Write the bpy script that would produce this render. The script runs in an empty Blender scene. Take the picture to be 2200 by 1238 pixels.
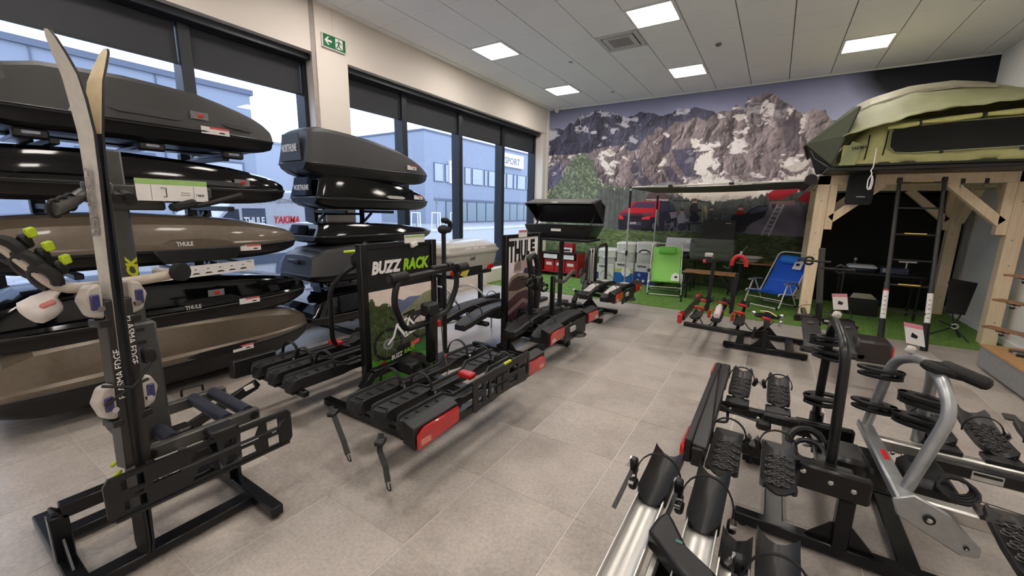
import bpy, bmesh, math, random
import numpy as np
from mathutils import Vector, Matrix, Euler
from mathutils.geometry import tessellate_polygon
random.seed(7)
C = bpy.context.scene.collection
SC = bpy.context.scene
V = Vector
PI = math.pi

# ---------------------------------------------------------------- camera, sky, lights, exposure
cam = bpy.data.cameras.new('camera'); camo = bpy.data.objects.new('camera', cam); C.objects.link(camo)
cam.sensor_fit = 'HORIZONTAL'; cam.sensor_width = 36.0
cam.lens = 36.0 * 874.535 / 2200.0
cam.clip_start = 0.02; cam.clip_end = 400
def cam_matrix(yaw, pitch, roll, loc):
    f = V((math.sin(yaw)*math.cos(pitch), math.cos(yaw)*math.cos(pitch), math.sin(pitch)))
    r = V((math.cos(yaw), -math.sin(yaw), 0)); u = r.cross(f)
    r2 = r*math.cos(roll) + u*math.sin(roll); u2 = u*math.cos(roll) - r*math.sin(roll)
    m = Matrix((r2, u2, -f)).transposed().to_4x4(); m.translation = V(loc); return m
camo.matrix_world = cam_matrix(math.radians(-32.369), math.radians(-10.8483), math.radians(1.02835), (4.8848, -4.1895, 1.55))
SC.camera = camo
W = bpy.data.worlds.new('world'); SC.world = W; W.use_nodes = True
nt = W.node_tree; nt.nodes.clear()
wo = nt.nodes.new('ShaderNodeOutputWorld'); bg = nt.nodes.new('ShaderNodeBackground')
tc = nt.nodes.new('ShaderNodeTexCoord'); nz = nt.nodes.new('ShaderNodeTexNoise'); rp = nt.nodes.new('ShaderNodeValToRGB')
nz.inputs['Scale'].default_value = 2.2; nz.inputs['Detail'].default_value = 5
rp.color_ramp.elements[0].position = .35; rp.color_ramp.elements[0].color = (.62, .73, .98, 1)
rp.color_ramp.elements[1].position = .7; rp.color_ramp.elements[1].color = (.80, .88, 1.0, 1)
nt.links.new(tc.outputs['Generated'], nz.inputs['Vector']); nt.links.new(nz.outputs['Fac'], rp.inputs['Fac'])
nt.links.new(rp.outputs['Color'], bg.inputs['Color']); nt.links.new(bg.outputs['Background'], wo.inputs['Surface'])
bg.inputs['Strength'].default_value = 3.3
LAMP_STRENGTH = 26.5
LAMP_COLOR = (1.0, .92, .84)
SC.view_settings.view_transform = 'Standard'; SC.view_settings.look = 'None'
SC.view_settings.gamma = 1.0; SC.view_settings.use_curve_mapping = False
SC.view_settings.exposure = 0.0
SC.cycles.use_denoising = True
SC.cycles.max_bounces = 8; SC.cycles.diffuse_bounces = 6; SC.cycles.glossy_bounces = 4
SC.cycles.transparent_max_bounces = 16; SC.cycles.transmission_bounces = 4
SC.cycles.sample_clamp_indirect = 6.0

# ---------------------------------------------------------------- materials
def lin(c):
    c = c/255.0
    return c/12.92 if c <= .04045 else ((c+.055)/1.055)**2.4
def rgb(*c): return tuple(lin(x) for x in c) + (1.0,)
MATS = {}
def pm(name, col, rough=.5, metal=0.0, var=.08, scale=30.0, bump=0.0, coat=0.0, spec=None, stretch=None):
    if name in MATS: return MATS[name]
    m = bpy.data.materials.new(name); m.use_nodes = True; n = m.node_tree.nodes; l = m.node_tree.links
    b = n['Principled BSDF']; col = rgb(*col)
    t = n.new('ShaderNodeTexCoord'); z = n.new('ShaderNodeTexNoise'); z.inputs['Scale'].default_value = scale; z.inputs['Detail'].default_value = 3
    src = t.outputs['Object']
    if stretch:
        mp = n.new('ShaderNodeMapping'); mp.inputs['Scale'].default_value = stretch; l.new(src, mp.inputs['Vector']); src = mp.outputs['Vector']
    l.new(src, z.inputs['Vector'])
    r = n.new('ShaderNodeValToRGB'); r.color_ramp.elements[0].position = .3; r.color_ramp.elements[1].position = .7
    r.color_ramp.elements[0].color = tuple(x*(1-var) for x in col[:3]) + (1,)
    r.color_ramp.elements[1].color = tuple(min(1, x*(1+var)) for x in col[:3]) + (1,)
    l.new(z.outputs['Fac'], r.inputs['Fac']); l.new(r.outputs['Color'], b.inputs['Base Color'])
    b.inputs['Roughness'].default_value = rough; b.inputs['Metallic'].default_value = metal
    if coat: b.inputs['Coat Weight'].default_value = coat; b.inputs['Coat Roughness'].default_value = .05
    if spec is not None: b.inputs['Specular IOR Level'].default_value = spec
    if bump:
        bp = n.new('ShaderNodeBump'); bp.inputs['Strength'].default_value = bump; bp.inputs['Distance'].default_value = .004
        l.new(z.outputs['Fac'], bp.inputs['Height']); l.new(bp.outputs['Normal'], b.inputs['Normal'])
    MATS[name] = m; return m
def emit(name, col, strength):
    m = bpy.data.materials.new(name); m.use_nodes = True; n = m.node_tree.nodes; b = n['Principled BSDF']
    b.inputs['Base Color'].default_value = (.8, .8, .8, 1); b.inputs['Emission Color'].default_value = tuple(col)+(1,); b.inputs['Emission Strength'].default_value = strength
    return m
def glass_mat(name, tint=(.93, .96, 1.0), gl=.06):
    m = bpy.data.materials.new(name); m.use_nodes = True; n = m.node_tree.nodes; l = m.node_tree.links; n.clear()
    o = n.new('ShaderNodeOutputMaterial'); mx = n.new('ShaderNodeMixShader'); tr = n.new('ShaderNodeBsdfTransparent'); g = n.new('ShaderNodeBsdfGlossy')
    lw = n.new('ShaderNodeLayerWeight'); lw.inputs['Blend'].default_value = .5; pw = n.new('ShaderNodeMath'); pw.operation = 'POWER'; pw.inputs[1].default_value = 5.0; fr = n.new('ShaderNodeMapRange'); fr.inputs['To Min'].default_value = .025; fr.inputs['To Max'].default_value = .55
    l.new(lw.outputs['Facing'], pw.inputs[0]); l.new(pw.outputs[0], fr.inputs['Value'])
    tr.inputs['Color'].default_value = tint+(1,); g.inputs['Roughness'].default_value = .01
    l.new(fr.outputs[0], mx.inputs['Fac']); l.new(tr.outputs[0], mx.inputs[1]); l.new(g.outputs[0], mx.inputs[2]); l.new(mx.outputs[0], o.inputs['Surface'])
    return m
def vcol_mat(name, rough=.55):
    m = bpy.data.materials.new(name); m.use_nodes = True; n = m.node_tree.nodes; l = m.node_tree.links
    a = n.new('ShaderNodeAttribute'); a.attribute_name = 'print'; l.new(a.outputs['Color'], n['Principled BSDF'].inputs['Base Color'])
    n['Principled BSDF'].inputs['Roughness'].default_value = rough; n['Principled BSDF'].inputs['Specular IOR Level'].default_value = .3
    return m

M_black = pm('black_plastic', (18, 18, 20), .42, var=.15, scale=60)
M_gloss = pm('gloss_black_paint', (6, 6, 8), .07, spec=.42)
M_bmetal = pm('black_powder_coat', (14, 14, 16), .32, var=.12, scale=80)
M_dgray = pm('dark_gray_metal', (78, 76, 74), .45, .3)
M_rubber = pm('black_rubber', (15, 15, 16), .65, bump=.2, scale=120)
M_foam = pm('foam_sleeve', (32, 34, 48), .6, bump=.15, scale=90)
M_silver = pm('silver_paint', (176, 178, 180), .38, .75)
M_alu = pm('aluminium', (205, 203, 198), .33, .85, stretch=(8, .3, 8))
M_chrome = pm('chrome', (220, 220, 222), .15, 1.0)
M_white = pm('white_plastic', (226, 224, 220), .4)
M_paper = pm('white_paper', (232, 228, 224), .6, var=.03)
M_redlens = pm('red_lens', (190, 18, 22), .12, coat=.6)
M_red = pm('red_plastic', (190, 34, 34), .4)
M_amber = pm('clear_amber_lens', (215, 130, 110), .15, coat=.5)
M_lime = pm('lime_plastic', (190, 214, 40), .45)
M_matte = pm('matte_anthracite', (40, 39, 38), .5, var=.12, scale=400, bump=.15)
M_bronze = pm('bronze_paint', (104, 92, 78), .3, .25, coat=.4)
M_topgray = pm('satin_charcoal', (52, 52, 54), .45, scale=300, bump=.08)
M_gray = pm('gray_plastic', (120, 120, 120), .5)
M_ltgray = pm('light_gray_plastic', (186, 184, 180), .45)
M_textw = pm('white_print', (235, 232, 228), .5, var=.02)
M_textk = pm('black_print', (18, 18, 18), .5)
M_textg = pm('grey_print', (120, 118, 116), .5)
M_textr = pm('red_print', (205, 24, 34), .5)
M_textlime = pm('lime_print', (150, 205, 40), .5)
M_textylw = pm('yellow_green_print', (200, 205, 30), .5)

# ---------------------------------------------------------------- mesh builder
def frame_from(d, up=(0, 0, 1)):
    d = V(d).normalized(); u = V(up)
    if abs(d.dot(u)) > .98: u = V((0, 1, 0)) if abs(d.y) < .9 else V((1, 0, 0))
    s = d.cross(u).normalized(); u = s.cross(d).normalized(); return d, s, u
class MB:
    def __init__(s): s.v = []; s.f = []; s.mi = []
    def _add(s, vs, fs, mi=0):
        o = len(s.v); s.v += [tuple(v) for v in vs]; s.f += [tuple(i+o for i in f) for f in fs]; s.mi += [mi]*len(fs); return s
    def box(s, x0, x1, y0, y1, z0, z1, mi=0):
        vs = [(x, y, z) for z in (z0, z1) for y in (y0, y1) for x in (x0, x1)]
        return s._add(vs, [(0, 2, 3, 1), (4, 5, 7, 6), (0, 1, 5, 4), (2, 6, 7, 3), (0, 4, 6, 2), (1, 3, 7, 5)], mi)
    def bx(s, c, size, rot=(0, 0, 0), mi=0):
        m = Euler(rot).to_matrix(); h = V(size)/2
        vs = [V(c) + m @ V((x*h.x, y*h.y, z*h.z)) for z in (-1, 1) for y in (-1, 1) for x in (-1, 1)]
        return s._add(vs, [(0, 2, 3, 1), (4, 5, 7, 6), (0, 1, 5, 4), (2, 6, 7, 3), (0, 4, 6, 2), (1, 3, 7, 5)], mi)
    def bar(s, p, q, w, h, up=(0, 0, 1), mi=0):
        p = V(p); q = V(q); d, sd, u = frame_from(q-p, up)
        vs = [b + sd*(x*w/2) + u*(y*h/2) for b in (p, q) for x, y in ((-1, -1), (1, -1), (1, 1), (-1, 1))]
        return s._add(vs, [(3, 2, 1, 0), (4, 5, 6, 7), (0, 1, 5, 4), (1, 2, 6, 5), (2, 3, 7, 6), (3, 0, 4, 7)], mi)
    def loft(s, rings, cap=True, closed=True, mi=0, loop=False):
        n = len(rings[0]); o = []; vs = [p for r in rings for p in r]; fs = []
        R = len(rings)
        for i in range(R if loop else R-1):
            a = i*n; b = ((i+1) % R)*n
            for k in range(n if closed else n-1):
                k2 = (k+1) % n; fs.append((a+k, a+k2, b+k2, b+k))
        if cap and not loop: fs.append(tuple(range(n-1, -1, -1))); fs.append(tuple((R-1)*n+k for k in range(n)))
        return s._add(vs, fs, mi)
    def tube(s, pts, r, n=8, closed=False, mi=0, flat=None):
        pts = [V(p) for p in pts]; rings = []; N = len(pts); pu = None
        for i, p in enumerate(pts):
            if closed: d = pts[(i+1) % N]-pts[i-1]
            else: d = pts[min(i+1, N-1)]-pts[max(i-1, 0)]
            if d.length < 1e-9: d = V((0, 0, 1))
            d.normalize()
            if pu is None: _, sd, u = frame_from(d)
            else:
                u = (pu - d*pu.dot(d))
                if u.length < 1e-6: _, sd, u = frame_from(d)
                u.normalize(); sd = d.cross(u)
            pu = u; rr = r[i] if isinstance(r, (list, tuple)) else r
            fl = flat or 1.0
            rings.append([p + sd*(math.cos(2*PI*k/n)*rr) + u*(math.sin(2*PI*k/n)*rr*fl) for k in range(n)])
        return s.loft(rings, cap=not closed, loop=closed, mi=mi)
    def cyl(s, p, q, r, n=14, r2=None, mi=0): return s.tube([p, q], [r, r if r2 is None else r2], n, mi=mi)
    def lathe(s, prof, c, axis=(0, 0, 1), n=20, mi=0):
        d, sd, u = frame_from(axis); c = V(c)
        rings = [[c + d*h + sd*(math.cos(2*PI*k/n)*r) + u*(math.sin(2*PI*k/n)*r) for k in range(n)] for r, h in prof]
        return s.loft(rings, mi=mi)
    def poly(s, pts, vec, holes=(), mi=0):
        loops = [[V(p) for p in pts]] + [[V(p) for p in h] for h in holes]
        allp = [p for lp in loops for p in lp]; vec = V(vec); n = len(allp)
        tri = tessellate_polygon(loops)
        nrm = V((0, 0, 0))
        for i in range(len(loops[0])): nrm += loops[0][i].cross(loops[0][(i+1) % len(loops[0])])
        flip = nrm.dot(vec) > 0
        fs = []
        for t in tri:
            a, b, c = t; tn = (allp[b]-allp[a]).cross(allp[c]-allp[a])
            if tn.dot(vec) > 0: a, b, c = c, b, a
            fs.append((a, b, c)); fs.append((c+n, b+n, a+n))
        o = 0
        for li, lp in enumerate(loops):
            k = len(lp); ln = V((0, 0, 0))
            for i in range(k): ln += lp[i].cross(lp[(i+1) % k])
            ccw = ln.dot(vec) > 0
            if li: ccw = not ccw
            for i in range(k):
                j = (i+1) % k
                fs.append((o+i, o+j, o+j+n, o+i+n) if ccw else (o+j, o+i, o+i+n, o+j+n))
            o += k
        return s._add(allp + [p+vec for p in allp], fs, mi)
    def sphere(s, c, r, n=12, m=8, mi=0):
        R = V(r) if isinstance(r, (tuple, list)) else V((r, r, r)); c = V(c)
        rings = []
        for j in range(1, m):
            a = PI*j/m; rings.append([c + V((R.x*math.sin(a)*math.cos(2*PI*k/n), R.y*math.sin(a)*math.sin(2*PI*k/n), -R.z*math.cos(a))) for k in range(n)])
        return s.loft(rings, mi=mi)
    def xf(s, m):
        s.v = [tuple(m @ V(v)) for v in s.v]; return s
    def build(s, name, mats, parent=None, bevel=0.0, smooth=True, seg=1, angle=35, fix=False):
        me = bpy.data.meshes.new(name)
        vs = s.v
        if parent is not None:
            inv = WM[parent.name].inverted(); vs = [tuple(inv @ V(v)) for v in vs]
        me.from_pydata(vs, [], s.f)
        for m in (mats if isinstance(mats, (list, tuple)) else [mats]): me.materials.append(m)
        if any(s.mi): me.polygons.foreach_set('material_index', s.mi)
        if fix:
            b = bmesh.new(); b.from_mesh(me); bmesh.ops.recalc_face_normals(b, faces=b.faces); b.to_mesh(me); b.free()
        me.validate(); me.update()
        if smooth:
            me.shade_smooth(); me.set_sharp_from_angle(angle=math.radians(angle))
        o = bpy.data.objects.new(name, me); C.objects.link(o)
        if parent is not None: o.parent = parent
        WM[o.name] = WM[parent.name] if parent is not None else Matrix.Identity(4)
        if bevel:
            md = o.modifiers.new('edge', 'BEVEL'); md.width = bevel; md.segments = seg; md.limit_method = 'ANGLE'; md.angle_limit = math.radians(40)
            md.harden_normals = False
        return o
WM = {}
def thing(name, label, cat, loc=(0, 0, 0), rz=0.0, group=None):
    o = bpy.data.objects.new(name, None); C.objects.link(o); o.empty_display_size = .05
    o.location = loc; o.rotation_euler = (0, 0, rz)
    WM[o.name] = Matrix.Translation(V(loc)) @ Matrix.Rotation(rz, 4, 'Z')
    o['label'] = label; o['category'] = cat
    if group: o['group'] = group
    return o
def tag(o, label, cat=None, group=None):
    o['label'] = label
    if cat: o['category'] = cat
    if group: o['group'] = group
    return o
def struct(o, label=None):
    o['kind'] = 'structure'
    if label: o['label'] = label
    return o
def dup(root, loc, rz=None, label=None, group=None):
    def cp(o, par):
        c = o.copy(); C.objects.link(c)
        if par is not None: c.parent = par
        for ch in o.children: cp(ch, c)
        return c
    r = cp(root, None); r.location = loc
    if rz is not None: r.rotation_euler = (0, 0, rz)
    if label: r['label'] = label
    if group: r['group'] = group
    return r
def place(root, loc, rz=0):
    root.location = loc; root.rotation_euler = (0, 0, rz); return root
def arc(c, r, a0, a1, n, ax=(1, 0, 0), ay=(0, 0, 1)):
    c = V(c); ax = V(ax); ay = V(ay)
    r1, r2 = r if isinstance(r, tuple) else (r, r)
    return [c + ax*(math.cos(a0+(a1-a0)*i/n)*r1) + ay*(math.sin(a0+(a1-a0)*i/n)*r2) for i in range(n+1)]
def rounded(pts, rad, n=4):
    """round the corners of an open 3D polyline"""
    pts = [V(p) for p in pts]; out = [pts[0]]
    for a, b, c in zip(pts, pts[1:], pts[2:]):
        r = min(rad, (a-b).length*.49, (c-b).length*.49); p = b+(a-b).normalized()*r; q = b+(c-b).normalized()*r
        for i in range(n+1):
            t = i/n; out.append(p*(1-t)**2 + b*2*t*(1-t) + q*t*t)
    out.append(pts[-1]); return out
def rrect(w, h, r=.01, n=3, cx=0, cy=0):
    out = []
    for sx, sy, a in ((1, 1, 0), (-1, 1, PI/2), (-1, -1, PI), (1, -1, 1.5*PI)):
        for i in range(n+1):
            t = a + PI/2*i/n; out.append((cx+sx*(w/2-r)+math.cos(t)*r, cy+sy*(h/2-r)+math.sin(t)*r))
    return out
def text(s, size, origin, xdir, ydir, mat, parent, name='lettering', shear=0.0, bold=0.0, sx=1.0, depth=.0008, align='LEFT', fit=None):
    """flat lettering laid on a surface: origin = lower left, xdir = reading direction, ydir = up"""
    cu = bpy.data.curves.new(name, 'FONT'); cu.body = s; cu.size = size; cu.shear = shear; cu.offset = bold*size; cu.extrude = depth; cu.resolution_u = 2
    cu.align_x = align
    tmp = bpy.data.objects.new('tmp_text', cu); C.objects.link(tmp)
    dg = bpy.context.evaluated_depsgraph_get(); me = bpy.data.meshes.new_from_object(tmp.evaluated_get(dg))
    bpy.data.objects.remove(tmp); bpy.data.curves.remove(cu)
    if fit:  # squeeze the word into a box of fit = (width, height), lower left corner at the origin
        co = np.array([v.co for v in me.vertices]); lo, hi = co.min(0), co.max(0)
        me.transform(Matrix.Diagonal((fit[0]/(hi[0]-lo[0]), fit[1]/(hi[1]-lo[1]), 1, 1)) @ Matrix.Translation((-lo[0], -lo[1], 0))); sx = 1.0
    x = V(xdir).normalized(); y = V(ydir).normalized(); z = x.cross(y)
    m = Matrix((x*sx, y, z)).transposed().to_4x4(); m.translation = V(origin)
    if parent is not None: m = WM[parent.name].inverted() @ m
    me.transform(m); me.name = name; me.materials.clear(); me.materials.append(mat)
    o = bpy.data.objects.new(name, me); C.objects.link(o)
    if parent is not None: o.parent = parent
    WM[o.name] = WM[parent.name] if parent is not None else Matrix.Identity(4)
    o['kind'] = 'stuff'
    return o
def print_grid(name, img, origin, xv, yv, mat, parent=None):
    """a flat printed sheet as a fine mesh, colour stored per vertex; img rows go upward"""
    h, w = img.shape[:2]; origin = np.array(origin, float); xv = np.array(xv, float); yv = np.array(yv, float)
    gx = np.linspace(0, 1, w); gy = np.linspace(0, 1, h)
    P = origin + gx[None, :, None]*xv + gy[:, None, None]*yv
    if parent is not None:
        inv = np.array(WM[parent.name].inverted()); P = P@inv[:3, :3].T + inv[:3, 3]
    idx = np.arange(h*w).reshape(h, w)
    F = np.stack([idx[:-1, :-1], idx[:-1, 1:], idx[1:, 1:], idx[1:, :-1]], -1).reshape(-1, 4)
    me = bpy.data.meshes.new(name); me.vertices.add(h*w); me.vertices.foreach_set('co', P.reshape(-1).astype(np.float32))
    me.loops.add(F.size); me.loops.foreach_set('vertex_index', F.reshape(-1).astype(np.int32))
    me.polygons.add(len(F)); me.polygons.foreach_set('loop_start', (np.arange(len(F))*4).astype(np.int32))
    me.update(calc_edges=True); me.validate()
    at = me.color_attributes.new('print', 'FLOAT_COLOR', 'POINT')
    a = np.ones((h*w, 4), np.float32); a[:, :3] = np.clip(img.reshape(-1, 3), 0, 1); at.data.foreach_set('color', a.reshape(-1))
    me.materials.append(mat); o = bpy.data.objects.new(name, me); C.objects.link(o)
    if parent is not None: o.parent = parent
    WM[o.name] = WM[parent.name] if parent is not None else Matrix.Identity(4)
    return o
# numpy picture helpers --------------------------------------------------
def nlin(a):
    a = np.asarray(a, float)/255.0
    return np.where(a <= .04045, a/12.92, ((a+.055)/1.055)**2.4)
def vnoise(x, y, seed=0):
    xi = np.floor(x).astype(np.int64); yi = np.floor(y).astype(np.int64); xf = x-xi; yf = y-yi
    xf = xf*xf*(3-2*xf); yf = yf*yf*(3-2*yf)
    def hsh(i, j):
        n = (i*374761393 + j*668265263 + seed*1442695041) & 0x7fffffff
        n = ((n ^ (n >> 13))*1274126177) & 0x7fffffff
        return ((n ^ (n >> 16)) & 0xffff)/65535.0
    a = hsh(xi, yi); b = hsh(xi+1, yi); c = hsh(xi, yi+1); d = hsh(xi+1, yi+1)
    return (a*(1-xf)+b*xf)*(1-yf) + (c*(1-xf)+d*xf)*yf
def fbm(x, y, o=5, seed=0, ridge=False):
    s = 0; a = .5; t = 0
    for k in range(o):
        v = vnoise(x, y, seed+k*17)
        if ridge: v = 1-abs(2*v-1)
        s = s+a*v; t += a; a *= .5; x = x*2.03+3.1; y = y*2.03+1.7
    return s/t
def pmask(X, Y, pts):
    m = np.zeros(X.shape, bool); n = len(pts)
    for i in range(n):
        x0, y0 = pts[i]; x1, y1 = pts[(i+1) % n]
        if y0 == y1: continue
        c = ((y0 > Y) != (y1 > Y)) & (X < (x1-x0)*(Y-y0)/(y1-y0)+x0); m ^= c
    return m
def segd(X, Y, p, q):
    px, py = p; dx, dy = q[0]-px, q[1]-py; L = dx*dx+dy*dy+1e-12
    t = np.clip(((X-px)*dx+(Y-py)*dy)/L, 0, 1); return np.hypot(X-px-t*dx, Y-py-t*dy)
def interp_line(X, pts):
    xs, ys = zip(*pts); return np.interp(X, xs, ys)

# ================================================================ room shell
X0, X1, YB, ZC = -.13, 7.45, 5.31, 3.983
YF = -8.2
M_grout = pm('floor_grout', (214, 208, 200), .8)
M_wall = pm('cream_paint', (232, 223, 214), .8, var=.02, bump=.03, scale=250)
M_wallr = pm('white_paint', (238, 237, 234), .8, var=.02)
M_ctile = pm('ceiling_tile', (242, 241, 242), .9, var=.04, scale=160, bump=.15)
M_cgrid = pm('ceiling_grid', (120, 118, 118), .7)
M_frame = pm('anthracite_frame', (38, 42, 50), .4, .2)
M_blind = pm('blind_mesh', (58, 60, 65), .8, var=.1, scale=500)
def tile_mat():
    m = bpy.data.materials.new('concrete_look_tile'); m.use_nodes = True; n = m.node_tree.nodes; l = m.node_tree.links; b = n['Principled BSDF']
    g = n.new('ShaderNodeNewGeometry'); oi = n.new('ShaderNodeObjectInfo')
    z1 = n.new('ShaderNodeTexNoise'); z1.inputs['Scale'].default_value = 1.9; z1.inputs['Detail'].default_value = 6; z1.inputs['Roughness'].default_value = .6
    z2 = n.new('ShaderNodeTexNoise'); z2.inputs['Scale'].default_value = 60; z2.inputs['Detail'].default_value = 4
    z3 = n.new('ShaderNodeTexNoise'); z3.inputs['Scale'].default_value = 22; z3.inputs['Detail'].default_value = 2
    ad = n.new('ShaderNodeVectorMath'); ad.operation = 'ADD'; cb = n.new('ShaderNodeCombineXYZ'); ml = n.new('ShaderNodeMath'); ml.operation = 'MULTIPLY'; ml.inputs[1].default_value = 37
    l.new(oi.outputs['Random'], ml.inputs[0]); l.new(ml.outputs[0], cb.inputs['Z']); l.new(g.outputs['Position'], ad.inputs[0]); l.new(cb.outputs[0], ad.inputs[1])
    for z in (z1, z2, z3): l.new(ad.outputs[0], z.inputs['Vector'])
    r = n.new('ShaderNodeValToRGB'); e = r.color_ramp.elements
    e[0].position = .3; e[0].color = rgb(150, 140, 132); e[1].position = .72; e[1].color = rgb(186, 178, 170)
    e2 = r.color_ramp.elements.new(.5); e2.color = rgb(171, 163, 155)
    l.new(z1.outputs['Fac'], r.inputs['Fac'])
    mx = n.new('ShaderNodeMixRGB'); mx.blend_type = 'OVERLAY'; mx.inputs['Fac'].default_value = .35
    l.new(r.outputs[0], mx.inputs[1]); l.new(z2.outputs['Fac'], mx.inputs[2])
    hs = n.new('ShaderNodeHueSaturation'); mr = n.new('ShaderNodeMapRange'); mr.inputs['To Min'].default_value = .97; mr.inputs['To Max'].default_value = 1.05
    l.new(oi.outputs['Random'], mr.inputs['Value']); l.new(mr.outputs[0], hs.inputs['Value']); l.new(mx.outputs[0], hs.inputs['Color']); l.new(hs.outputs[0], b.inputs['Base Color'])
    mr2 = n.new('ShaderNodeMapRange'); mr2.inputs['To Min'].default_value = .34; mr2.inputs['To Max'].default_value = .46; b.inputs['Specular IOR Level'].default_value = .4
    l.new(z1.outputs['Fac'], mr2.inputs['Value']); l.new(mr2.outputs[0], b.inputs['Roughness'])
    return m
M_tile = tile_mat()
fl = struct(MB().box(-.6, X1+.2, YF-.2, YB+.2, -.2, -.002).build('floor', M_grout, smooth=False))
tm = None
for i in range(-1, 13):
    for j in range(-3, 13):
        x0 = .6*i-.008; y0 = -2.46+.6*j; x1 = x0+.6; y1 = y0+.6
        x0 = max(x0, -.13); x1 = min(x1, X1); y1 = min(y1, YB)
        if x1-x0 < .05 or y1-y0 < .05: continue
        full = abs(x1-x0-.6) < 1e-4 and abs(y1-y0-.6) < 1e-4
        if full and tm is not None:
            o = bpy.data.objects.new('tile', tm); C.objects.link(o)
        else:
            w, h = (x1-x0)-.0055, (y1-y0)-.003
            o = MB().poly([(-w/2, -h/2, -.012), (w/2, -h/2, -.012), (w/2, h/2, -.012), (-w/2, h/2, -.012)], (0, 0, .012)).build('tile', M_tile, smooth=False)
            if full: tm = o.data
        o.location = ((x0+x1)/2, (y0+y1)/2, 0); o.parent = fl
# ceiling: tiles laid into a grid, the runners along the room deeper than the cross joints
ce = struct(MB().box(-.6, X1+.2, YF-.2, YB+.2, ZC+.03, ZC+.2).build('ceiling', M_cgrid, smooth=False))
LIGHTS = [(i, j) for i in (1, 5, 9) for j in (6, 2, -2, -6, -10)]
VENT = (4, 3)
ct = None
for i in range(-1, 13):
    for j in range(-9, 9):
        if (i, j) in LIGHTS or (i, j) == VENT: continue
        x0, x1 = max(.6*i, X0), min(.6*i+.6, X1); y0, y1 = .6*j, min(.6*j+.6, YB)
        if x1-x0 < .04: continue
        full = abs(x1-x0-.6) < 1e-4 and abs(y1-y0-.6) < 1e-4
        if full and ct is not None:
            o = bpy.data.objects.new('ceiling_tile', ct); C.objects.link(o)
        else:
            w, h = (x1-x0)-.013, (y1-y0)-.004
            o = MB().box(-w/2, w/2, -h/2, h/2, 0, .02).build('ceiling_tile', M_ctile, smooth=False)
            if full: ct = o.data
        o.location = ((x0+x1)/2, (y0+y1)/2, ZC); o.parent = ce
for i in range(0, 13):
    MB().box(.6*i-.012, .6*i+.012, -5.4, YB, ZC+.012, ZC+.03).build('runner', M_cgrid, ce, smooth=False)
struct(MB().box(X0-.02, X1, YB-.018, YB, ZC-.022, ZC+.01).build('trim_1', M_wallr, smooth=False))
# walls
def wallbox(name, *a, m=M_wall): return struct(MB().box(*a).build(name, m, smooth=False))
wl = wallbox('wall_left', -.55, X0, YF, YB, 3.41, ZC+.1)
MB().box(-.55, X0+.02, -.9, -.46, 0, ZC+.02).build('pillar', M_wall, wl, smooth=False)
MB().box(-.55, X0, 5.04, YB, 0, 3.42).build('pier', M_wall, wl, smooth=False)
MB().box(X0-.01, X0+.018, 5.22, YB, 0, ZC).build('corner_strip', M_wallr, wl, smooth=False)
MB().box(-.55, X0, YF, 5.05, -.05, .29).build('parapet', M_wall, wl, smooth=False)
MB().box(-.55, X0, YF, -5.35, .25, 3.42).build('pier', M_wall, wl, smooth=False)
MB().box(X0, X0+.006, -.955, -.905, 0, ZC).build('step_strip', pm('step_gray', (168, 160, 152), .8), wl, smooth=False)  # narrow gray strip along the small step beside the pillar
wb = wallbox('wall_back', -.6, X1+.2, YB+.004, YB+.2, -.1, ZC+.1, m=M_wallr)
wr = wallbox('wall_right', X1, X1+.2, YF, YB+.2, -.1, ZC+.1, m=M_wallr)
wf = wallbox('wall_front', -.6, X1+.2, YF-.2, YF, -.1, ZC+.1, m=M_wallr)
struct(MB().box(X1-.025, X1, 2.6, YB, 0, .09).build('baseboard_right', M_wallr, smooth=False))
struct(MB().box(X0, X1, YB-.014, YB-.003, 0, .06).build('baseboard_back', pm('dark_base', (44, 52, 40), .7), smooth=False))
# windows
M_pane = glass_mat('window_glass')
def window(name, ys, jl, jr):
    mb = MB(); xa, xb = -.53, -.34
    mb.box(xa, xb, ys[0], ys[-1], 3.33, 3.405); mb.box(xa, xb, ys[0], ys[-1], .295, .40)
    root = struct(mb.build(name, M_frame, bevel=.004))
    for k, y in enumerate(ys):
        w = .055
        MB().box(xa, xb, y-w if k else y, y+w if k < len(ys)-1 else y, .38, 3.34).build('mullion', M_frame, root, bevel=.004)
    for a, b in zip(ys, ys[1:]):
        MB().box(-.452, -.446, a+.05, b-.05, .39, 3.34).build('pane', M_pane, root, smooth=False)
        t = MB().box(-.40, -.394, a+.06, b-.06, 2.955, 3.33).build('roller_blind', M_blind, root, smooth=False)
        MB().box(-.41, -.385, a+.06, b-.06, 2.94, 2.962).build('blind_weight', M_frame, t, smooth=False)
    MB().box(-.36, -.22, ys[0]+.02, ys[-1]-.02, 3.335, 3.408).build('blind_cassette', M_frame, root, bevel=.004)
    return root
window('window_1', [-5.35, -3.70, -2.19, -.9], 0, 0)
window('window_2', [-.46, .73, 2.14, 3.60, 5.04], 0, 0)
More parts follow.
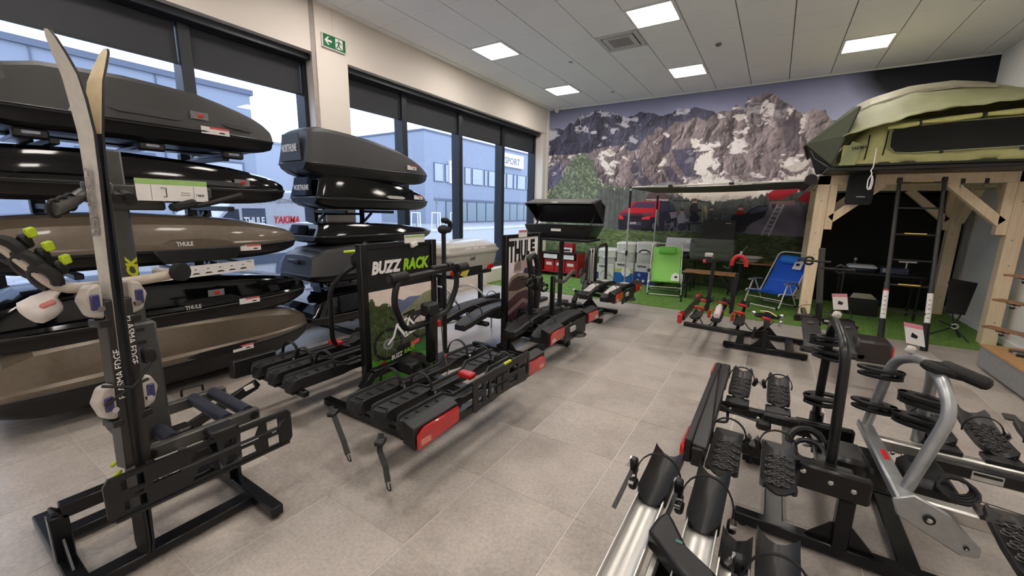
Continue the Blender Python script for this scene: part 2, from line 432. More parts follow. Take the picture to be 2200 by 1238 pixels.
# ceiling lamps: the light they give is their own
M_lamp = emit('lamp_diffuser', LAMP_COLOR, LAMP_STRENGTH)
M_lampf = pm('lamp_frame', (225, 225, 225), .5)
lampname = {(1, 2): 'square panel lamp in the ceiling over the stacked roof boxes at the windows', (5, 2): 'square panel lamp in the ceiling beside the air vent',
            (1, 6): 'square panel lamp in the ceiling near the dome camera', (5, 6): 'square panel lamp in the ceiling above the awning, by the smoke detector', (9, 6): 'square panel lamp in the ceiling above the roof tent'}
for i, j in LIGHTS:
    x, y = .6*i+.3, .6*j+.3
    t = thing('ceiling_lamp', lampname.get((i, j), 'square panel lamp in the ceiling behind the viewer'), 'lamp', (x, y, ZC-.01), 0, 'square ceiling panel lamps')
    s, r = .297, .262
    MB().poly([(x-s, y-s, ZC-.012), (x+s, y-s, ZC-.012), (x+s, y+s, ZC-.012), (x-s, y+s, ZC-.012)], (0, 0, .03), [[(x-r, y-r, ZC-.012), (x-r, y+r, ZC-.012), (x+r, y+r, ZC-.012), (x+r, y-r, ZC-.012)]]).build('frame', M_lampf, t, smooth=False)
    MB().poly([(x+px, y+py, ZC-.006) for px, py in rrect(2*r, 2*r, .03)], (0, 0, .012)).build('diffuser', M_lamp, t, smooth=False)
# air vent, smoke detector, camera, exit sign
x, y = 2.7, 2.1
t = thing('ceiling_vent', 'square air conditioning cassette with grey grille in the ceiling', 'vent', (x, y, ZC))
M_vw = pm('vent_white', (196, 194, 194), .6)
MB().poly([(x+a, y+b, ZC-.012) for a, b in rrect(.595, .595, .01)], (0, 0, .03), [[(x+a, y+b, ZC-.012) for a, b in reversed(rrect(.47, .47, .02))]]).build('frame', M_vw, t, smooth=False)
MB().box(x-.235, x+.235, y-.235, y+.235, ZC+.012, ZC+.02).build('slot', pm('vent_dark', (40, 40, 42), .8), t, smooth=False)
MB().poly([(x+a, y+b, ZC-.018) for a, b in rrect(.43, .43, .02)], (0, 0, .014)).build('deflector', M_vw, t, smooth=False)
mb = MB()
for k in range(15): mb.box(x-.15, x+.15, y-.15+k*.02, y-.142+k*.02, ZC-.021, ZC-.017)
o = mb.build('grille', pm('vent_gray', (138, 138, 140), .7), t, smooth=False); o['kind'] = 'stuff'
x, y = 3.9, 2.81
t = thing('smoke_detector', 'round white smoke detector on the ceiling', 'detector', (x, y, ZC))
MB().lathe([(.055, 0), (.055, -.018), (.045, -.026)], (x, y, ZC)).build('base', M_white, t)
MB().lathe([(.042, -.024), (.04, -.045), (.03, -.055), (.015, -.058)], (x, y, ZC)).build('sensor', M_gray, t)
x, y = .17, 5.12
t = thing('dome_camera', 'small white dome camera on the ceiling in the corner by the mural', 'camera', (x, y, ZC))
MB().lathe([(.055, 0), (.055, -.03), (.05, -.04)], (x, y, ZC)).build('mount', M_white, t)
MB().sphere((x, y, ZC-.075), .05, 16, 12).build('dome', M_white, t)
MB().bx((x+.025, y-.043, ZC-.085), (.03, .012, .012), (0, 0, .5)).build('lens', M_textk, t)
for dx, dy, l in ((1.72, 2.5, 'small round ceiling sensor near the windows'), (1.75, 4.5, 'small round ceiling sensor in front of the mural')):
    MBo = MB().lathe([(.04, .001), (.035, -.012), (.012, -.014)], (dx, dy, ZC)).build('ceiling_sensor', pm('sensor_white', (176, 174, 174), .6)); tag(MBo, l, 'sensor', 'small ceiling sensors')
y0, y1, z0, z1 = -.83, -.50, 3.50, 3.665
xx = X0+.02
t = thing('exit_sign', 'green emergency exit sign with running man and arrow on the pillar', 'sign', (xx, (y0+y1)/2, z0))
MB().box(xx, xx+.03, y0, y1, z0, z1).build('plate', M_white, t, bevel=.003)
gs = MB().box(xx+.03, xx+.033, y0+.012, y1-.004, z0+.012, z1-.008).build('green_face', pm('sign_green', (18, 104, 62), .5), t, smooth=False)
def ysign(pts, m, nm, par): MB().poly([(xx+.0335, y0+a, z0+b) for a, b in pts], (.001, 0, 0)).build(nm, m, par, smooth=False)
ysign([(.03, .085), (.075, .132), (.096, .132), (.066, .098), (.13, .098), (.13, .074), (.066, .074), (.096, .04), (.075, .04)], M_textw, 'arrow', t)
ysign([(.18, .025), (.285, .025), (.285, .145), (.18, .145)], M_textw, 'door_field', t)
mg = pm('sign_green', (18, 104, 62), .5)
mb = MB()
for pts in ([(.215, .13), (.228, .138), (.238, .13), (.228, .12)], [(.198, .105), (.225, .118), (.25, .11), (.268, .088), (.26, .083), (.243, .1), (.232, .075), (.25, .05), (.283, .03), (.275, .022), (.238, .042), (.222, .062), (.21, .035), (.185, .03), (.185, .04), (.203, .046), (.213, .08), (.222, .103), (.2, .095), (.188, .082), (.182, .088)]):
    mb.poly([(xx+.035, y0+a, z0+b) for a, b in pts], (.001, 0, 0))
mb.build('running_man', mg, t, smooth=False)['kind'] = 'stuff'
MB().bar((xx+.004, -.66, z1), (xx+.004, -.66, ZC), .012, .006).build('cable_duct', M_wall, t)

# ================================================================ mural on the back wall: a printed landscape
def make_mural():
    w, h = 840, 440
    gx = np.linspace(X0, X1, w); gy = np.linspace(0.0, ZC-.02, h); X, Z = np.meshgrid(gx, gy)
    col = np.zeros((h, w, 3))
    def c(*a): return nlin(a)*1.75
    # sky
    n = fbm(X*.8, Z*1.6, 5, 3)
    t = np.clip((Z-2.9)/1.1, 0, 1)[..., None]
    sky = c(134, 136, 160)*(1-t) + c(92, 94, 118)*t
    sky = sky*(.85+.5*n[..., None])
    dk = np.clip((X+.45*(Z-3.3)+.5*(n-.5)-5.95)*2.0, 0, 1)*np.clip((Z-2.7)*3, 0, 1)
    sky = sky*(1-dk[..., None]) + c(17, 20, 28)*dk[..., None]
    col[:] = sky
    # rock
    hh = fbm(X*1.6+.6*fbm(X*3, Z*3, 3, 9), Z*1.25, 7, 21, True)
    gz, gxx = np.gradient(hh); sh = np.clip(.55 + (-gxx*1.3+gz*.5)*13, .2, 1.15)
    crev = fbm(X*5+2*hh, Z*2.2, 5, 5, True); fine = fbm(X*26, Z*22, 3, 41)
    def rock(mask, base, snow, amt=.5, sl=0.0, hs=1.0):
        s = (sh*hs + (1-hs)*.6)*(.72+.4*crev)*(.78+.42*fine)
        cc = base*s[..., None]
        sn = fbm(X*4.6+hh*2.6, Z*8-hh*2.5, 6, 77)+.35*(hh-.5)+.18*(crev-.5)
        k = np.clip((sn-(1-amt))*11, 0, 1)[..., None]
        cc = cc*(1-k) + snow*(.8+.25*fine[..., None])*k
        col[mask] = cc[mask]
    jag = (fbm(X*9, X*0+.3, 5, 8)-.5)*.26
    back = [(-0.15,3.51),(0.08,3.57),(0.28,3.50),(0.42,3.64),(0.54,3.61),(0.71,3.80),(0.82,3.76),(0.98,3.83),(1.14,3.84),(1.35,3.78),(1.55,3.76),(1.69,3.67),(1.85,3.60),(2.01,3.67),(2.13,3.70),(2.32,3.68),(2.56,3.59),(2.76,3.63),(2.90,3.67),(3.07,3.68),(3.26,3.68),(3.59,3.56),(3.73,3.50),(4.04,3.41),(5.78,3.17)]
    zb = interp_line(X, back); rock(Z < zb+jag*.5, c(78, 78, 98), c(170, 168, 180), .33)
    mist = np.exp(-((X-3.0)/1.1)**2-((Z-3.0)/.33)**2)*.75*fbm(X*2, Z*3, 4, 31)*1.6
    mist = np.clip(mist, 0, .8)[..., None]; col[:] = col*(1-mist)+c(126, 126, 146)*mist
    mass = [(2.62,2.91),(2.73,3.31),(2.81,3.42),(3.07,3.42),(3.28,3.49),(3.48,3.39),(3.57,3.49),(3.67,3.56),(3.80,3.54),(3.90,3.51),(3.93,3.62),(3.99,3.65),(4.07,3.58),(4.12,3.61),(4.15,3.69),(4.20,3.74),(4.29,3.74),(4.38,3.77),(4.47,3.80),(4.58,3.80),(4.66,3.73),(4.77,3.58),(4.89,3.52),(5.03,3.41),(5.10,3.38),(5.20,3.41),(5.34,3.43),(5.41,3.40),(5.45,3.30),(5.58,3.16),(5.77,3.24),(6.38,2.91),(7.64,2.22)]
    zm = interp_line(X, mass); rock(Z < zm+jag*.45*np.clip((X-1.6), 0, 1), c(146, 134, 138), c(206, 200, 202), .31)
    # shaded flank of the massif and the snow gully
    for pts, cc, kk in (([(4.64,3.73),(4.78,3.55),(4.80,3.34),(5.04,3.31),(5.11,2.76),(4.92,2.72),(4.82,3.13),(4.61,3.36)], c(70, 64, 76), .6), ([(4.13,3.66),(4.29,3.74),(4.44,3.68),(4.38,3.38),(4.22,3.50),(4.01,3.47),(3.97,3.60)], c(74, 68, 82), .55),
                        ([(2.86,2.90),(3.25,2.93),(3.35,2.75),(3.50,2.35),(3.20,2.27),(3.00,2.54)], c(62, 62, 84), .8), ([(3.93,3.48),(4.15,3.48),(4.19,3.40),(4.05,3.33)], c(205, 200, 196), .7)):
        m = pmask(X+jag*.3, Z+(crev-.5)*.12, pts)[..., None]*kk; col[:] = col*(1-m) + cc*(.7+.5*crev[..., None])*m
    for pts, k0 in (([(3.35,2.75),(3.61,2.91),(3.70,2.73),(3.59,2.51),(3.71,2.34),(4.37,2.16),(5.06,2.30),(5.49,2.49),(5.62,2.28),(5.31,2.04),(3.91,1.77),(3.21,1.82),(3.05,2.06),(3.21,2.18),(3.53,2.29),(3.32,2.52)], .9), ([(2.13,2.86),(2.38,2.90),(2.63,2.79),(2.71,2.55),(2.50,2.56),(2.29,2.41),(2.18,2.57)], .75), ([(1.07,2.62),(1.19,2.35),(1.52,2.15),(2.12,2.11),(2.59,2.19),(2.51,1.98),(1.46,1.98),(1.16,2.28)], .85),
                    ([(3.23,3.13),(3.42,3.14),(3.33,2.98),(3.24,3.01)], .8), ([(5.08,3.38),(5.12,3.38),(5.12,3.06),(5.07,3.06)], .7), ([(4.85,2.52),(5.08,2.66),(5.35,2.54),(5.26,2.45),(5.00,2.41)], .6)):
        m = pmask(X+(fine-.5)*.12+jag*.2, Z+(crev-.5)*.3, pts); k = (m*k0*np.clip((crev-.3)*3.5, .25, 1))[..., None]
        col[:] = col*(1-k) + c(212, 206, 202)*(.85+.2*fine[..., None])*k
    front = [(1.01,2.75),(1.01,2.94),(1.15,3.02),(1.46,3.04),(1.83,3.06),(1.87,2.93),(2.07,2.84),(2.16,2.94),(2.19,3.09),(2.32,3.21),(2.44,3.22),(2.46,3.35),(2.55,3.39),(2.66,3.32),(2.70,3.17),(2.84,3.09),(2.84,2.87),(2.69,2.74),(2.67,2.61),(2.89,2.54),(3.05,2.36),(3.15,2.18),(2.74,2.16),(2.52,2.24),(2.32,2.10),(1.79,2.11),(1.34,2.28),(1.07,2.58)]
    m = pmask(X+jag*.15, Z+(crev-.5)*.07, front)
    rock(m, c(146, 132, 137), c(214, 206, 204), .26)
    for pts in ([(2.08,2.70),(2.17,2.76),(2.26,2.41),(2.53,2.16),(2.32,2.07),(2.08,2.33),(1.96,2.52)], [(2.67,3.14),(2.84,3.07),(2.80,2.83),(2.69,2.76),(2.64,2.97)], [(2.68,2.52),(2.83,2.54),(3.03,2.30),(3.12,2.18),(2.86,2.22)]):
        mm = pmask(X+jag*.2, Z, pts)[..., None]*.75; col[:] = col*(1-mm)+c(58, 56, 76)*(.6+.6*crev[..., None])*mm
    # blue dark foot of the left hills
    k = (np.clip((1.1-X-.5*(Z-2))*1.4, 0, 1)*np.clip((2.9-Z)*2, 0, .65))[..., None]*(np.sum(col, -1) < 1.3)[..., None]; col[:] = col*(1-k)+c(66, 74, 110)*(.6+.7*fine[..., None])*k
    # forest
    leaf = fbm(X*22, Z*26, 4, 90); leaf2 = fbm(X*7, Z*9, 4, 91); vert = fbm(X*30, Z*4, 3, 95)
    tree = pmask(X+(leaf-.5)*.16, Z+(leaf-.5)*.2, [(-0.21,1.74),(-0.02,2.10),(0.26,2.30),(0.47,2.71),(0.65,2.90),(0.83,2.91),(1.06,2.75),(1.15,2.48),(1.27,2.22),(1.66,2.11),(2.44,2.07),(1.94,1.88),(2.00,1.14),(-0.18,1.05)])
    fcol = c(92, 102, 88)*(.35+1.2*leaf[..., None])*(.75+.5*leaf2[..., None])
    col[tree] = fcol[tree]
    lt = (tree & (leaf > .62))[..., None]; col[:] = np.where(lt, c(128, 140, 112)*(.6+.6*leaf2[..., None]), col)
    fl_ = [(1.04,1.82),(1.17,2.12),(1.66,2.08),(2.12,2.11),(2.63,2.04),(3.06,1.88),(3.75,1.77),(3.98,1.82),(4.41,1.83),(4.73,1.96),(5.31,2.04),(7.67,2.05)]
    zf = interp_line(X, fl_)+(vnoise(X*26, X*0, 4)-.5)*.09+(vnoise(X*60, X*0, 6)-.5)*.05
    dark = (Z < zf) & (X > interp_line(Z, sorted([(a[1], a[0]) for a in [(1.08,1.06),(1.25,1.88)]])))
    d = (c(84, 88, 86)*(1-.3*np.clip((X-3)/2, 0, 1)[..., None])*(.3+.85*vert[..., None]+.5*leaf[..., None])*(.7+.4*leaf2[..., None]))
    col[dark] = d[dark]
    # meadow
    zg = interp_line(X, [(-0.18,1.05),(1.23,1.15),(2.83,1.15),(4.23,1.17),(5.64,1.15),(7.82,1.13)])+(leaf-.5)*.03
    gr = Z < zg
    g = (c(104, 122, 76)*(.12+1.35*fbm(X*16, Z*44, 4, 12)[..., None]**1.3)*(.55+.9*leaf2[..., None]))
    dd = np.clip((zg-Z)/1.1, 0, 1)[..., None]; rr = np.clip((X-2.5)/1.3, 0, 1)[..., None]
    g = g*(1-.35*dd)*(1-.62*rr); g = g*(1-.75*np.clip((X-5.2)/.6, 0, 1)[..., None]); lf = np.clip((1.4-X)/1.0, 0, 1)[..., None]*dd; g = g*(1-.6*lf)+c(66, 108, 92)*(.35+.9*leaf[..., None])*.6*lf  # right end of the meadow darkened to paint in the roof tent's shade
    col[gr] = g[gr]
    tent_shade = np.clip((X-5.3)/.5, 0, 1)[..., None]*(Z < 1.95)[..., None]; col[:] = col*(1-.8*tent_shade)+c(14, 15, 11)*.8*tent_shade  # shade below the roof tent, painted into the print colours
    def pol(pts, cc, k=1.0):
        m = pmask(X, Z, pts); col[m] = col[m]*(1-k) + cc*k
    # red pickup with a folded tent on its roof
    pol([(2.00,1.14),(3.01,1.15),(3.09,1.27),(3.06,1.58),(2.86,1.82),(2.68,1.82),(2.70,1.26)], c(38, 36, 46))
    pol([(1.78,1.43),(1.82,1.54),(1.96,1.61),(2.02,1.72),(2.15,1.79),(2.65,1.81),(2.69,1.76),(2.69,1.60),(2.64,1.56),(2.65,1.42),(2.57,1.32),(1.85,1.33)], c(168, 30, 44))
    pol([(2.04,1.65),(2.17,1.77),(2.60,1.78),(2.58,1.65)], c(66, 52, 78)); pol([(1.82,1.53),(2.55,1.53),(2.51,1.48),(2.56,1.41),(1.84,1.41)], c(64, 40, 50))
    pol([(1.78,1.46),(2.64,1.45),(2.64,1.26),(2.52,1.16),(2.31,1.14),(1.99,1.19),(2.00,1.14),(1.81,1.13),(1.78,1.29)], c(34, 30, 40))
    pol([(1.78,1.48),(1.88,1.46),(1.90,1.39),(1.80,1.39)], c(200, 40, 54)); pol([(2.34,1.44),(2.52,1.48),(2.50,1.40),(2.31,1.39)], c(200, 40, 54))
    pol([(1.85,1.53),(1.97,1.54),(1.97,1.48),(1.84,1.48)], c(60, 58, 74)); pol([(2.34,1.53),(2.52,1.55),(2.51,1.49),(2.35,1.48)], c(70, 62, 78)); pol([(2.01,1.48),(2.30,1.48),(2.31,1.41),(2.01,1.41)], c(30, 26, 34))
    pol([(1.98,1.33),(2.31,1.33),(2.32,1.26),(1.99,1.26)], c(66, 62, 72)); pol([(2.06,1.32),(2.20,1.33),(2.20,1.29),(2.06,1.28)], c(150, 146, 150)); pol([(2.31,1.20),(2.50,1.19),(2.50,1.13),(2.31,1.13)], c(16, 15, 20))
    pol([(2.70,1.75),(2.85,1.77),(2.91,1.59),(2.71,1.57)], c(44, 46, 66)); pol([(2.87,1.77),(2.96,1.76),(3.04,1.61),(2.93,1.60)], c(52, 54, 64)); pol([(2.91,1.56),(3.06,1.58),(3.07,1.46),(2.96,1.42)], c(116, 108, 118))
    pol([(2.39,1.85),(2.45,1.97),(2.77,1.97),(2.88,1.91),(2.88,1.83)], c(74, 62, 62)); pol([(2.38,1.82),(2.39,1.85),(2.87,1.85),(2.86,1.80)], c(150, 136, 140))
    for cx_, cy_ in [(2.60,1.25),(2.98,1.29)]:
        m = np.hypot((X-cx_)/.075, (Z-cy_)/.125) < 1; col[m] = c(20, 19, 24); m = np.hypot((X-cx_)/.04, (Z-cy_)/.075) < 1; col[m] = c(82, 78, 86)
    # camp: canopy, people, table, chairs
    pol([(2.95,1.82),(3.58,1.81),(3.74,1.78),(3.58,1.79),(2.95,1.80)], c(40, 38, 40)); pol([(2.87,1.85),(2.93,1.94),(2.95,1.82)], c(60, 54, 54))
    pol([(3.02,2.00),(4.53,2.01),(4.54,1.95),(4.21,1.85),(3.74,1.79),(3.35,1.85),(3.09,1.91)], c(176, 164, 150), .55)
    def person(cx_, cy_, s, top, legs):
        for (dx, dz, a, b, cc) in ((0, .26, .042, .05, c(150, 118, 104)), (0, .30, .05, .026, c(70, 54, 48)), (0, .11, .085, .13, top), (.03, -.08, .10, .09, legs), (.1, .08, .06, .03, top)):
            m = np.hypot((X-cx_-dx*s)/(a*s), (Z-cy_-dz*s)/(b*s)) < 1; col[m] = (cc*(.7+.6*leaf[..., None]))[m]
    (a0, b0), (a1, b1), (a2, b2), (a3, b3) = [(3.17,1.33),(3.40,1.53),(3.74,1.43),(4.27,1.37)]
    person(a0, b0, .95, c(128, 124, 134), c(40, 40, 50)); person(a1, b1, 1.0, c(46, 38, 42), c(34, 32, 38)); person(a2, b2, .8, c(66, 62, 66), c(40, 40, 44)); person(a3, b3, 1.1, c(132, 32, 40), c(38, 32, 36))
    pol([(3.26,1.34),(3.58,1.36),(3.58,1.33),(3.26,1.30)], c(40, 44, 58)); pol([(3.31,1.31),(3.36,1.31),(3.37,1.18),(3.32,1.18)], c(30, 32, 40))
    for pts in ([(2.85,1.30),(2.86,1.30),(2.98,1.15),(2.96,1.15)], [(3.00,1.31),(3.01,1.31),(2.92,1.15),(2.90,1.15)], [(2.83,1.31),(3.02,1.32),(3.03,1.30),(2.83,1.29)], [(2.83,1.39),(2.84,1.39),(2.86,1.15),(2.85,1.15)], [(3.01,1.39),(3.02,1.39),(3.04,1.15),(3.03,1.15)]): pol(pts, c(96, 92, 100))
    pol([(3.59,1.69),(3.63,1.72),(3.67,1.59),(3.67,1.44),(3.63,1.50)], c(140, 124, 88), .8); pol([(3.55,1.76),(3.56,1.76),(3.60,1.38),(3.59,1.38)], c(150, 140, 120))
    # dark car, grey annex tent, ladder, red tent
    pol([(4.12,1.43),(4.14,1.53),(4.36,1.56),(4.43,1.63),(4.57,1.72),(4.76,1.73),(4.78,1.50),(4.61,1.33),(4.21,1.30)], c(26, 28, 36)); pol([(4.42,1.59),(4.57,1.69),(4.74,1.71),(4.72,1.62),(4.46,1.56)], c(58, 64, 76))
    pol([(4.38,1.19),(4.46,1.35),(4.69,1.50),(4.74,1.66),(4.75,1.76),(5.22,1.79),(5.32,1.62),(5.39,1.15),(4.97,1.15),(4.41,1.16)], c(96, 92, 104))
    fold = fbm(X*3+Z*4, Z*1.2, 3, 55); m = pmask(X, Z, [(4.38,1.19),(4.46,1.35),(4.69,1.50),(4.74,1.66),(4.75,1.76),(5.22,1.79),(5.32,1.62),(5.39,1.15),(4.97,1.15),(4.41,1.16)]); col[m] = (col*(.62+.75*fold[..., None]))[m]
    pol([(4.68,1.93),(4.82,2.04),(5.21,2.11),(5.24,2.04),(4.93,1.83),(4.75,1.83)], c(142, 30, 40)); pol([(5.18,1.83),(5.24,1.91),(5.37,2.02),(5.40,1.76)], c(120, 22, 32)); pol([(4.75,1.80),(5.16,1.82),(5.16,1.73),(4.77,1.73)], c(112, 92, 92)); pol([(4.78,1.76),(4.87,1.76),(4.88,1.68),(4.81,1.66)], c(58, 50, 52))
    for p, q in zip(*[iter([(4.88,1.73),(4.69,1.16),(4.98,1.73),(4.81,1.15)])]*2):
        m = segd(X, Z, p, q) < .014; col[m] = c(150, 146, 152)
    A = [(4.88,1.73),(4.69,1.16),(4.98,1.73),(4.81,1.15)]
    for k in range(7):
        t_ = (k+.5)/7; p = [A[0][i]*(1-t_)+A[1][i]*t_ for i in (0, 1)]; q = [A[2][i]*(1-t_)+A[3][i]*t_ for i in (0, 1)]
        m = segd(X, Z, p, q) < .011; col[m] = c(140, 136, 142)
    p, q, r2 = [(2.55,2.13),(2.74,2.21),(2.97,2.14)]; pol([p, (p[0]+.1, q[1]-.02), q, (r2[0]-.06, q[1]-.02), r2], c(120, 124, 132), .6)
    return col
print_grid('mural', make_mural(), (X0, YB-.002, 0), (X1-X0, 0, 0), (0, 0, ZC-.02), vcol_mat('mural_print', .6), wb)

# ================================================================ outside the windows
M_asph = pm('light_asphalt', (150, 150, 152), .8, var=.1, scale=3)
M_pave = pm('pale_paving', (172, 172, 172), .8, var=.1, scale=2)
M_bld = pm('blue_gray_cladding', (136, 144, 158), .6, var=.02, scale=.6)
M_bld2 = pm('pale_cladding', (156, 162, 174), .6, var=.02, scale=.6)
M_bldd = pm('dark_cladding', (92, 100, 116), .6, var=.02)
M_bglass = pm('far_glass', (166, 172, 182), .25)
M_shopglass = pm('shop_glass', (118, 132, 136), .3)
gz = -.25
struct(MB().box(-80, -.56, -60, 90, gz-.3, gz).build('street', M_asph, smooth=False))
struct(MB().box(-20, -17, -60, 90, gz, gz+.1).build('kerb_strip', M_pave, smooth=False))
b = thing('commercial_building', 'long blue-grey commercial building with a window band across the street', 'building', (-30, 45, gz))
MB().box(-60, -30, 31.5, 66, gz, 10.3).build('wall', M_bld, b, smooth=False)
MB().box(-60.1, -29.9, 31.4, 66.1, 10.3, 10.5).build('roof_edge', M_bldd, b, smooth=False)
MB().box(-29.99, -29.9, 33, 65, 2.55, 2.8).build('canopy', M_bldd, b, smooth=False)
y = 33.0; k = 0
wd = [1.6, .7, 2.4, 1.2, 2.4, .6, 1.6, 2.4]
while y < 64:
    w = wd[k % 8]
    if not (30 < y < 33): 
        f = MB().box(-30.05, -29.9, y, y+w, 4.75, 6.95).build('window', M_bldd, b, smooth=False)
        MB().box(-29.92, -29.88, y+.1, y+w-.1, 4.85, 6.85).build('pane', M_bglass, f, smooth=False)
    y += w+.35; k += 1
y = 35.0
while y < 62:
    f = MB().box(-30.02, -29.92, y, y+2.0, gz+.1, 2.5).build('shop_front', M_bldd, b, smooth=False)
    MB().box(-29.93, -29.88, y+.08, y+1.92, gz+.2, 2.42).build('pane', M_shopglass, f, smooth=False); y += 2.1
for k in range(4):
    MB().box(-34.5-3.6*k, -32.0-3.6*k, 31.4, 31.48, 4.75, 6.9).build('window', M_bglass, b, smooth=False)
s = MB().box(-29.98, -29.6, 47.2, 53.0, 7.9, 9.8).build('sign_panel', M_white, b, smooth=False)
text('SPORT', 1.35, (-29.58, 47.6, 8.3), (0, 1, 0), (0, 0, 1), M_textg, b, sx=1.05, bold=.02)
MB().box(-29.98, -29.7, 35.6, 36.7, 4.7, 7.4).build('sign_panel', M_white, b, smooth=False)
text('SPORT', .8, (-29.68, 35.85, 7.1), (0, 0, -1), (0, 1, 0), M_textg, b, bold=.02, sx=.9)
MB().box(-33, -32.8, 48, 51.5, 10.9, 11.0).build('roof_unit', M_bldd, b, smooth=False)
b = thing('warehouse', 'big blue-grey warehouse wall close behind the left window', 'building', (-14, -20, gz))
MB().box(-30, -14, -50, 5.1, gz, 6.0).build('wall', M_bld, b, smooth=False)
MB().box(-30.1, -13.9, -50, 5.2, 6.0, 6.2).build('roof_edge', M_bldd, b, smooth=False)
for k in range(5):
    f = MB().box(-14.02, -13.93, -9+2.9*k, -7+2.9*k, 2.4, 3.3).build('window', M_bldd, b, smooth=False)
    MB().box(-13.95, -13.9, -8.9+2.9*k, -7.1+2.9*k, 2.5, 3.2).build('pane', M_bglass, f, smooth=False)
    MB().box(-14.0, -13.95, -9.6+2.9*k, -9.57+2.9*k, gz, 6.0).build('joint', M_bldd, b, smooth=False)
MB().box(-14.02, -13.94, .4, 4.3, 4.2, 5.2).build('upper_window', M_bglass, b, smooth=False)
b = thing('low_hall', 'pale low hall with a wall ladder seen between the roof box racks', 'building', (-26, 14, gz))
MB().box(-50, -24, 7.5, 20, gz, 5.6).build('wall', M_bld2, b, smooth=False)
MB().box(-50, -23.95, 7.5, 20.05, 5.6, 5.75).build('roof_edge', M_bld, b, smooth=False)
mb = MB()
for y in (12.6, 13.4): mb.box(-23.95, -23.8, y-.05, y+.05, gz, 5.9)
for k in range(14): mb.box(-23.9, -23.85, 12.6, 13.4, gz+.3+.42*k, gz+.36+.42*k)
mb.build('wall_ladder', M_white, b, smooth=False)['kind'] = 'stuff'
# staked young trees
for k, (x, y) in enumerate(((-20, 20.2), (-20, 22.6), (-20.5, 25.6))):
    t = thing('young_tree', ['thin leafless young tree staked by the street, first of the row', 'thin leafless young tree staked by the street, middle of the row', 'thin leafless young tree staked by the street, last of the row'][k], 'tree', (x, y, gz), 0, 'staked young street trees')
    mb = MB().cyl((x, y, gz), (x, y, gz+2.6), .035, 6)
    for a in range(5): mb.tube([(x, y, gz+1.7+.15*a), (x+.3*math.cos(a*2.4), y+.3*math.sin(a*2.4), gz+2.5+.2*a)], [.02, .006], 5)
    mb.build('trunk', M_gray, t)
    for a, c_ in ((0, 1), (2.1, 1), (4.2, 1)): MB().cyl((x+.45*math.cos(a), y+.45*math.sin(a), gz), (x+.4*math.cos(a), y+.4*math.sin(a), gz+1.5), .05, 6).build('stake', M_white, t)
    MB().tube([(x+.42*math.cos(a), y+.42*math.sin(a), gz+1.45) for a in (0, 2.1, 4.2)], .04, 5, closed=True).build('tie_rail', M_white, t)
# white delivery van, side towards the window
M_van = pm('van_white', (188, 190, 196), .25, coat=.4)
vx = -4.2
t = thing('delivery_van', 'white delivery van with red and black lettering outside the window', 'van', (vx-1, .3, gz))
prof = [(-1.6, .3), (-1.66, .85), (-1.35, 1.2), (-.72, 1.4), (-.24, 1.95), (.05, 2.08), (2.2, 2.2), (2.3, 2.05), (2.33, .35)]
mb = MB().poly([(vx-1.9, y, gz+z) for y, z in prof], (1.9, 0, 0))
mb.build('body', M_van, t, bevel=.05, seg=2)
def van_panel(y0, y1, z0, z1, m, nm, d=.008): return MB().box(vx, vx+d, y0, y1, gz+z0, gz+z1).build(nm, m, t, smooth=False)
MB().poly([(vx, y, gz+z) for y, z in ((-.6, 1.4), (-.28, 1.72), (-.14, 1.72), (-.14, 1.4))], (.008, 0, 0)).build('side_window', pm('tinted_glass', (48, 58, 72), .1), t, smooth=False)
van_panel(-.08, .37, 1.3, 1.74, pm('van_dark_panel', (66, 76, 92), .4), 'sign_field')
van_panel(-.6, .7, .58, .78, pm('van_strip', (86, 94, 108), .5), 'side_strip', .03)
text('THULE', .2, (vx+.012, -.06, gz+1.42), (0, 1, 0), (0, 0, 1), M_textw, t, bold=.03, sx=.66)
text('YAKIMA', .22, (vx+.01, .52, gz+1.43), (0, 1, 0), (0, 0, 1), M_textr, t, shear=.2, bold=.02, sx=.72)
text('PRODEJNA A P\u016eJ\u010cOVNA', .13, (vx+.01, -.01, gz+1.86), (0, 1, 0), (0, .05, 1), M_textg, t, sx=.71)
for y in (-1.0, .95):
    mb = MB().cyl((vx-.2, y, gz+.36), (vx+.02, y, gz+.36), .36, 22)
    w = mb.build('wheel', pm('tyre_gray', (92, 96, 104), .8), t)
    MB().lathe([(.22, 0), (.22, .015), (.1, .02), (.08, .035), (.02, .035)], (vx+.02, y, gz+.36), (1, 0, 0)).build('hub', M_ltgray, w)
    MB().tube(arc((vx+.01, y, gz+.36), .43, -.2, PI+.2, 14, (0, 1, 0)), .05, 6).build('wheel_arch', pm('van_strip', (86, 94, 108), .5), t)
# silver-white parked car at far left
cx, cy = -4.9, -3.75
t = thing('parked_car', 'white parked car with a headlamp facing the left window', 'car', (cx, cy, gz))
def carprof(w):
    return [(cx+1.55, cy+w, gz+.2), (cx+1.62, cy+w, gz+.55), (cx+1.45, cy+w, gz+.85), (cx+.4, cy+w*.97, gz+1.0), (cx-.3, cy+w*.8, gz+1.45), (cx-1.8, cy+w*.8, gz+1.45), (cx-2.6, cy+w*.95, gz+1.0), (cx-2.7, cy+w, gz+.3)]
MB().loft([carprof(-.85), carprof(-.8), carprof(.8), carprof(.85)], cap=True).build('body', M_van, t, bevel=.06, seg=2, fix=True)
MB().poly([(cx+.42, cy-.72, gz+1.02), (cx+.42, cy+.72, gz+1.02), (cx-.24, cy+.6, gz+1.44), (cx-.24, cy-.6, gz+1.44)], (.01, 0, .015)).build('windscreen', pm('tinted_glass', (48, 58, 72), .1), t)
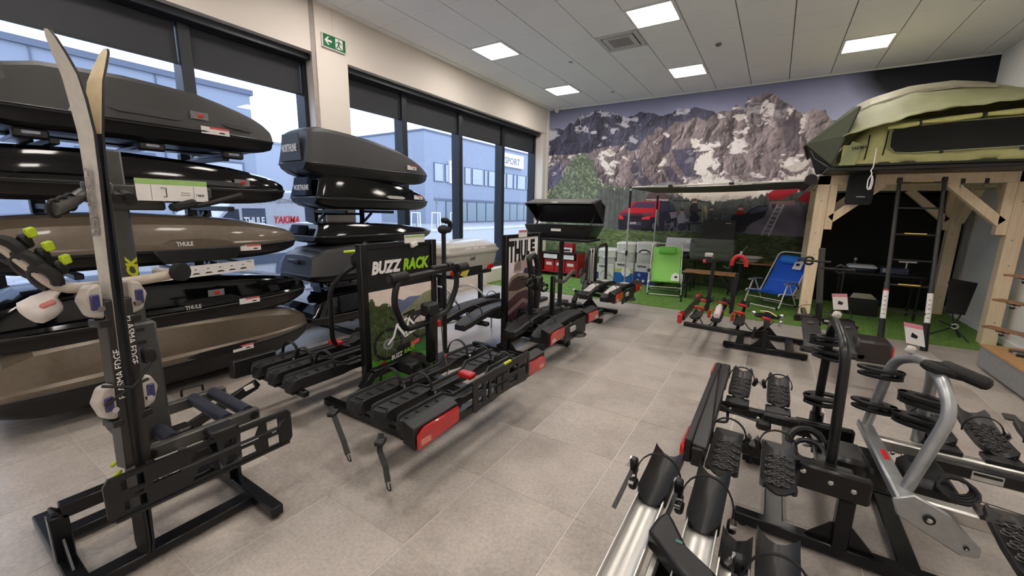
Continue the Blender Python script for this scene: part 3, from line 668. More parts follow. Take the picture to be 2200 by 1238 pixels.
for s_ in (-1, 1):
    f = MB().sphere((cx+1.5, cy+.6*s_, gz+.68), (.12, .22, .1)).build('headlamp', pm('lamp_housing', (150, 158, 172), .15), t)
    MB().sphere((cx+1.6, cy+.6*s_, gz+.68), (.04, .07, .06)).build('lens', M_white, f)
    for xx_ in (1.0, -1.9): MB().cyl((cx+xx_, cy+.78*s_, gz+.31), (cx+xx_, cy+.88*s_, gz+.31), .31, 18).build('wheel', pm('tyre_gray', (92, 96, 104), .8), t)
MB().box(cx+1.58, cx+1.64, cy-.5, cy+.5, gz+.3, gz+.45).build('grille', M_bldd, t)

# ================================================================ roof boxes on their racks by the windows
M_pouch = pm('clear_pouch', (120, 118, 118), .2)
def sticker(par, x, y, z, w, h, tilt=0.0):
    """small price label on a +x face"""
    up = (0, -math.sin(tilt), math.cos(tilt)); rt = (0, math.cos(tilt), math.sin(tilt)); X_ = V((x, y, z)); R = V(rt); U = V(up)
    s = MB().poly([X_, X_+R*w, X_+R*w+U*h, X_+U*h], (.002, 0, 0)).build('price_label', M_paper, par, smooth=False)
    MB().poly([X_+R*w*.3+U*h*.72+V((.002, 0, 0)), X_+R*w+U*h*.72+V((.002, 0, 0)), X_+R*w+U*h+V((.002, 0, 0)), X_+R*w*.3+U*h+V((.002, 0, 0))], (.0006, 0, 0)).build('red_band', pm('label_red', (214, 92, 92), .6), s, smooth=False)
    MB().poly([X_+R*w*.6+U*h*.2+V((.002, 0, 0)), X_+R*w*.85+U*h*.2+V((.002, 0, 0)), X_+R*w*.8+U*h*.42+V((.002, 0, 0)), X_+R*w*.66+U*h*.42+V((.002, 0, 0))], (.0006, 0, 0)).build('printed_car', M_textk, s, smooth=False)
    return s
def pouch(par, x, y, z):
    s = MB().box(x, x+.003, y, y+.12, z, z+.055).build('key_pouch', M_pouch, par, smooth=False)
    MB().sphere((x+.005, y+.065, z+.028), (.004, .022, .018), 10, 6).build('red_knob', M_red, s)
    return s
def roof_box(name, label, x0, x1, yr, yf, zb, zs, zt, mats, group, style='smooth', hp=None, wp=None, rear=.25):
    """x0..x1 width, yr rear end, yf front tip, zb bottom, zs seam, zt highest point of the lid"""
    mlid, mtop, mbase = mats; cx = (x0+x1)/2; W_ = (x1-x0)/2; L = yf-yr
    t = thing(name, label, 'roof box', (cx, (yr+yf)/2, zb), 0, group)
    hp = hp or [(0, .55), (.03, .72), (.1, .9), (.25, .985), (.42, 1.0), (.6, .93), (.75, .80), (.88, .62), (.96, .44), (1, .26)]
    wp = wp or [(0, .86), (.03, .93), (.15, .99), (.4, 1), (.65, .97), (.8, .90), (.92, .74), (.98, .60), (1, .52)]
    seam_p = [(0, .02), (.5, 0), (.85, .02), (1, .05)]
    bp = [(0, .45), (.04, .75), (.12, 1), (.8, 1), (.93, .85), (1, .55)]
    F = lambda tab, q: float(np.interp(q, *zip(*tab)))
    qs = [0, .012, .035, .07, .12, .2, .3, .42, .54, .65, .75, .83, .9, .95, .985, 1]
    if style == 'side_panel': cs = [(1, 0), (1.0, .06), (.975, .16), (.93, .22), (.90, .62), (.86, .82), (.74, .95), (.45, 1.0), (.1, 1.0)]
    elif style == 'crease': cs = [(1, 0), (1.0, .10), (.96, .16), (.93, .45), (.88, .70), (.76, .90), (.62, .97), (.58, .93), (.3, 1.0)]
    else: cs = [(1, 0), (.995, .06), (.985, .12), (.935, .55), (.875, .84), (.80, .94), (.5, .99), (.2, 1.0)]
    lid = []; base = []
    for q in qs:
        y = yr+L*q; w = W_*F(wp, q); h = (zt-zs)*F(hp, q); s_ = zs+(zt-zs)*F(seam_p, q); hb = (zs-zb)*F(bp, q)
        sh = .035*L*(1-q)*(1 if q < .1 else 0)
        r = [(cx+w*a, y+sh*b_, s_+h*b_) for a, b_ in cs]; r += [(cx-(p[0]-cx), p[1], p[2]) for p in reversed(r)]
        lid.append(r)
        cb = [(1.0, 0), (1.0, -.12), (.93, -.3), (.86, -.75), (.74, -1), (.35, -1), (.3, -.9)]
        r = [(cx+w*a, y, s_-.002+hb*b_) for a, b_ in cb]; r += [(cx-(p[0]-cx), p[1], p[2]) for p in reversed(r)]
        base.append(r)
    mb = MB(); n = len(lid[0]); mb.loft(lid)
    mi = []
    for f in mb.f:
        ks = sorted(k % n for k in f[:2]); q = f[0]//n
        top = len(f) == 4 and (ks[0] >= (6 if style != 'smooth' else 5)) and (ks[1] <= n-(7 if style != 'smooth' else 6))
        mi.append(1 if top else 0)
    mb.mi = mi
    l = mb.build('lid', [mlid, mtop], t, fix=True, angle=20)
    b = MB().loft(base).build('base_shell', mbase, t, fix=True, angle=28)
    rim = [V((cx+s*W_*F(wp, q)*1.006, yr+L*q, zs+(zt-zs)*F(seam_p, q)-.001)) for s, qq in ((1, qs), (-1, qs[::-1])) for q in qq]
    MB().tube(rim, .006, 5, closed=True).build('seam_rim', mbase, t)
    def sx(y): q = (y-yr)/L; return cx+W_*F(wp, q)
    def sxl(y, fr): # x on the lid side at fraction of height
        q = (y-yr)/L; xs = np.interp(fr, [c_[1] for c_ in cs], [c_[0] for c_ in cs]); return cx+W_*F(wp, q)*float(xs)
    def zl(y, fr): q = (y-yr)/L; return zs+(zt-zs)*F(seam_p, q)+(zt-zs)*F(hp, q)*fr
    t_ = dict(root=t, lid=l, base=b, sx=sx, sxl=sxl, zl=zl); return t_
def badge(bx, y, fr, s, size, mat, plate=None, w=.2):
    x = bx['sxl'](y+w/2, fr)+.006; z = bx['zl'](y+w/2, fr)
    p = bx['lid']
    if plate: 
        p = MB().poly([(x-.01, y-.03, z-.018), (x-.01, y+w+.03, z-.018), (x-.01, y+w, z+size*.8+.018), (x-.01, y, z+size*.8+.018)], (.012, 0, 0)).build('badge_plate', plate, bx['lid'], smooth=False)
        text(s, size, (x+.004, y, z), (0, 1, 0), (0, 0, 1), mat, bx['root'], 'badge', bold=.03, sx=.8)
    else: text(s, size, (x+.004, y, z), (0, 1, 0), (0, 0, 1), mat, bx['root'], 'badge', bold=.03, sx=.8)
def recess(bx, ya, yb, fr, h, mat):
    """long raised styling strip on the lid side"""
    n = 14; top = []; 
    mb = MB(); R = []
    for i in range(n+1):
        y = ya+(yb-ya)*i/n; x = bx['sxl'](y, fr); z = bx['zl'](y, fr); e = min(1, min(i, n-i)/2.0)*.9+.1
        R.append([(x-.02, y, z-h*.5*e), (x+.012*e, y, z-h*.4*e), (x+.010*e, y, z+h*.3*e), (x-.03, y, z+h*.5*e)])
    mb.loft(R).build('styling_strip', mat, bx['lid'], fix=True)
def feet(bx, x0, x1, ys, z, m):
    for y in ys:
        MB().bar((x0, y, z), (x1, y, z), .07, .026).build('roof_bar', m, bx['root'], bevel=.006)
g1 = 'roof boxes on the big rack at the left window'
BX = []
b = roof_box('roof_box', 'large matte anthracite roof box, topmost of the left rack', .10, 1.0, -3.84, -2.0, 2.0, 2.12, 2.45, (M_matte, M_matte, M_black), g1, 'smooth', wp=[(0, .70), (.03, .84), (.1, .95), (.4, 1), (.65, .97), (.8, .90), (.92, .74), (.98, .60), (1, .52)], hp=[(0, .16), (.03, .34), (.1, .72), (.16, .90), (.24, .95), (.45, 1.0), (.65, .92), (.8, .74), (.9, .58), (.97, .42), (1, .28)]); BX.append(b)
recess(b, -3.2, -2.75, .22, .05, M_topgray); recess(b, -2.5, -2.22, .30, .05, M_topgray)
badge(b, -3.36, .06, 'THULE', .032, M_textk, M_ltgray, .11); pouch(b['root'], b['sxl'](-2.66, .3)+.012, -2.72, b['zl'](-2.66, .27)); sticker(b['root'], b['sx'](-2.55)+.012, -2.66, 2.105, .2, .055)
M_baraero = pm('bar_silver', (150, 156, 170), .35, .7)
for y in (-3.55, -2.95, -2.4):
    MB().bar((.2, y, 1.975), (.9, y, 1.975), .09, .03).build('roof_bar', M_baraero, b['root'], bevel=.008)
    MB().bx((.86, y, 1.97), (.07, .16, .06)).build('bar_foot', M_black, b['root'], bevel=.012)
b = roof_box('roof_box', 'long gloss black roof box, second from the top of the left rack', .12, .99, -3.95, -1.93, 1.56, 1.68, 1.92, (M_gloss, M_gloss, M_black), g1, 'side_panel'); BX.append(b)
recess(b, -2.95, -2.3, .18, .06, M_topgray); badge(b, -2.92, .04, 'THULE', .045, M_textw, None, .16); pouch(b['root'], b['sxl'](-2.38, .2)+.012, -2.44, b['zl'](-2.38, .16))
b = roof_box('roof_box', 'bronze roof box with dark top, third from the top of the left rack', .12, .99, -3.98, -1.86, 1.08, 1.20, 1.48, (M_bronze, M_gloss, M_black), g1, 'crease'); BX.append(b)
recess(b, -3.02, -2.5, .12, .1, M_bronze)
hz = MB().poly([(b['sx'](-2.8)+.002, -3.02, 1.10), (b['sx'](-2.8)+.002, -2.52, 1.10), (b['sx'](-2.8)+.002, -2.47, 1.2), (b['sx'](-2.8)+.002, -3.08, 1.2)], (.03, 0, 0)).build('handle', M_black, b['root'], bevel=.012, seg=2)
badge(b, -2.92, .10, 'THULE', .045, M_textw, None, .16); sticker(b['root'], b['sx'](-2.35)+.012, -2.46, 1.155, .17, .05)
b = roof_box('roof_box', 'low gloss black roof box, fourth from the top of the left rack', .12, .99, -3.98, -1.80, .56, .70, .98, (M_gloss, M_gloss, M_black), g1, 'side_panel'); BX.append(b)
recess(b, -2.95, -2.5, .2, .08, M_black); badge(b, -2.92, .06, 'THULE', .045, M_ltgray, None, .16); pouch(b['root'], b['sxl'](-2.66, .4)+.012, -2.74, b['zl'](-2.66, .34)); sticker(b['root'], b['sx'](-2.45)+.012, -2.52, .685, .17, .05)
b = roof_box('roof_box', 'large bronze roof box with black top, lowest of the left rack', .05, 1.0, -4.0, -1.80, .11, .30, .70, (M_bronze, M_gloss, M_black), g1, 'crease'); BX.append(b)
recess(b, -2.95, -2.4, .05, .06, M_black); sticker(b['root'], b['sx'](-2.52)+.012, -2.62, .27, .17, .05)
t = thing('box_rack', 'black steel rack with cantilever arms carrying the left stack of roof boxes', 'rack', (.1, -2.9, 0))
for y in (-3.45, -2.45):
    MB().bar((.02, y, 0), (.02, y, 2.02), .08, .08, (0, 1, 0)).build('post', M_bmetal, t, bevel=.004)
    MB().bar((-.06, y, .04), (.95, y, .04), .06, .06).build('foot', M_bmetal, t, bevel=.004)
    for z in (1.94, 1.515, 1.04, .515, .085):
        MB().bar((.06, y, z), (.86, y, z), .05, .04).build('arm', M_bmetal, t, bevel=.004)
        if z > .2: MB().bar((.06, y, z-.22), (.34, y, z-.03), .03, .03, (0, 1, 0)).build('brace', M_bmetal, t)
MB().bar((.02, -3.45, 1.2), (.02, -2.45, 1.2), .05, .05).build('cross_rail', M_bmetal, t, bevel=.004)
for y in (-3.3, -2.2): MB().cyl((.9, y, .0), (.9, y, .05), .03, 10).build('castor', M_bmetal, t)
# long white key-colour strip clipped under the third box
t = thing('price_strip', 'long white printed strip with small car silhouettes between two roof boxes', 'sign', (.99, -2.75, 1.0))
MB().poly([(.98, -3.08, .965), (.98, -2.37, .985), (.98, -2.37, 1.075), (.98, -3.08, 1.055)], (.006, 0, 0)).build('strip', M_paper, t, smooth=False)
for k in range(7):
    y = -3.02+.088*k; z = .985+.0026*k
    MB().poly([(.9865, y, z), (.9865, y+.06, z+.002), (.9865, y+.045, z+.012), (.9865, y+.015, z+.012)], (.001, 0, 0)).build('printed_car', M_textk, t, smooth=False)
    MB().box(.9865, .9875, y+.02, y+.036, z+.036, z+.042).build('printed_mark', M_textk, t, smooth=False)
text('THULE', .014, (.988, -2.43, 1.055), (0, 1, 0), (0, 0, 1), M_textk, t, sx=.9)
MB().bar((.55, -2.9, 1.035), (.985, -2.9, 1.035), .03, .02).build('holder', M_bmetal, t)
# second rack: three northern roof boxes, a matte box and a gloss box
g2 = 'roof boxes on the rack beside the pillar'
wpn = [(0, .80), (.02, .86), (.1, .93), (.4, 1), (.65, .97), (.8, .84), (.92, .6), (.98, .42), (1, .36)]
hpn = [(0, .86), (.02, .93), (.08, 1.0), (.25, .985), (.45, .9), (.65, .72), (.8, .52), (.92, .3), (1, .1)]
MBN = (M_topgray, M_topgray, M_black)
def northern(label, zb, zs, zt, mats, yr, yf, x0=.08, x1=.74, word=True):
    b = roof_box('roof_box', label, x0, x1, yr, yf, zb, zs, zt, mats, g2, 'smooth', hp=hpn, wp=wpn)
    cx = (x0+x1)/2
    R = [(cx-.2, yr-.004, zs+.03), (cx+.2, yr-.004, zs+.03), (cx+.15, yr+.012, zs+.78*(zt-zs)), (cx-.15, yr+.012, zs+.78*(zt-zs))]
    MB().poly(R, (0, -.012, 0)).build('rear_panel', mats[0], b['root'], smooth=False)
    if word: text('NORTHLINE', .078, (cx-.14, yr-.018, zs+.3*(zt-zs)), (1, 0, 0), (0, 0, 1), M_textw, b['root'], 'badge', bold=.03, fit=(.28, .2*(zt-zs)))
    return b
b = northern('satin charcoal roof box with white rear lettering, topmost of the pillar rack', 1.86, 2.0, 2.40, MBN, -1.62, .31)
sticker(b['root'], b['sx'](-.25)+.012, -.25, 2.05, .16, .055)
b = northern('gloss black roof box with white rear lettering, second on the pillar rack', 1.52, 1.64, 1.93, (M_gloss, M_gloss, M_black), -1.52, .31)
sticker(b['root'], b['sx'](-.05)+.012, -.12, 1.67, .16, .055); recess(b, -.62, -.3, .18, .05, M_ltgray)
b = northern('flat gloss black roof box, third on the pillar rack', 1.12, 1.22, 1.38, (M_gloss, M_gloss, M_black), -1.60, .33, .06, .8, False)
b = roof_box('roof_box', 'stubby matte black roof box with rear handle, fourth on the pillar rack', .1, .84, -1.72, -.1, .70, .80, 1.14, (M_topgray, M_topgray, M_black), g2, 'smooth', hp=[(0, .62), (.03, .7), (.12, .86), (.4, 1), (.7, .9), (.9, .6), (1, .3)], wp=[(0, .82), (.05, .92), (.3, 1), (.7, .97), (.9, .75), (1, .5)])
MB().box(.36, .58, -1.735, -1.70, .93, .975).build('handle', M_black, b['root'], bevel=.008)
b = roof_box('roof_box', 'gloss black roof box near the floor, lowest on the pillar rack', .1, .84, -1.75, .2, .22, .34, .6, (M_gloss, M_gloss, M_black), g2, 'smooth')
t = thing('box_rack', 'narrow black steel rack with two posts carrying the roof boxes beside the pillar', 'rack', (.02, -.8, 0))
for y in (-1.16, -.47):
    MB().bar((.04, y, 0), (.04, y, 2.0), .05, .05, (0, 1, 0)).build('post', M_bmetal, t, bevel=.004)
    MB().bar((-.06, y, .03), (.75, y, .03), .05, .05).build('foot', M_bmetal, t, bevel=.004)
    for z in (1.835, 1.495, 1.095, .675, .195):
        MB().bar((.06, y, z), (.66, y, z), .04, .035).build('arm', M_bmetal, t)
        MB().bar((.06, y, z-.15), (.24, y, z-.02), .025, .025, (0, 1, 0)).build('brace', M_bmetal, t)
MB().bar((.04, -1.16, 1.46), (.04, -.47, 1.46), .03, .03).build('cross_rail', M_bmetal, t)

# ================================================================ display stands and towbar carriers
M_stand = pm('stand_black_steel', (17, 18, 22), .28, .2, var=.1, scale=60)
def make_stand(name, label, loc, L=.9, hy=.325, h=.34, group='black floor stands for towbar carriers', cx=(-.22, .22), arms=(-1, 1), ch=.09):
    x, y, _ = loc
    t = thing(name, label, 'stand', (x, y, 0), 0, group)
    for s in (-1, 1):
        MB().box(x-L/2, x+L/2, y+s*hy-.03, y+s*hy+.03, .015, .07).build('floor_bar', M_stand, t, bevel=.005)
        for e in (-1, 1): MB().cyl((x+e*(L/2-.04), y+s*hy, 0), (x+e*(L/2-.04), y+s*hy, .02), .02, 10).build('foot_pad', M_rubber, t)
        MB().poly([(x-.13, y+s*hy-.004, .07), (x+.13, y+s*hy-.004, .07), (x+.04, y+s*hy-.004, .17), (x-.04, y+s*hy-.004, .17)], (0, .008, 0)).build('gusset', M_stand, t)
    for e in cx: MB().box(x+e-.04, x+e+.04, y-hy, y+hy, .02, .06).build('cross_bar', M_stand, t, bevel=.005)
    pts = [(x, y-hy, .06), (x, y-hy, h-ch), (x, y-hy+ch, h), (x, y+hy-ch, h), (x, y+hy, h-ch), (x, y+hy, .06)]
    mb = MB()
    for a, b_ in zip(pts, pts[1:]): mb.bar(a, b_, .06, .06, (1, 0, 0))
    mb.build('hoop', M_stand, t, bevel=.004)
    for e in arms:
        MB().bar((x, y, h), (x+e*.12, y, h), .05, .04).build('ball_arm', M_stand, t)
        MB().sphere((x+e*.14, y, h+.02), .028, 12, 8).build('tow_ball', M_chrome, t)
    return t
def holes_plate(mb, outer, holes, P, d):
    """outer/holes in (s, t); P(s, t) -> 3D; d extrusion vector"""
    mb.poly([P(*p) for p in outer], d, [[P(*p) for p in h] for h in holes]); return mb
def R4(x0, x1, y0, y1): return [(x0, y0), (x1, y0), (x1, y1), (x0, y1)]
M_tray = pm('tray_plastic', (24, 24, 25), .48, var=.12, scale=120, bump=.05)
M_pad = pm('tray_tread', (34, 34, 35), .6, bump=.2, scale=200)
# local frame of every carrier: ball at the origin, +x points away from the stand, wheels run along y
def buzz_tray(par, x, y0, y1, w=.15):
    t = MB(); R = []; L = y1-y0
    for q, hw, z in ((0, .4, .0), (.02, .5, .045), (.05, .5, .05), (.3, .5, .05), (.36, .36, .015), (.64, .36, .015), (.70, .5, .05), (.95, .5, .05), (.98, .5, .045), (1, .4, .0)):
        y = y0+L*q; a = hw*w
        R.append([(x-a, y, -.01), (x-a, y, z+.022), (x-a+.016, y, z+.024), (x-a+.026, y, z), (x+a-.026, y, z), (x+a-.016, y, z+.024), (x+a, y, z+.022), (x+a, y, -.01)])
    o = t.loft(R).build('wheel_tray', M_tray, par, fix=True, bevel=.003)
    mb = MB()
    for q0 in (.04, .105, .17, .235, .705, .77, .835, .90):
        ya = y0+L*q0; yb = ya+L*.052; k = .03 if (int(q0*1000) % 2) else .015
        mb.poly([(x-.044, ya, .05), (x+.044, ya+.012, .05), (x+.044, yb-.012, .05), (x-.044, yb, .05)], (0, 0, .006))
    p = mb.build('tread_pads', M_pad, o, bevel=.002); p['kind'] = 'stuff'
    for yy in (y0+.03, y1-.03): MB().bx((x, yy, -.02), (.1, .05, .05)).build('end_clamp', M_black, o, bevel=.008)
    return o
def strap(par, c, r, a0=0, a1=PI, w=.012, yaw=0.0, tilt=0.0, buckle=True, mat=None, n=14):
    """a flat ratchet strap bent into an arch across the wheel (across x)"""
    ax = V((math.cos(yaw), math.sin(yaw), 0)); ay = V((-math.sin(yaw)*math.sin(tilt), math.cos(yaw)*math.sin(tilt), math.cos(tilt)))
    pts = arc(c, r, a0, a1, n, ax, ay); nrm = ax.cross(ay)
    mb = MB(); R = []
    for i, p in enumerate(pts):
        d = (p-V(c)).normalized(); R.append([p-nrm*w-d*.0025, p+nrm*w-d*.0025, p+nrm*w+d*.0025, p-nrm*w+d*.0025])
    o = mb.loft(R).build('wheel_strap', mat or M_rubber, par, fix=True)
    if buckle:
        p = pts[0]; MB().bx(p+ax*.008, (.028, .03, .05), (0, 0, yaw)).build('buckle', M_black, o, bevel=.005)
        MB().bx(p+ax*.024+V((0, 0, .012)), (.008, .018, .022), (0, 0, yaw)).build('lever', M_chrome, o)
    return o
def free_strap(par, pts, w=.018, tip=True):
    mb = MB(); pts = [V(p) for p in pts]
    for a, b_ in zip(pts, pts[1:]): mb.bar(a, b_, w*1.6, .006)
    o = mb.build('loose_strap', M_rubber, par); MB().bx((pts[0]+pts[1])/2, (.05, .06, .028), (.2, 0, .4)).build('ratchet', M_black, o, bevel=.006)
    if tip:
        d = (pts[-1]-pts[-2]).normalized(); MB().tube(rounded([pts[-1]-V((.014, 0, 0)), pts[-1]-V((.014, 0, 0))+d*.04, pts[-1]+V((.014, 0, 0))+d*.04, pts[-1]+V((.014, 0, 0))], .012), .004, 6).build('pull_loop', M_black, o)
    return o
def tail_lamp(par, x, y0, y1, z0, z1, flip=1, lens2=None):
    o = MB().poly([(x-.06, y0, z0+.01), (x-.02, y0, z0), (x-.02, y1, z0), (x-.06, y1, z0+.01), (x-.09, y1, z1), (x-.09, y0, z1)][:6] and [(x-.09, y0, z0+.02), (x, y0, z0), (x, y0, z1-.02), (x-.05, y0, z1), (x-.09, y0, z1)], (0, y1-y0, 0)).build('lamp_housing', M_black, par, bevel=.006)
    ya, yb = (y0+.012, y1-.012)
    a = [(x, ya, z0+.008), (x, yb, z0+.008+.02), (x, yb, z1-.03), (x, ya+.05, z1-.03), (x, ya, z1-.06)] if flip > 0 else [(x, ya, z0+.028), (x, yb, z0+.008), (x, yb, z1-.06), (x, yb-.05, z1-.03), (x, ya, z1-.03)]
    MB().poly(a, (.016, 0, 0)).build('red_lens', M_redlens, o, bevel=.005)
    if lens2:
        yc = ya+.02 if flip > 0 else yb-.1
        MB().box(x+.015, x+.019, yc, yc+.075, z0+.025, z0+.06).build('clear_lens', lens2, o, bevel=.002)
    return o
def buzz_plate(par, x, y0, y1, z0, z1):
    w = y1-y0; h = z1-z0
    P = lambda s, t: (x, y0+s*w, z0+t*h)
    ho = [R4(.08, .14, .6, .8), R4(.08, .14, .2, .4), R4(.2, .24, .2, .75), R4(.28, .34, .55, .7), R4(.28, .34, .3, .45), R4(.6, .76, .55, .8), [(.6, .18), (.74, .18), (.76, .42), (.6, .42)], R4(.79, .9, .52, .62), R4(.92, .96, .25, .75)]
    o = holes_plate(MB(), [(.03, 0), (.12, .04), (.3, .02), (.5, .1), (.9, .0), (.97, .05), (1, .2), (1, .9), (.97, 1), (.03, 1), (0, .9), (0, .1)], ho, P, (.012, 0, 0)).build('plate_holder', M_black, par, bevel=.003)
    mb = MB()
    for s0, s1 in ((.36, .44), (.46, .56)):
        for t0 in (.2, .5): mb.poly([P(s0, t0), P(s1, t0), P(s1, t0+.22), P(s0, t0+.22)], (.018, 0, 0))
    mb.build('ribs', M_black, o)['kind'] = 'stuff'
    MB().poly([P(.5, .97), P(.62, .97), P(.62, 1.03), P(.5, 1.03)], (.015, 0, 0)).build('lettering_strip', M_textylw, o, smooth=False)
    return o
def buzz_carrier(name, label, full=True, xs=0.0):
    t = thing(name, label, 'bike carrier', (0, 0, 0), 0, 'three-rail bike carriers')
    MB().bar((xs, 0, .0), (.86, 0, -.03), .07, .06).build('centre_beam', M_bmetal, t, bevel=.006)
    if not xs: MB().bx((.14, 0, .035), (.16, .12, .08)).build('ball_clamp', M_black, t, bevel=.015)
    for y in (-.58, .58): MB().bar((.22, y*.96, -.035), (.9, y*.96, -.035), .05, .045).build('side_rail', M_bmetal, t, bevel=.008)
    for x in (.34, .56, .78): buzz_tray(t, x, -.66, .62)
    MB().bar((.9, -.6, -.01), (.9, .6, -.01), .05, .06).build('rear_bar', M_bmetal, t, bevel=.006)
    tail_lamp(t, .93, -.72, -.36, -.04, .11, 1, M_amber); tail_lamp(t, .93, .42, .72, -.04, .11, -1, M_amber)
    MB().bx((.7, .0, .09), (.12, .07, .04)).build('red_latch', M_red, t, bevel=.01)
    for x, y, r in ((.34, -.36, .10), (.56, -.30, .10), (.34, .33, .11), (.56, .36, .10), (.78, .34, .10)): strap(t, (x, y, .06), (r*.8, r*1.15), -.1, PI+.1, .013, .25)
    if full:
        buzz_plate(t, .95, -.26, .42, -.02, .2)
        x, y = .22, .15
        MB().bar((x, y, .03), (x, y, .50), .062, .062, (0, 1, 0)).build('post', M_bmetal, t, bevel=.01)
        MB().bx((x, y, .46), (.1, .13, .1)).build('post_head', M_black, t, bevel=.015)
        loop = rounded([(x, y-.02, .36), (x+.02, y-.28, .36), (x+.05, y-.40, .58), (x+.05, y-.36, .74), (x+.03, y+.27, .76), (x+.02, y+.3, .6), (x, y+.2, .40), (x, y+.02, .38)], .07)
        MB().tube(loop, .022, 10).build('bike_frame_hoop', M_black, t)
        for yy, l in ((y-.42, .15), (y+.27, .12)):
            c = MB().cyl((x+.045, yy, .75), (x+.04, yy+l, .755), .036, 12).build('grip_sleeve', M_rubber, t); MB().cyl((x+.045, yy-.012, .75), (x+.045, yy, .75), .026, 12).build('end_cap', M_black, c)
        MB().bx((x+.03, y+.08, .775), (.05, .16, .045)).build('clamp_jaw', M_black, t, bevel=.01)
        MB().bx((x+.03, y+.2, .775), (.06, .06, .06)).build('clamp_jaw', M_black, t, bevel=.01)
        MB().tube([(x+.03, y+.04, .48), (x+.05, y+.07, .36), (x+.05, y+.09, .1), (x+.18, y+.0, -.0), (x+.25, y-.18, -.08)], .005, 6).build('brake_cable', M_dgray, t)
        for p in ((x+.045, y+.05, .34), (x+.06, y+.1, .05)): MB().bx(p, (.02, .03, .05), (.2, 0, 0)).build('red_cable_clip', M_red, t, bevel=.004)
        MB().poly([(x+.05, y+.30, .69), (x+.05, y+.38, .66), (x+.05, y+.42, .72), (x+.05, y+.35, .74)], (.002, 0, 0)).build('yellow_tag', pm('yellow_tag', (206, 190, 70), .6), t, smooth=False)
        free_strap(t, [(.24, -.74, .03), (.36, -.79, .0), (.5, -.84, -.06), (.56, -.86, -.11)]); free_strap(t, [(.72, -.76, .02), (.75, -.80, -.05), (.83, -.83, -.10), (.88, -.86, -.15)])
    return t
make_stand('carrier_stand', 'black floor stand under the three-rail carriers by the black and lime poster', (2.5, -2.105, 0), arms=(1,))
c1 = place(buzz_carrier('bike_carrier', 'black three-rail bike carrier with red tail lamps and handlebar hoop before the lime-lettered poster'), (2.5, -2.1, .33))
c2 = place(buzz_carrier('bike_carrier', 'black three-rail bike carrier facing the windows behind the lime-lettered poster', False, .2), (2.56, -2.2, .33), PI)
# slanting support strut
t = thing('prop_bar', 'slanting black square bar with white sticker below the rear three-rail carrier', 'bar', (1.75, -3.0, 0))
a, b_ = V((1.62, -3.2, .03)), V((1.90, -2.86, .30))
MB().bar(a, b_, .07, .06).build('bar', M_bmetal, t, bevel=.006)
MB().bx(a+(b_-a)*.9+V((.03, -.02, .02)), (.012, .06, .03), (.4, 0, -.5)).build('sticker', M_paper, t, smooth=False)
MB().bx((1.62, -3.2, .012), (.14, .14, .024)).build('foot_plate', M_bmetal, t)

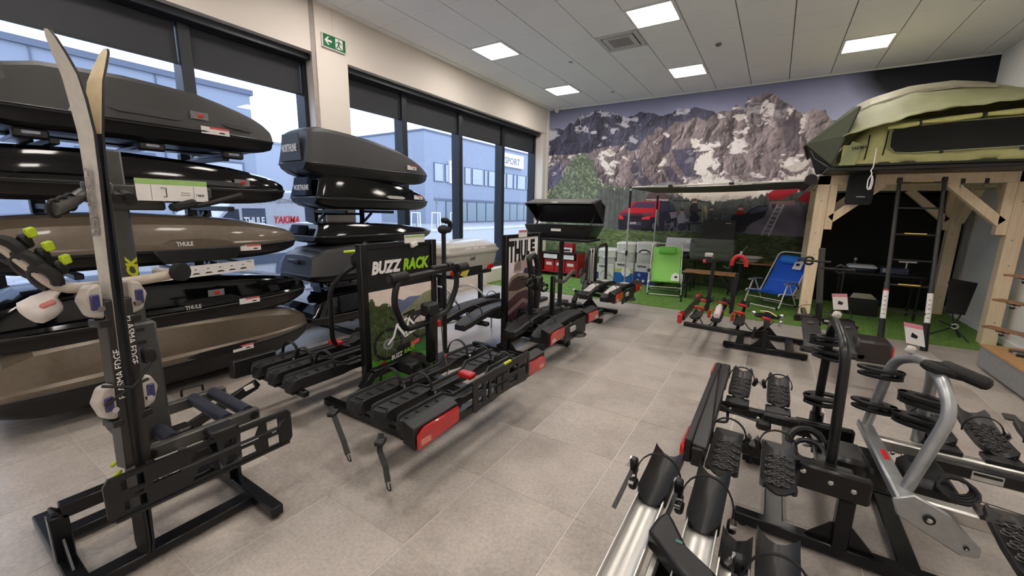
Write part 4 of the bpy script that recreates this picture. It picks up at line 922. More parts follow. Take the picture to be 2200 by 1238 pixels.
# ---------------------------------------------------------------- advertising frames
def poster_bike():
    w, h = 170, 250; X, Y = np.meshgrid(np.linspace(0, 1, w), np.linspace(0, 1.5, h)); c = lambda *a: nlin(a)*1.75
    col = np.zeros((h, w, 3)); n = fbm(X*5, Y*5, 4, 3); lf = fbm(X*26, Y*26, 4, 5)
    col[:] = c(186, 172, 164)*(.9+.2*n[..., None])
    m = Y < interp_line(X, [(0, 1.1), (.28, 1.2), (.4, 1.34), (.52, 1.28), (.6, 1.32), (.8, 1.3), (1, 1.36)]); col[m] = (c(84, 92, 118)*(.75+.5*n[..., None]))[m]
    m = Y < interp_line(X, [(0, 1.0), (.5, 1.1), (.7, 1.22), (.85, 1.33), (1, 1.36)]); col[m] = (c(120, 122, 100)*(.6+.6*lf[..., None]))[m]
    m = (Y < interp_line(X, [(0, 1.36), (.05, 1.4), (.1, 1.3), (.25, 1.28), (.38, 1.18), (.46, 1.0), (.6, .85), (1, .8)])+(lf-.5)*.12); col[m] = (c(58, 70, 42)*(.25+1.2*lf[..., None]))[m]
    g = .46+(fbm(X*30, Y*10, 3, 8)-.5)*.12; m = Y < g; col[m] = (c(62, 122, 42)*(.5+.8*fbm(X*26, Y*14, 3, 9)[..., None]))[m]
    m = (X > .42) & (Y < g+.06) & (Y > .28+.3*(lf-.3)); col[m] = (c(34, 96, 44)*(.6+.6*lf[..., None]))[m]
    def pol(p, cc): m = pmask(X, Y, p); col[m] = cc
    def ln(p, q, wd, cc): m = segd(X, Y, p, q) < wd; col[m] = cc
    pol([(.55, .95), (.62, 1.05), (.86, 1.08), (.93, .98), (.96, .8), (.7, .75)], c(34, 34, 36)); pol([(.66, .88), (.68, .98), (.86, 1.02), (.9, .86)], c(176, 160, 158)); pol([(.9, .78), (.97, .8), (.97, .9), (.91, .88)], c(140, 34, 40))
    pol([(.36, .28), (.62, .34), (.6, .6), (.38, .56)], c(20, 22, 22)); pol([(.28, .36), (.60, .44), (.60, .54), (.28, .46)], c(16, 17, 17)); pol([(.04, .32), (.2, .36), (.22, .43), (.06, .37)], c(150, 24, 30)); pol([(.62, .5), (.76, .54), (.76, .6), (.62, .57)], c(196, 70, 74))
    for (cx, cy, r) in ((.26, .66, .2), (.81, .80, .17)):
        d = np.hypot((X-cx), (Y-cy)*.9); m = abs(d-r) < .02; col[m] = c(24, 24, 26); m = abs(d-r*.3) < .018; col[m] = c(110, 112, 112)
        for k in range(7): ln((cx, cy), (cx+r*math.cos(k*.9), cy+r*math.sin(k*.9)/.9), .004, c(90, 92, 92))
    wh = c(214, 210, 206)
    for p, q in (((.4, .92), (.58, .99)), ((.58, .99), (.72, .80)), ((.72, .80), (.53, .70)), ((.53, .70), (.4, .92)), ((.53, .70), (.6, 1.0)), ((.53, .7), (.81, .8)), ((.4, .92), (.34, .74)), ((.34, .74), (.26, .66))): ln(p, q, .016, wh)
    ln((.36, 1.0), (.3, 1.06), .014, c(20, 20, 22)); ln((.58, 1.0), (.62, 1.06), .02, c(24, 24, 24)); ln((.52, 1.05), (.68, 1.08), .022, c(22, 22, 24))
    for k in range(26): pol([(a+.4+.2*vnoise(np.array(k*1.7), np.array(.1), 2), b+.55+.22*vnoise(np.array(k*2.3), np.array(.4), 3)) for a, b in ((0, 0), (.03, .01), (.02, .04))], c(60, 60, 62))
    return col
def poster_box():
    w, h = 150, 260; X, Y = np.meshgrid(np.linspace(0, 1, w), np.linspace(0, 1.75, h)); c = lambda *a: nlin(a)*1.75
    col = np.zeros((h, w, 3)); n = fbm(X*5, Y*5, 4, 3)
    t = np.clip((1.75-Y)/1.75, 0, 1)[..., None]; col[:] = (c(206, 202, 200)*(1-t)+c(160, 148, 142)*t)*(.93+.14*n[..., None])
    def pol(p, cc): m = pmask(X, Y, p); col[m] = (cc*(.85+.3*n[..., None]))[m]
    pol([(0, .95), (.1, 1.08), (.3, 1.14), (.62, 1.12), (.78, 1.0), (.84, .9), (1, .86), (1, .55), (0, .6)], c(120, 106, 98)); pol([(.04, .92), (.14, 1.03), (.32, 1.08), (.55, 1.06), (.7, .95), (.72, .86), (.3, .82), (.04, .86)], c(58, 44, 42))
    pol([(.18, 1.15), (.2, 1.3), (.34, 1.38), (.52, 1.38), (.74, 1.28), (.8, 1.2), (.6, 1.14)], c(140, 126, 122)); pol([(.2, 1.19), (.22, 1.28), (.36, 1.34), (.42, 1.3), (.42, 1.18)], c(104, 92, 90)); pol([(.5, 1.12), (.56, 1.2), (.9, 1.2), (1, 1.0), (.7, 1.08)], c(40, 40, 58))
    pol([(0, .66), (.3, .78), (.62, .8), (.9, .62), (1, .56), (1, 0), (0, 0)], c(62, 40, 44)); pol([(.0, .5), (.5, .66), (.98, .5), (.98, .45), (.5, .58), (0, .42)], c(112, 92, 94)); pol([(.2, .3), (.6, .4), (.95, .34), (.95, .2), (.3, .16)], c(38, 26, 30)); pol([(.55, .45), (.8, .42), (.78, .3), (.56, .3)], c(96, 66, 66))
    m = np.hypot((X-.18)/.16, (Y-.14)/.2) < 1; col[m] = c(24, 22, 26); m = np.hypot((X-.18)/.1, (Y-.14)/.14) < 1; col[m] = c(120, 116, 120)
    return col
M_print = vcol_mat('poster_print', .35)
def frame_sign(name, label, x, y0, y1, zt, head):
    t = thing(name, label, 'sign', (x, (y0+y1)/2, 0))
    for y in (y0, y1-.055): MB().box(x-.03, x+.03, y, y+.055, 0, zt).build('post', M_bmetal, t, bevel=.004)
    MB().box(x-.025, x+.025, y0+.055, y1-.055, zt-.04, zt).build('top_rail', M_bmetal, t, bevel=.003); MB().box(x-.025, x+.025, y0+.055, y1-.055, .08, .12).build('bottom_rail', M_bmetal, t, bevel=.003)
    for y in (y0, y1-.055): MB().box(x-.05, x+.05, y-.02, y+.075, 0, .012).build('foot', M_bmetal, t)
    return t
x, y0, y1 = 2.4, -2.335, -1.555
t = frame_sign('poster_stand', 'black framed poster stand with white and lime lettering over a bicycle picture', x, y0, y1, 1.29, .28)
MB().box(x-.012, x+.012, y0+.05, y1-.05, .12, 1.255).build('board', M_black, t, smooth=False)
print_grid('poster_print', poster_bike(), (x+.0135, y0+.058, .14), (0, y1-y0-.116, 0), (0, 0, .79), M_print, t)
text('BUZZ', .135, (x+.015, y0+.10, 1.055), (0, 1, 0), (0, 0, 1), M_textw, t, shear=.22, bold=.05, fit=(.295, .10)); text('RACK', .135, (x+.015, y0+.405, 1.055), (0, 1, 0), (0, 0, 1), M_textlime, t, shear=.22, bold=.05, fit=(.295, .10))
text('BUZZ', .05, (x+.016, y0+.25, .345), (0, 1, .12), (0, 0, 1), M_textw, t, shear=.2, bold=.03, sx=.9); text('RACK', .05, (x+.016, y0+.385, .362), (0, 1, .12), (0, 0, 1), M_textlime, t, shear=.2, bold=.03, sx=.9)
s = MB().box(x+.03, x+.033, -1.92, -1.70, 1.275, 1.34).build('price_card', M_paper, t, smooth=False); MB().box(x+.033, x+.0335, -1.915, -1.705, 1.318, 1.335).build('green_band', pm('label_green', (150, 190, 110), .6), s, smooth=False)
MB().bx((x+.03, -1.82, 1.262), (.03, .07, .04), (.3, 0, 0)).build('clip', M_paper, t, bevel=.006)
x, y0, y1 = 2.5, -.60, .17
t = frame_sign('poster_stand', 'black framed poster stand with big black lettering over a car with a roof box', x, y0, y1, 1.29, .3)
MB().box(x-.012, x+.012, y0+.05, y1-.05, .12, 1.255).build('board', M_paper, t, smooth=False)
print_grid('poster_print', poster_box(), (x+.0135, y0+.058, .125), (0, y1-y0-.116, 0), (0, 0, 1.125), M_print, t)
for ch, yy, wd, zz, hh in (('T', .075, .105, .985, .235), ('H', .19, .12, .985, .235), ('U', .32, .115, .985, .235), ('L', .445, .065, 1.045, .175), ('E', .535, .10, 1.075, .145)):
    text(ch, .27, (x+.016, y0+yy, zz), (0, 1, 0), (0, 0, 1), M_textk, t, bold=.055, fit=(wd, hh))
MB().poly([(x+.0145, y0+yy, zz) for yy, zz in ((.445, .985), (.65, .985), (.65, 1.06), (.632, 1.06), (.632, 1.004), (.445, 1.004))], (.002, 0, 0)).build('lettering_bar', M_textk, t, smooth=False)
MB().box(x+.0145, x+.0165, y0+.445, y0+.465, .985, 1.06).build('lettering_bar', M_textk, t, smooth=False)
s = MB().box(x+.03, x+.033, -.36, -.18, 1.255, 1.335).build('price_card', M_paper, t, smooth=False); MB().box(x+.033, x+.0335, -.355, -.185, 1.31, 1.33).build('red_band', pm('label_red', (214, 92, 92), .6), s, smooth=False)

# ---------------------------------------------------------------- premium two-rail carriers with wide arched rails
def arched_rail(par, x, y0, y1, w, alu=True, z=0.0):
    R = []; L = y1-y0
    for q in np.linspace(0, 1, 15):
        y = y0+L*q; e = abs(2*q-1); zz = z+.085*(1-e**2.2)-.02; a = w*(.36+.14*min(1, (1-e)*6))
        R.append([(x-a, y, zz-.05), (x-a, y, zz), (x-a*.8, y, zz+.014), (x-a*.35, y, zz+.002), (x+a*.35, y, zz+.002), (x+a*.8, y, zz+.014), (x+a, y, zz), (x+a, y, zz-.05)])
    o = MB().loft(R).build('wheel_rail', M_tray, par, fix=True)
    if alu:
        for qa, qb in ((.1, .38), (.62, .9)):
            R = []
            for q in np.linspace(qa, qb, 6):
                y = y0+L*q; e = abs(2*q-1); zz = z+.085*(1-e**2.2)-.016; a = w*.3; R.append([(x-a, y, zz), (x-a, y, zz+.012), (x+a, y, zz+.012), (x+a, y, zz)])
            MB().loft(R).build('silver_insert', pm('satin_white_insert', (214, 210, 204), .45), o, fix=True)
    return o
def wide_carrier(name, label, alu, plate=True, hoop=True, group='two-rail platform bike carriers', xs=0.0):
    t = thing(name, label, 'bike carrier', (0, 0, 0), 0, group)
    MB().bar((xs, 0, 0), (.62, 0, -.02), .09, .07).build('centre_beam', M_bmetal, t, bevel=.008)
    if not xs: MB().bx((.14, 0, .05), (.24, .2, .13)).build('coupling', M_black, t, bevel=.02)
    for x in (.26, .56): arched_rail(t, x, -.62, .62, .17, alu, .03)
    for y in (-.3, .3): MB().bar((.14, y, -.03), (.62, y, -.03), .06, .04).build('side_rail', M_bmetal, t, bevel=.006)
    tail_lamp(t, .70, -.62, -.3, -.05, .1, 1, M_ltgray); tail_lamp(t, .70, .3, .62, -.05, .1, -1, M_ltgray)
    if plate:
        o = MB().box(.68, .70, -.27, .27, -.12, .06).build('plate_holder', M_black, t, bevel=.02, seg=2); MB().sphere((.72, .05, -.1), (.07, .1, .02)).build('fold_pedal', M_black, o)
        MB().bx((.705, -.1, .0), (.02, .12, .05)).build('reflector', M_ltgray, o, bevel=.004)
    for x, y in ((.26, -.36), (.56, -.36), (.26, .36), (.56, .36)): strap(t, (x, y, .07), (.075, .1), -.1, PI+.1, .01, .3)
    return t
make_stand('carrier_stand', 'black floor stand under the carriers beside the black-lettered poster', (2.59, -.335, 0), arms=(1,))
make_stand('carrier_stand', 'black floor stand nearest the green lounge chair', (2.55, 1.5, 0))
c = place(wide_carrier('bike_carrier', 'black two-rail carrier beside the black-lettered poster, red lamps facing the aisle', False), (2.55, -.335, .36))
WM[c.name] = Matrix.Translation(c.location)
for (x, y), k in (((2.78, -.5), 0), ((2.9, -.22), 1)):
    MB().bar((x, y, .40), (x, y, .95-.1*k), .05, .045, (0, 1, 0)).build('frame_holder_post', M_black, c, bevel=.01)
MB().tube(rounded([(2.78, -.5, .9), (2.78, -.55, 1.06), (2.78, -.44, 1.1), (2.78, -.36, .98), (2.78, -.38, .5)], .05), .03, 10).build('frame_holder_arm', M_black, c)
for y, z in ((-.62, .82), (-.3, .72)):
    j = MB().tube(arc((2.84, y, z), (.07, .035), .3, 2*PI-.3, 14, (0, 1, 0)), .014, 7).build('clamp_jaw', M_black, c); MB().bx((2.84, y-.09, z+.06), (.02, .15, .014)).build('lever', M_black, j)
MB().bx((2.84, -.46, .8), (.09, .12, .15)).build('clamp_body', M_black, c, bevel=.02)
MB().tube(rounded([(2.9, -.2, .8), (2.9, .06, .74), (2.95, .2, .86), (2.95, .26, .84)], .05), .022, 8).build('frame_holder_arm', M_dgray, c)
c = place(wide_carrier('bike_carrier', 'two-rail carrier with silver rail inserts, nearest the green artificial grass', True), (2.55, 1.5, .42))
WM[c.name] = Matrix.Translation(c.location)
MB().tube(rounded([(2.75, 1.1, .46), (2.75, 1.12, .95), (2.75, 1.2, 1.05), (2.75, 1.32, .95), (2.75, 1.35, .5)], .06), .022, 8).build('frame_hoop', M_black, c)
MB().tube(rounded([(2.72, 1.55, .46), (2.72, 1.5, 1.0), (2.72, 1.62, 1.05), (2.72, 1.95, 1.06), (2.72, 2.0, .5)], .06), .022, 8).build('frame_hoop', M_black, c)
for y in (1.18, 1.28): MB().bar((2.77, y, .56), (2.77, y, 1.04), .035, .03, (0, 1, 0)).build('silver_arm', M_alu, c, bevel=.006)
for k in range(3): MB().tube(arc((2.72+.02*k, .98+.05*k, .72-.08*k), (.08, .03), 0, 2*PI, 14, (0, .8, .6)), .014, 7).build('clamp_jaw', M_dgray if k else M_black, c)
c = place(wide_carrier('bike_carrier', 'black two-rail carrier facing the windows behind the black-lettered poster', False, False, xs=.17), (2.62, -.55, .40), PI)
WM[c.name] = Matrix.Translation(c.location) @ Matrix.Rotation(PI, 4, 'Z')
MB().bar((2.2, -.1, .45), (2.2, -.1, 1.0), .045, .045, (0, 1, 0)).build('frame_holder_post', M_black, c, bevel=.008)
# second low hoops seen behind: silver wheel hoops on a two-rail carrier
t = thing('wheel_hoop_rack', 'low rack with thin silver wheel hoops on the floor behind the lime-lettered poster', 'rack', (1.45, -.15, 0))
for k, y in enumerate((-.4, -.1)):
    MB().tube(arc((1.35+.25*k, y, .22), (.27, .36), 0, PI, 18, (1, .4, 0)), .012, 7).build('hoop', M_silver, t)
MB().tube(rounded([(1.0, -.6, .22), (1.75, -.75, .22), (1.9, .1, .22), (1.2, .25, .22)], .1), .012, 7).build('base_rail', M_silver, t)
for x, y in ((1.05, -.6), (1.75, -.72), (1.85, .1)): MB().cyl((x, y, 0), (x, y, .22), .012, 7).build('leg', M_silver, t)
# ---------------------------------------------------------------- grey luggage box on its own post
x0, x1, y0, y1 = .72, 1.3, -.15, 1.08
t = thing('luggage_box', 'pale grey towbar luggage box with a small dark emblem near the window', 'box', (1.0, .45, 0))
M_mft = pm('pale_gray_box', (182, 178, 170), .35, coat=.3)
def brings(levels): return [[(cx+sx_, cy+sy_, z) for sx_, sy_ in rrect(w, l, r)] for cx, cy, w, l, r, z in levels]
cx, cy = (x0+x1)/2, (y0+y1)/2
base = MB().loft(brings([(cx, cy, .46, 1.06, .06, .66), (cx, cy, .52, 1.16, .07, .78), (cx, cy, .56, 1.22, .08, .93)])).build('base_shell', M_mft, t)
MB().loft(brings([(cx, cy, .60, 1.27, .09, .93), (cx, cy, .61, 1.28, .09, .965)])).build('rim', pm('pale_gray_rim', (198, 194, 186), .35), t)
MB().loft(brings([(cx, cy, .58, 1.24, .09, .965), (cx, cy, .55, 1.2, .1, 1.03), (cx-.03, cy, .42, 1.02, .1, 1.09), (cx-.04, cy, .2, .7, .08, 1.105)])).build('lid', M_mft, t)
text('mft', .085, (x1-.015, .36, .83), (0, 1, 0), (.2, 0, 1), M_textk, t, shear=.1, bold=.01)
for k in range(3): MB().box(x1-.02, x1-.006, .25+.17*k, .38+.17*k, .99, 1.02).build('sticker', M_paper, base, smooth=False)
MB().box(x1-.08, x1-.035, .18, .68, .66, .735).build('plate_recess', M_textk, t); 
for y in (-.02, .83): MB().box(x1-.08, x1-.03, y, y+.14, .655, .73).build('tail_lamp', M_redlens, t, bevel=.01)
MB().box(.8, 1.26, -.0, .93, .60, .66).build('carrier_plate', M_black, t, bevel=.01)
MB().bar((1.2, .72, .0), (1.2, .72, .6), .06, .06, (0, 1, 0)).build('post', M_black, t, bevel=.006); MB().bar((.85, .2, 0), (.85, .2, .6), .06, .06, (0, 1, 0)).build('post', M_black, t, bevel=.006)
MB().box(.75, 1.35, .66, .78, 0, .04).build('foot', M_black, t); MB().box(.75, 1.35, .14, .26, 0, .04).build('foot', M_black, t)
# slim black bike post with rubber hooks left of the grey box
t = thing('frame_holder', 'slim black upright with rubber hooks standing behind the lime-lettered poster', 'holder', (2.15, -1.15, 0))
MB().cyl((2.15, -1.15, 0), (2.15, -1.15, 1.32), .022, 10).build('pole', M_black, t)
MB().box(2.0, 2.3, -1.3, -1.0, 0, .03).build('foot', M_black, t, bevel=.005)
MB().sphere((2.15, -1.15, 1.35), (.06, .06, .045)).build('rubber_hook', M_rubber, t); MB().bx((2.15, -1.13, 1.44), (.05, .09, .05)).build('knob', M_rubber, t, bevel=.015)
MB().tube(arc((2.15, -1.1, 1.38), .05, -1.2, 2, 10, (0, 1, 0)), .024, 8).build('rubber_hook', M_rubber, t)
t = c2; WM[c2.name] = Matrix.Translation(c2.location) @ Matrix.Rotation(PI, 4, 'Z')
MB().tube(rounded([(1.9, -2.1, .36), (1.9, -2.25, .42), (1.95, -2.28, .9), (2.05, -2.2, 1.05), (2.1, -2.1, 1.1)], .08), .02, 9).build('hoop', M_black, t)
MB().bx((2.1, -2.12, 1.14), (.06, .1, .1)).build('clamp', M_black, t, bevel=.02); MB().bx((2.12, -2.19, 1.21), (.05, .1, .018)).build('lime_clip', M_lime, t, bevel=.005); MB().cyl((2.1, -2.08, 1.19), (2.1, -2.02, 1.26), .03, 10).build('knob', M_rubber, t)
# ---------------------------------------------------------------- open black box on a tall stand
t = thing('luggage_box', 'black towbar box standing open on a tall stand before the mural', 'box', (2.05, 1.75, 0))
bx0, bx1, by0, by1 = 1.44, 2.62, 1.55, 2.1
M_boxk = pm('box_black', (22, 22, 23), .4, var=.1)
MB().loft(brings([((bx0+bx1)/2, (by0+by1)/2, 1.0, .45, .06, 1.13), ((bx0+bx1)/2, (by0+by1)/2, 1.12, .53, .06, 1.25), ((bx0+bx1)/2, (by0+by1)/2, 1.18, .55, .06, 1.33)])).build('base_shell', M_boxk, t)
lid = [(by0+.5, 1.36), (by0+.56, 1.5), (by0+.52, 1.66), (by0+.42, 1.72), (by0+.1, 1.73), (by0+.06, 1.68), (by0+.38, 1.64), (by0+.44, 1.56), (by0+.46, 1.4)]
mb = MB()
W2 = [(bx0-.0, 0), (bx1+.0, 0)]
mb.poly([(bx0+.02, by0+.5, 1.36), (bx1-.02, by0+.5, 1.36), (bx1+.03, by0+.42, 1.64), (bx1-.03, by0+.3, 1.72), (bx0+.03, by0+.3, 1.72), (bx0-.03, by0+.42, 1.64)], (0, .05, 0))
o = mb.build('lid', M_boxk, t, bevel=.02)
mb = MB().poly([(bx0+.04, by0+.02, 1.66), (bx1-.04, by0+.02, 1.66), (bx1-.02, by0+.34, 1.72), (bx0+.02, by0+.34, 1.72)], (0, .01, .02)); mb.build('lid_top', pm('box_gray_edge', (84, 82, 80), .45), t)
for s_, xx_ in ((-1, bx0), (1, bx1-.03)): MB().poly([(xx_, by0+.02, 1.66), (xx_, by0+.34, 1.73), (xx_, by0+.5, 1.4), (xx_, by0+.46, 1.36)], (.03, 0, 0)).build('lid_cheek', M_boxk, t)
text('THULE', .035, (1.93, by0+.015, 1.668), (1, 0, 0), (0, .1, 1), M_textw, t, bold=.03)
MB().box(1.95, 2.12, by0-.008, by0-.002, 1.24, 1.28).build('sticker', M_paper, t, smooth=False); MB().box(1.88, 2.08, by0+.478, by0+.496, 1.48, 1.54).build('inner_label', M_dgray, t, smooth=False)
for xx_ in (1.55, 2.5): MB().bar((xx_, by0+.25, 1.33), (xx_, by0+.44, 1.55), .02, .02).build('strut', M_dgray, t)
MB().box(1.5, 2.58, by0-.03, by1-.05, 1.09, 1.13).build('platform', M_black, t, bevel=.008)
for xx_ in (1.6, 2.0): MB().bar((xx_, 1.85, 0), (xx_, 1.85, 1.1), .06, .06, (0, 1, 0)).build('post', M_black, t, bevel=.005); MB().box(xx_-.05, xx_+.05, 1.6, 2.1, 0, .05).build('foot', M_black, t)

# ================================================================ towbar ski carrier with a pair of skis, front left
make_stand('carrier_stand', 'black floor stand under the tall grey ski carrier', (2.5, -3.62, 0), h=.28, ch=.01)
t = thing('ski_carrier', 'tall grey towbar ski carrier with foam rollers and slotted plate', 'ski carrier', (2.45, -3.6, .35))
MB().bar((2.5, -3.5, .36), (2.5, -3.5, .46), .09, .09, (0, 1, 0)).build('coupling', M_bmetal, t, bevel=.01)
M_post = pm('carrier_gray', (74, 74, 72), .42, .3)
MB().box(2.40, 2.50, -3.66, -3.56, .42, 1.77).build('mast', M_post, t, bevel=.008)
MB().box(2.375, 2.525, -3.685, -3.535, .46, 1.02).build('mast_sleeve', M_post, t, bevel=.01)
mb = MB()
for k in range(9): mb.bx((2.503, -3.645, 1.7-.13*k), (.008, .012, .02))
mb.build('slots', M_textk, t)['kind'] = 'stuff'
text('RACK', .085, (2.502, -3.563, 1.15), (0, 0, 1), (0, -1, 0), M_textylw, t, shear=.2, bold=.05, fit=(.17, .042))
for z in (.93, .99): MB().bx((2.527, -3.6, z), (.006, .035, .012)).build('slot', M_textk, t)
M_rail = pm('carrier_rail_gray', (88, 86, 82), .4, .4)
for x, y0, y1, z in ((2.69, -3.72, -3.22, .485), (2.27, -3.70, -3.20, .485)):
    MB().box(x-.02, x+.02, y0, y1, z-.04, z+.02).build('frame_rail', M_rail, t, bevel=.006)
    MB().cyl((x+.018, y0+.05, z-.01), (x+.024, y0+.05, z-.01), .02, 12).build('rail_eye', M_textk, t); MB().cyl((x+.018, y1-.03, z-.01), (x+.024, y1-.03, z-.01), .02, 12).build('rail_eye', M_textk, t)
for y in (-3.685, -3.585, -3.36, -3.265): MB().cyl((2.28, y, .49), (2.68, y, .49), .032, 14).build('foam_roller', M_foam, t)
MB().tube(rounded([(2.25, -3.4, .51), (2.25, -3.4, .55), (2.25, -3.3, .55), (2.25, -3.3, .51)], .015), .006, 6).build('grab_handle', M_black, t)
# slotted plate
P = lambda s, q: (2.785+.0*s, -3.85+.74*s, .29+.19*q)
R5 = R4
ho = [R4(.07, .17, .6, .88), R4(.07, .17, .12, .38), R4(.83, .91, .58, .86), R4(.83, .91, .1, .38), R4(.86, .9, .45, .52), R4(.2, .33, .52, .58), R4(.66, .78, .46, .53),
      [(.38, .62), (.42, .88), (.53, .88), (.53, .62)], [(.38, .14), (.53, .14), (.53, .42), (.42, .42)], R4(.565, .635, .64, .8), [(.565, .16), (.6, .16), (.635, .3), (.635, .4), (.565, .4)], [(.66, .58), (.665, .86), (.79, .86), (.755, .58)], [(.66, .14), (.755, .14), (.74, .4), (.66, .4)], R4(.12, .16, .45, .5)]
o = holes_plate(MB(), [(.03, 0), (.2, .0), (.26, .07), (.36, .0), (.48, .04), (.56, 0), (.66, .06), (.74, 0), (.97, 0), (1, .14), (1, .88), (.975, 1), (.025, 1), (0, .86), (0, .12)], ho, P, (.014, 0, 0)).build('plate_holder', M_black, t, bevel=.003)
mb = MB()
for q in (.02, .96): mb.bar((2.80, -3.83, .29+.19*q), (2.80, -3.13, .29+.19*q), .012, .012)
mb.build('plate_ribs', M_black, o)['kind'] = 'stuff'
MB().bx((2.76, -3.42, .49), (.09, .12, .04)).build('plate_clamp', M_black, t, bevel=.008); MB().bar((2.69, -3.45, .45), (2.78, -3.45, .4), .05, .03).build('plate_bracket', M_bmetal, t)
MB().cyl((2.73, -3.57, .32), (2.73, -3.57, .46), .018, 10).build('pivot_pin', M_chrome, t)
# upper arms
M_arm = pm('carrier_arm', (66, 64, 62), .42, .3)
MB().box(2.53, 2.60, -3.70, -3.28, 1.575, 1.625).build('upper_rail', M_arm, t, bevel=.006)
MB().box(2.45, 2.53, -3.62, -3.44, 1.52, 1.57).build('cross_block', M_arm, t, bevel=.008)
MB().bx((2.62, -3.68, 1.59), (.03, .09, .08)).build('arm_bracket', M_arm, t, bevel=.006)
MB().tube(arc((2.64, -3.69, 1.60), .016, 0, 2*PI, 14, (0, 1, 0)), .003, 6, closed=True).build('pull_ring', M_chrome, t)
for y, r in ((-3.63, .02), (-3.60, .026)): MB().cyl((2.6, y, 1.58), (2.66, y, 1.565), r, 12).build('clamp_knob', M_rubber, t)
MB().tube([(2.62, -3.72, 1.585), (2.72, -3.78, 1.55), (2.80, -3.84, 1.525)], .022, 12).build('support_arm', M_dgray, t)
for k in range(3):
    c_ = V((2.72, -3.78, 1.55)).lerp(V((2.80, -3.84, 1.525)), k*.45); MB().tube(arc(c_, .027, 0, 2*PI, 14, (.6, -.6, .5), (0, .3, .95)), .006, 6, closed=True).build('rubber_ring', M_rubber, t)
MB().tube(rounded([(2.56, -3.42, 1.55), (2.6, -3.35, 1.54), (2.62, -3.25, 1.57), (2.6, -3.15, 1.6)], .04), .012, 7).build('loose_strap', M_rubber, t)
MB().bx((2.6, -3.4, 1.545), (.06, .1, .035), (.3, 0, 0)).build('buckle', M_rubber, t, bevel=.01)
# pale handlebar arm with rubber cradles and lime buckles
M_tubew = pm('beige_tube', (186, 174, 160), .35)
MB().tube(rounded([(2.5, -3.50, 1.24), (2.62, -3.47, 1.24), (2.66, -3.56, 1.235), (2.66, -3.74, 1.225), (2.66, -3.84, 1.23), (2.62, -3.90, 1.33), (2.58, -3.96, 1.42)], .05), .021, 12).build('cradle_arm', M_tubew, t)
MB().cyl((2.64, -3.47, 1.25), (2.67, -3.455, 1.25), .04, 12).build('arm_cap', M_rubber, t)
for k in range(3):
    c_ = V((2.65, -3.865, 1.275)).lerp(V((2.60, -3.93, 1.375)), k/2)
    j = MB().tube(arc(c_+V((.0, .0, .0)), .042, -.6, PI+1.4, 14, (.75, .5, 0), (.1, -.3, .95)), .02, 7).build('rubber_cradle', M_rubber, t)
    b_ = c_+V((.01, .04, .035)); MB().bx(b_, (.03, .035, .055), (.3, .1, .5)).build('buckle', M_black, j, bevel=.008); MB().bx(b_+V((.012, .014, .03)), (.02, .03, .035), (.3, .1, .5)).build('lime_lever', M_lime, j, bevel=.004)
MB().tube(rounded([(2.66, -3.80, 1.21), (2.66, -3.80, 1.165), (2.66, -3.775, 1.165), (2.66, -3.775, 1.215)], .012), .004, 6).build('small_loop', M_black, t)
g = MB()
bag = MB().sphere((2.66, -3.885, 1.175), (.035, .055, .055), 14, 10)
bag.v = [(x+.02*math.sin(37*z+9*y), y+.014*math.sin(41*x+23*z)+(.02 if z > 1.2 else 0), z+.01*math.sin(60*y)) for x, y, z in bag.v]
o = bag.build('plastic_bag', pm('clear_bag', (214, 206, 202), .3), t, angle=60); MB().bx((2.70, -3.88, 1.185), (.02, .045, .02), (.4, .3, .3)).build('red_part', pm('faded_red', (196, 120, 112), .5), o, bevel=.006)
# price card
MB().box(2.602, 2.606, -3.56, -3.30, 1.562, 1.655).build('price_card', M_paper, t, smooth=False)
MB().box(2.606, 2.6065, -3.56, -3.30, 1.632, 1.655).build('green_band', pm('label_green', (150, 190, 110), .6), t, smooth=False)
for y in (-3.51, -3.355): MB().box(2.6062, 2.6068, y, y+.0015, 1.565, 1.63).build('rule_line', M_textg, t, smooth=False)
MB().tube([(2.607, -3.475, 1.618), (2.607, -3.457, 1.618), (2.607, -3.457, 1.58), (2.607, -3.468, 1.58)], .0018, 5).build('printed_picture', M_textk, t)
text('7 590 K\u010d', .014, (2.6072, -3.347, 1.585), (0, 1, 0), (0, 0, 1), M_textk, t, sx=.62)
for z in (1.598, 1.588): MB().box(2.6062, 2.6068, -3.405, -3.37, z, z+.003).build('printed_line', M_textg, t, smooth=False)
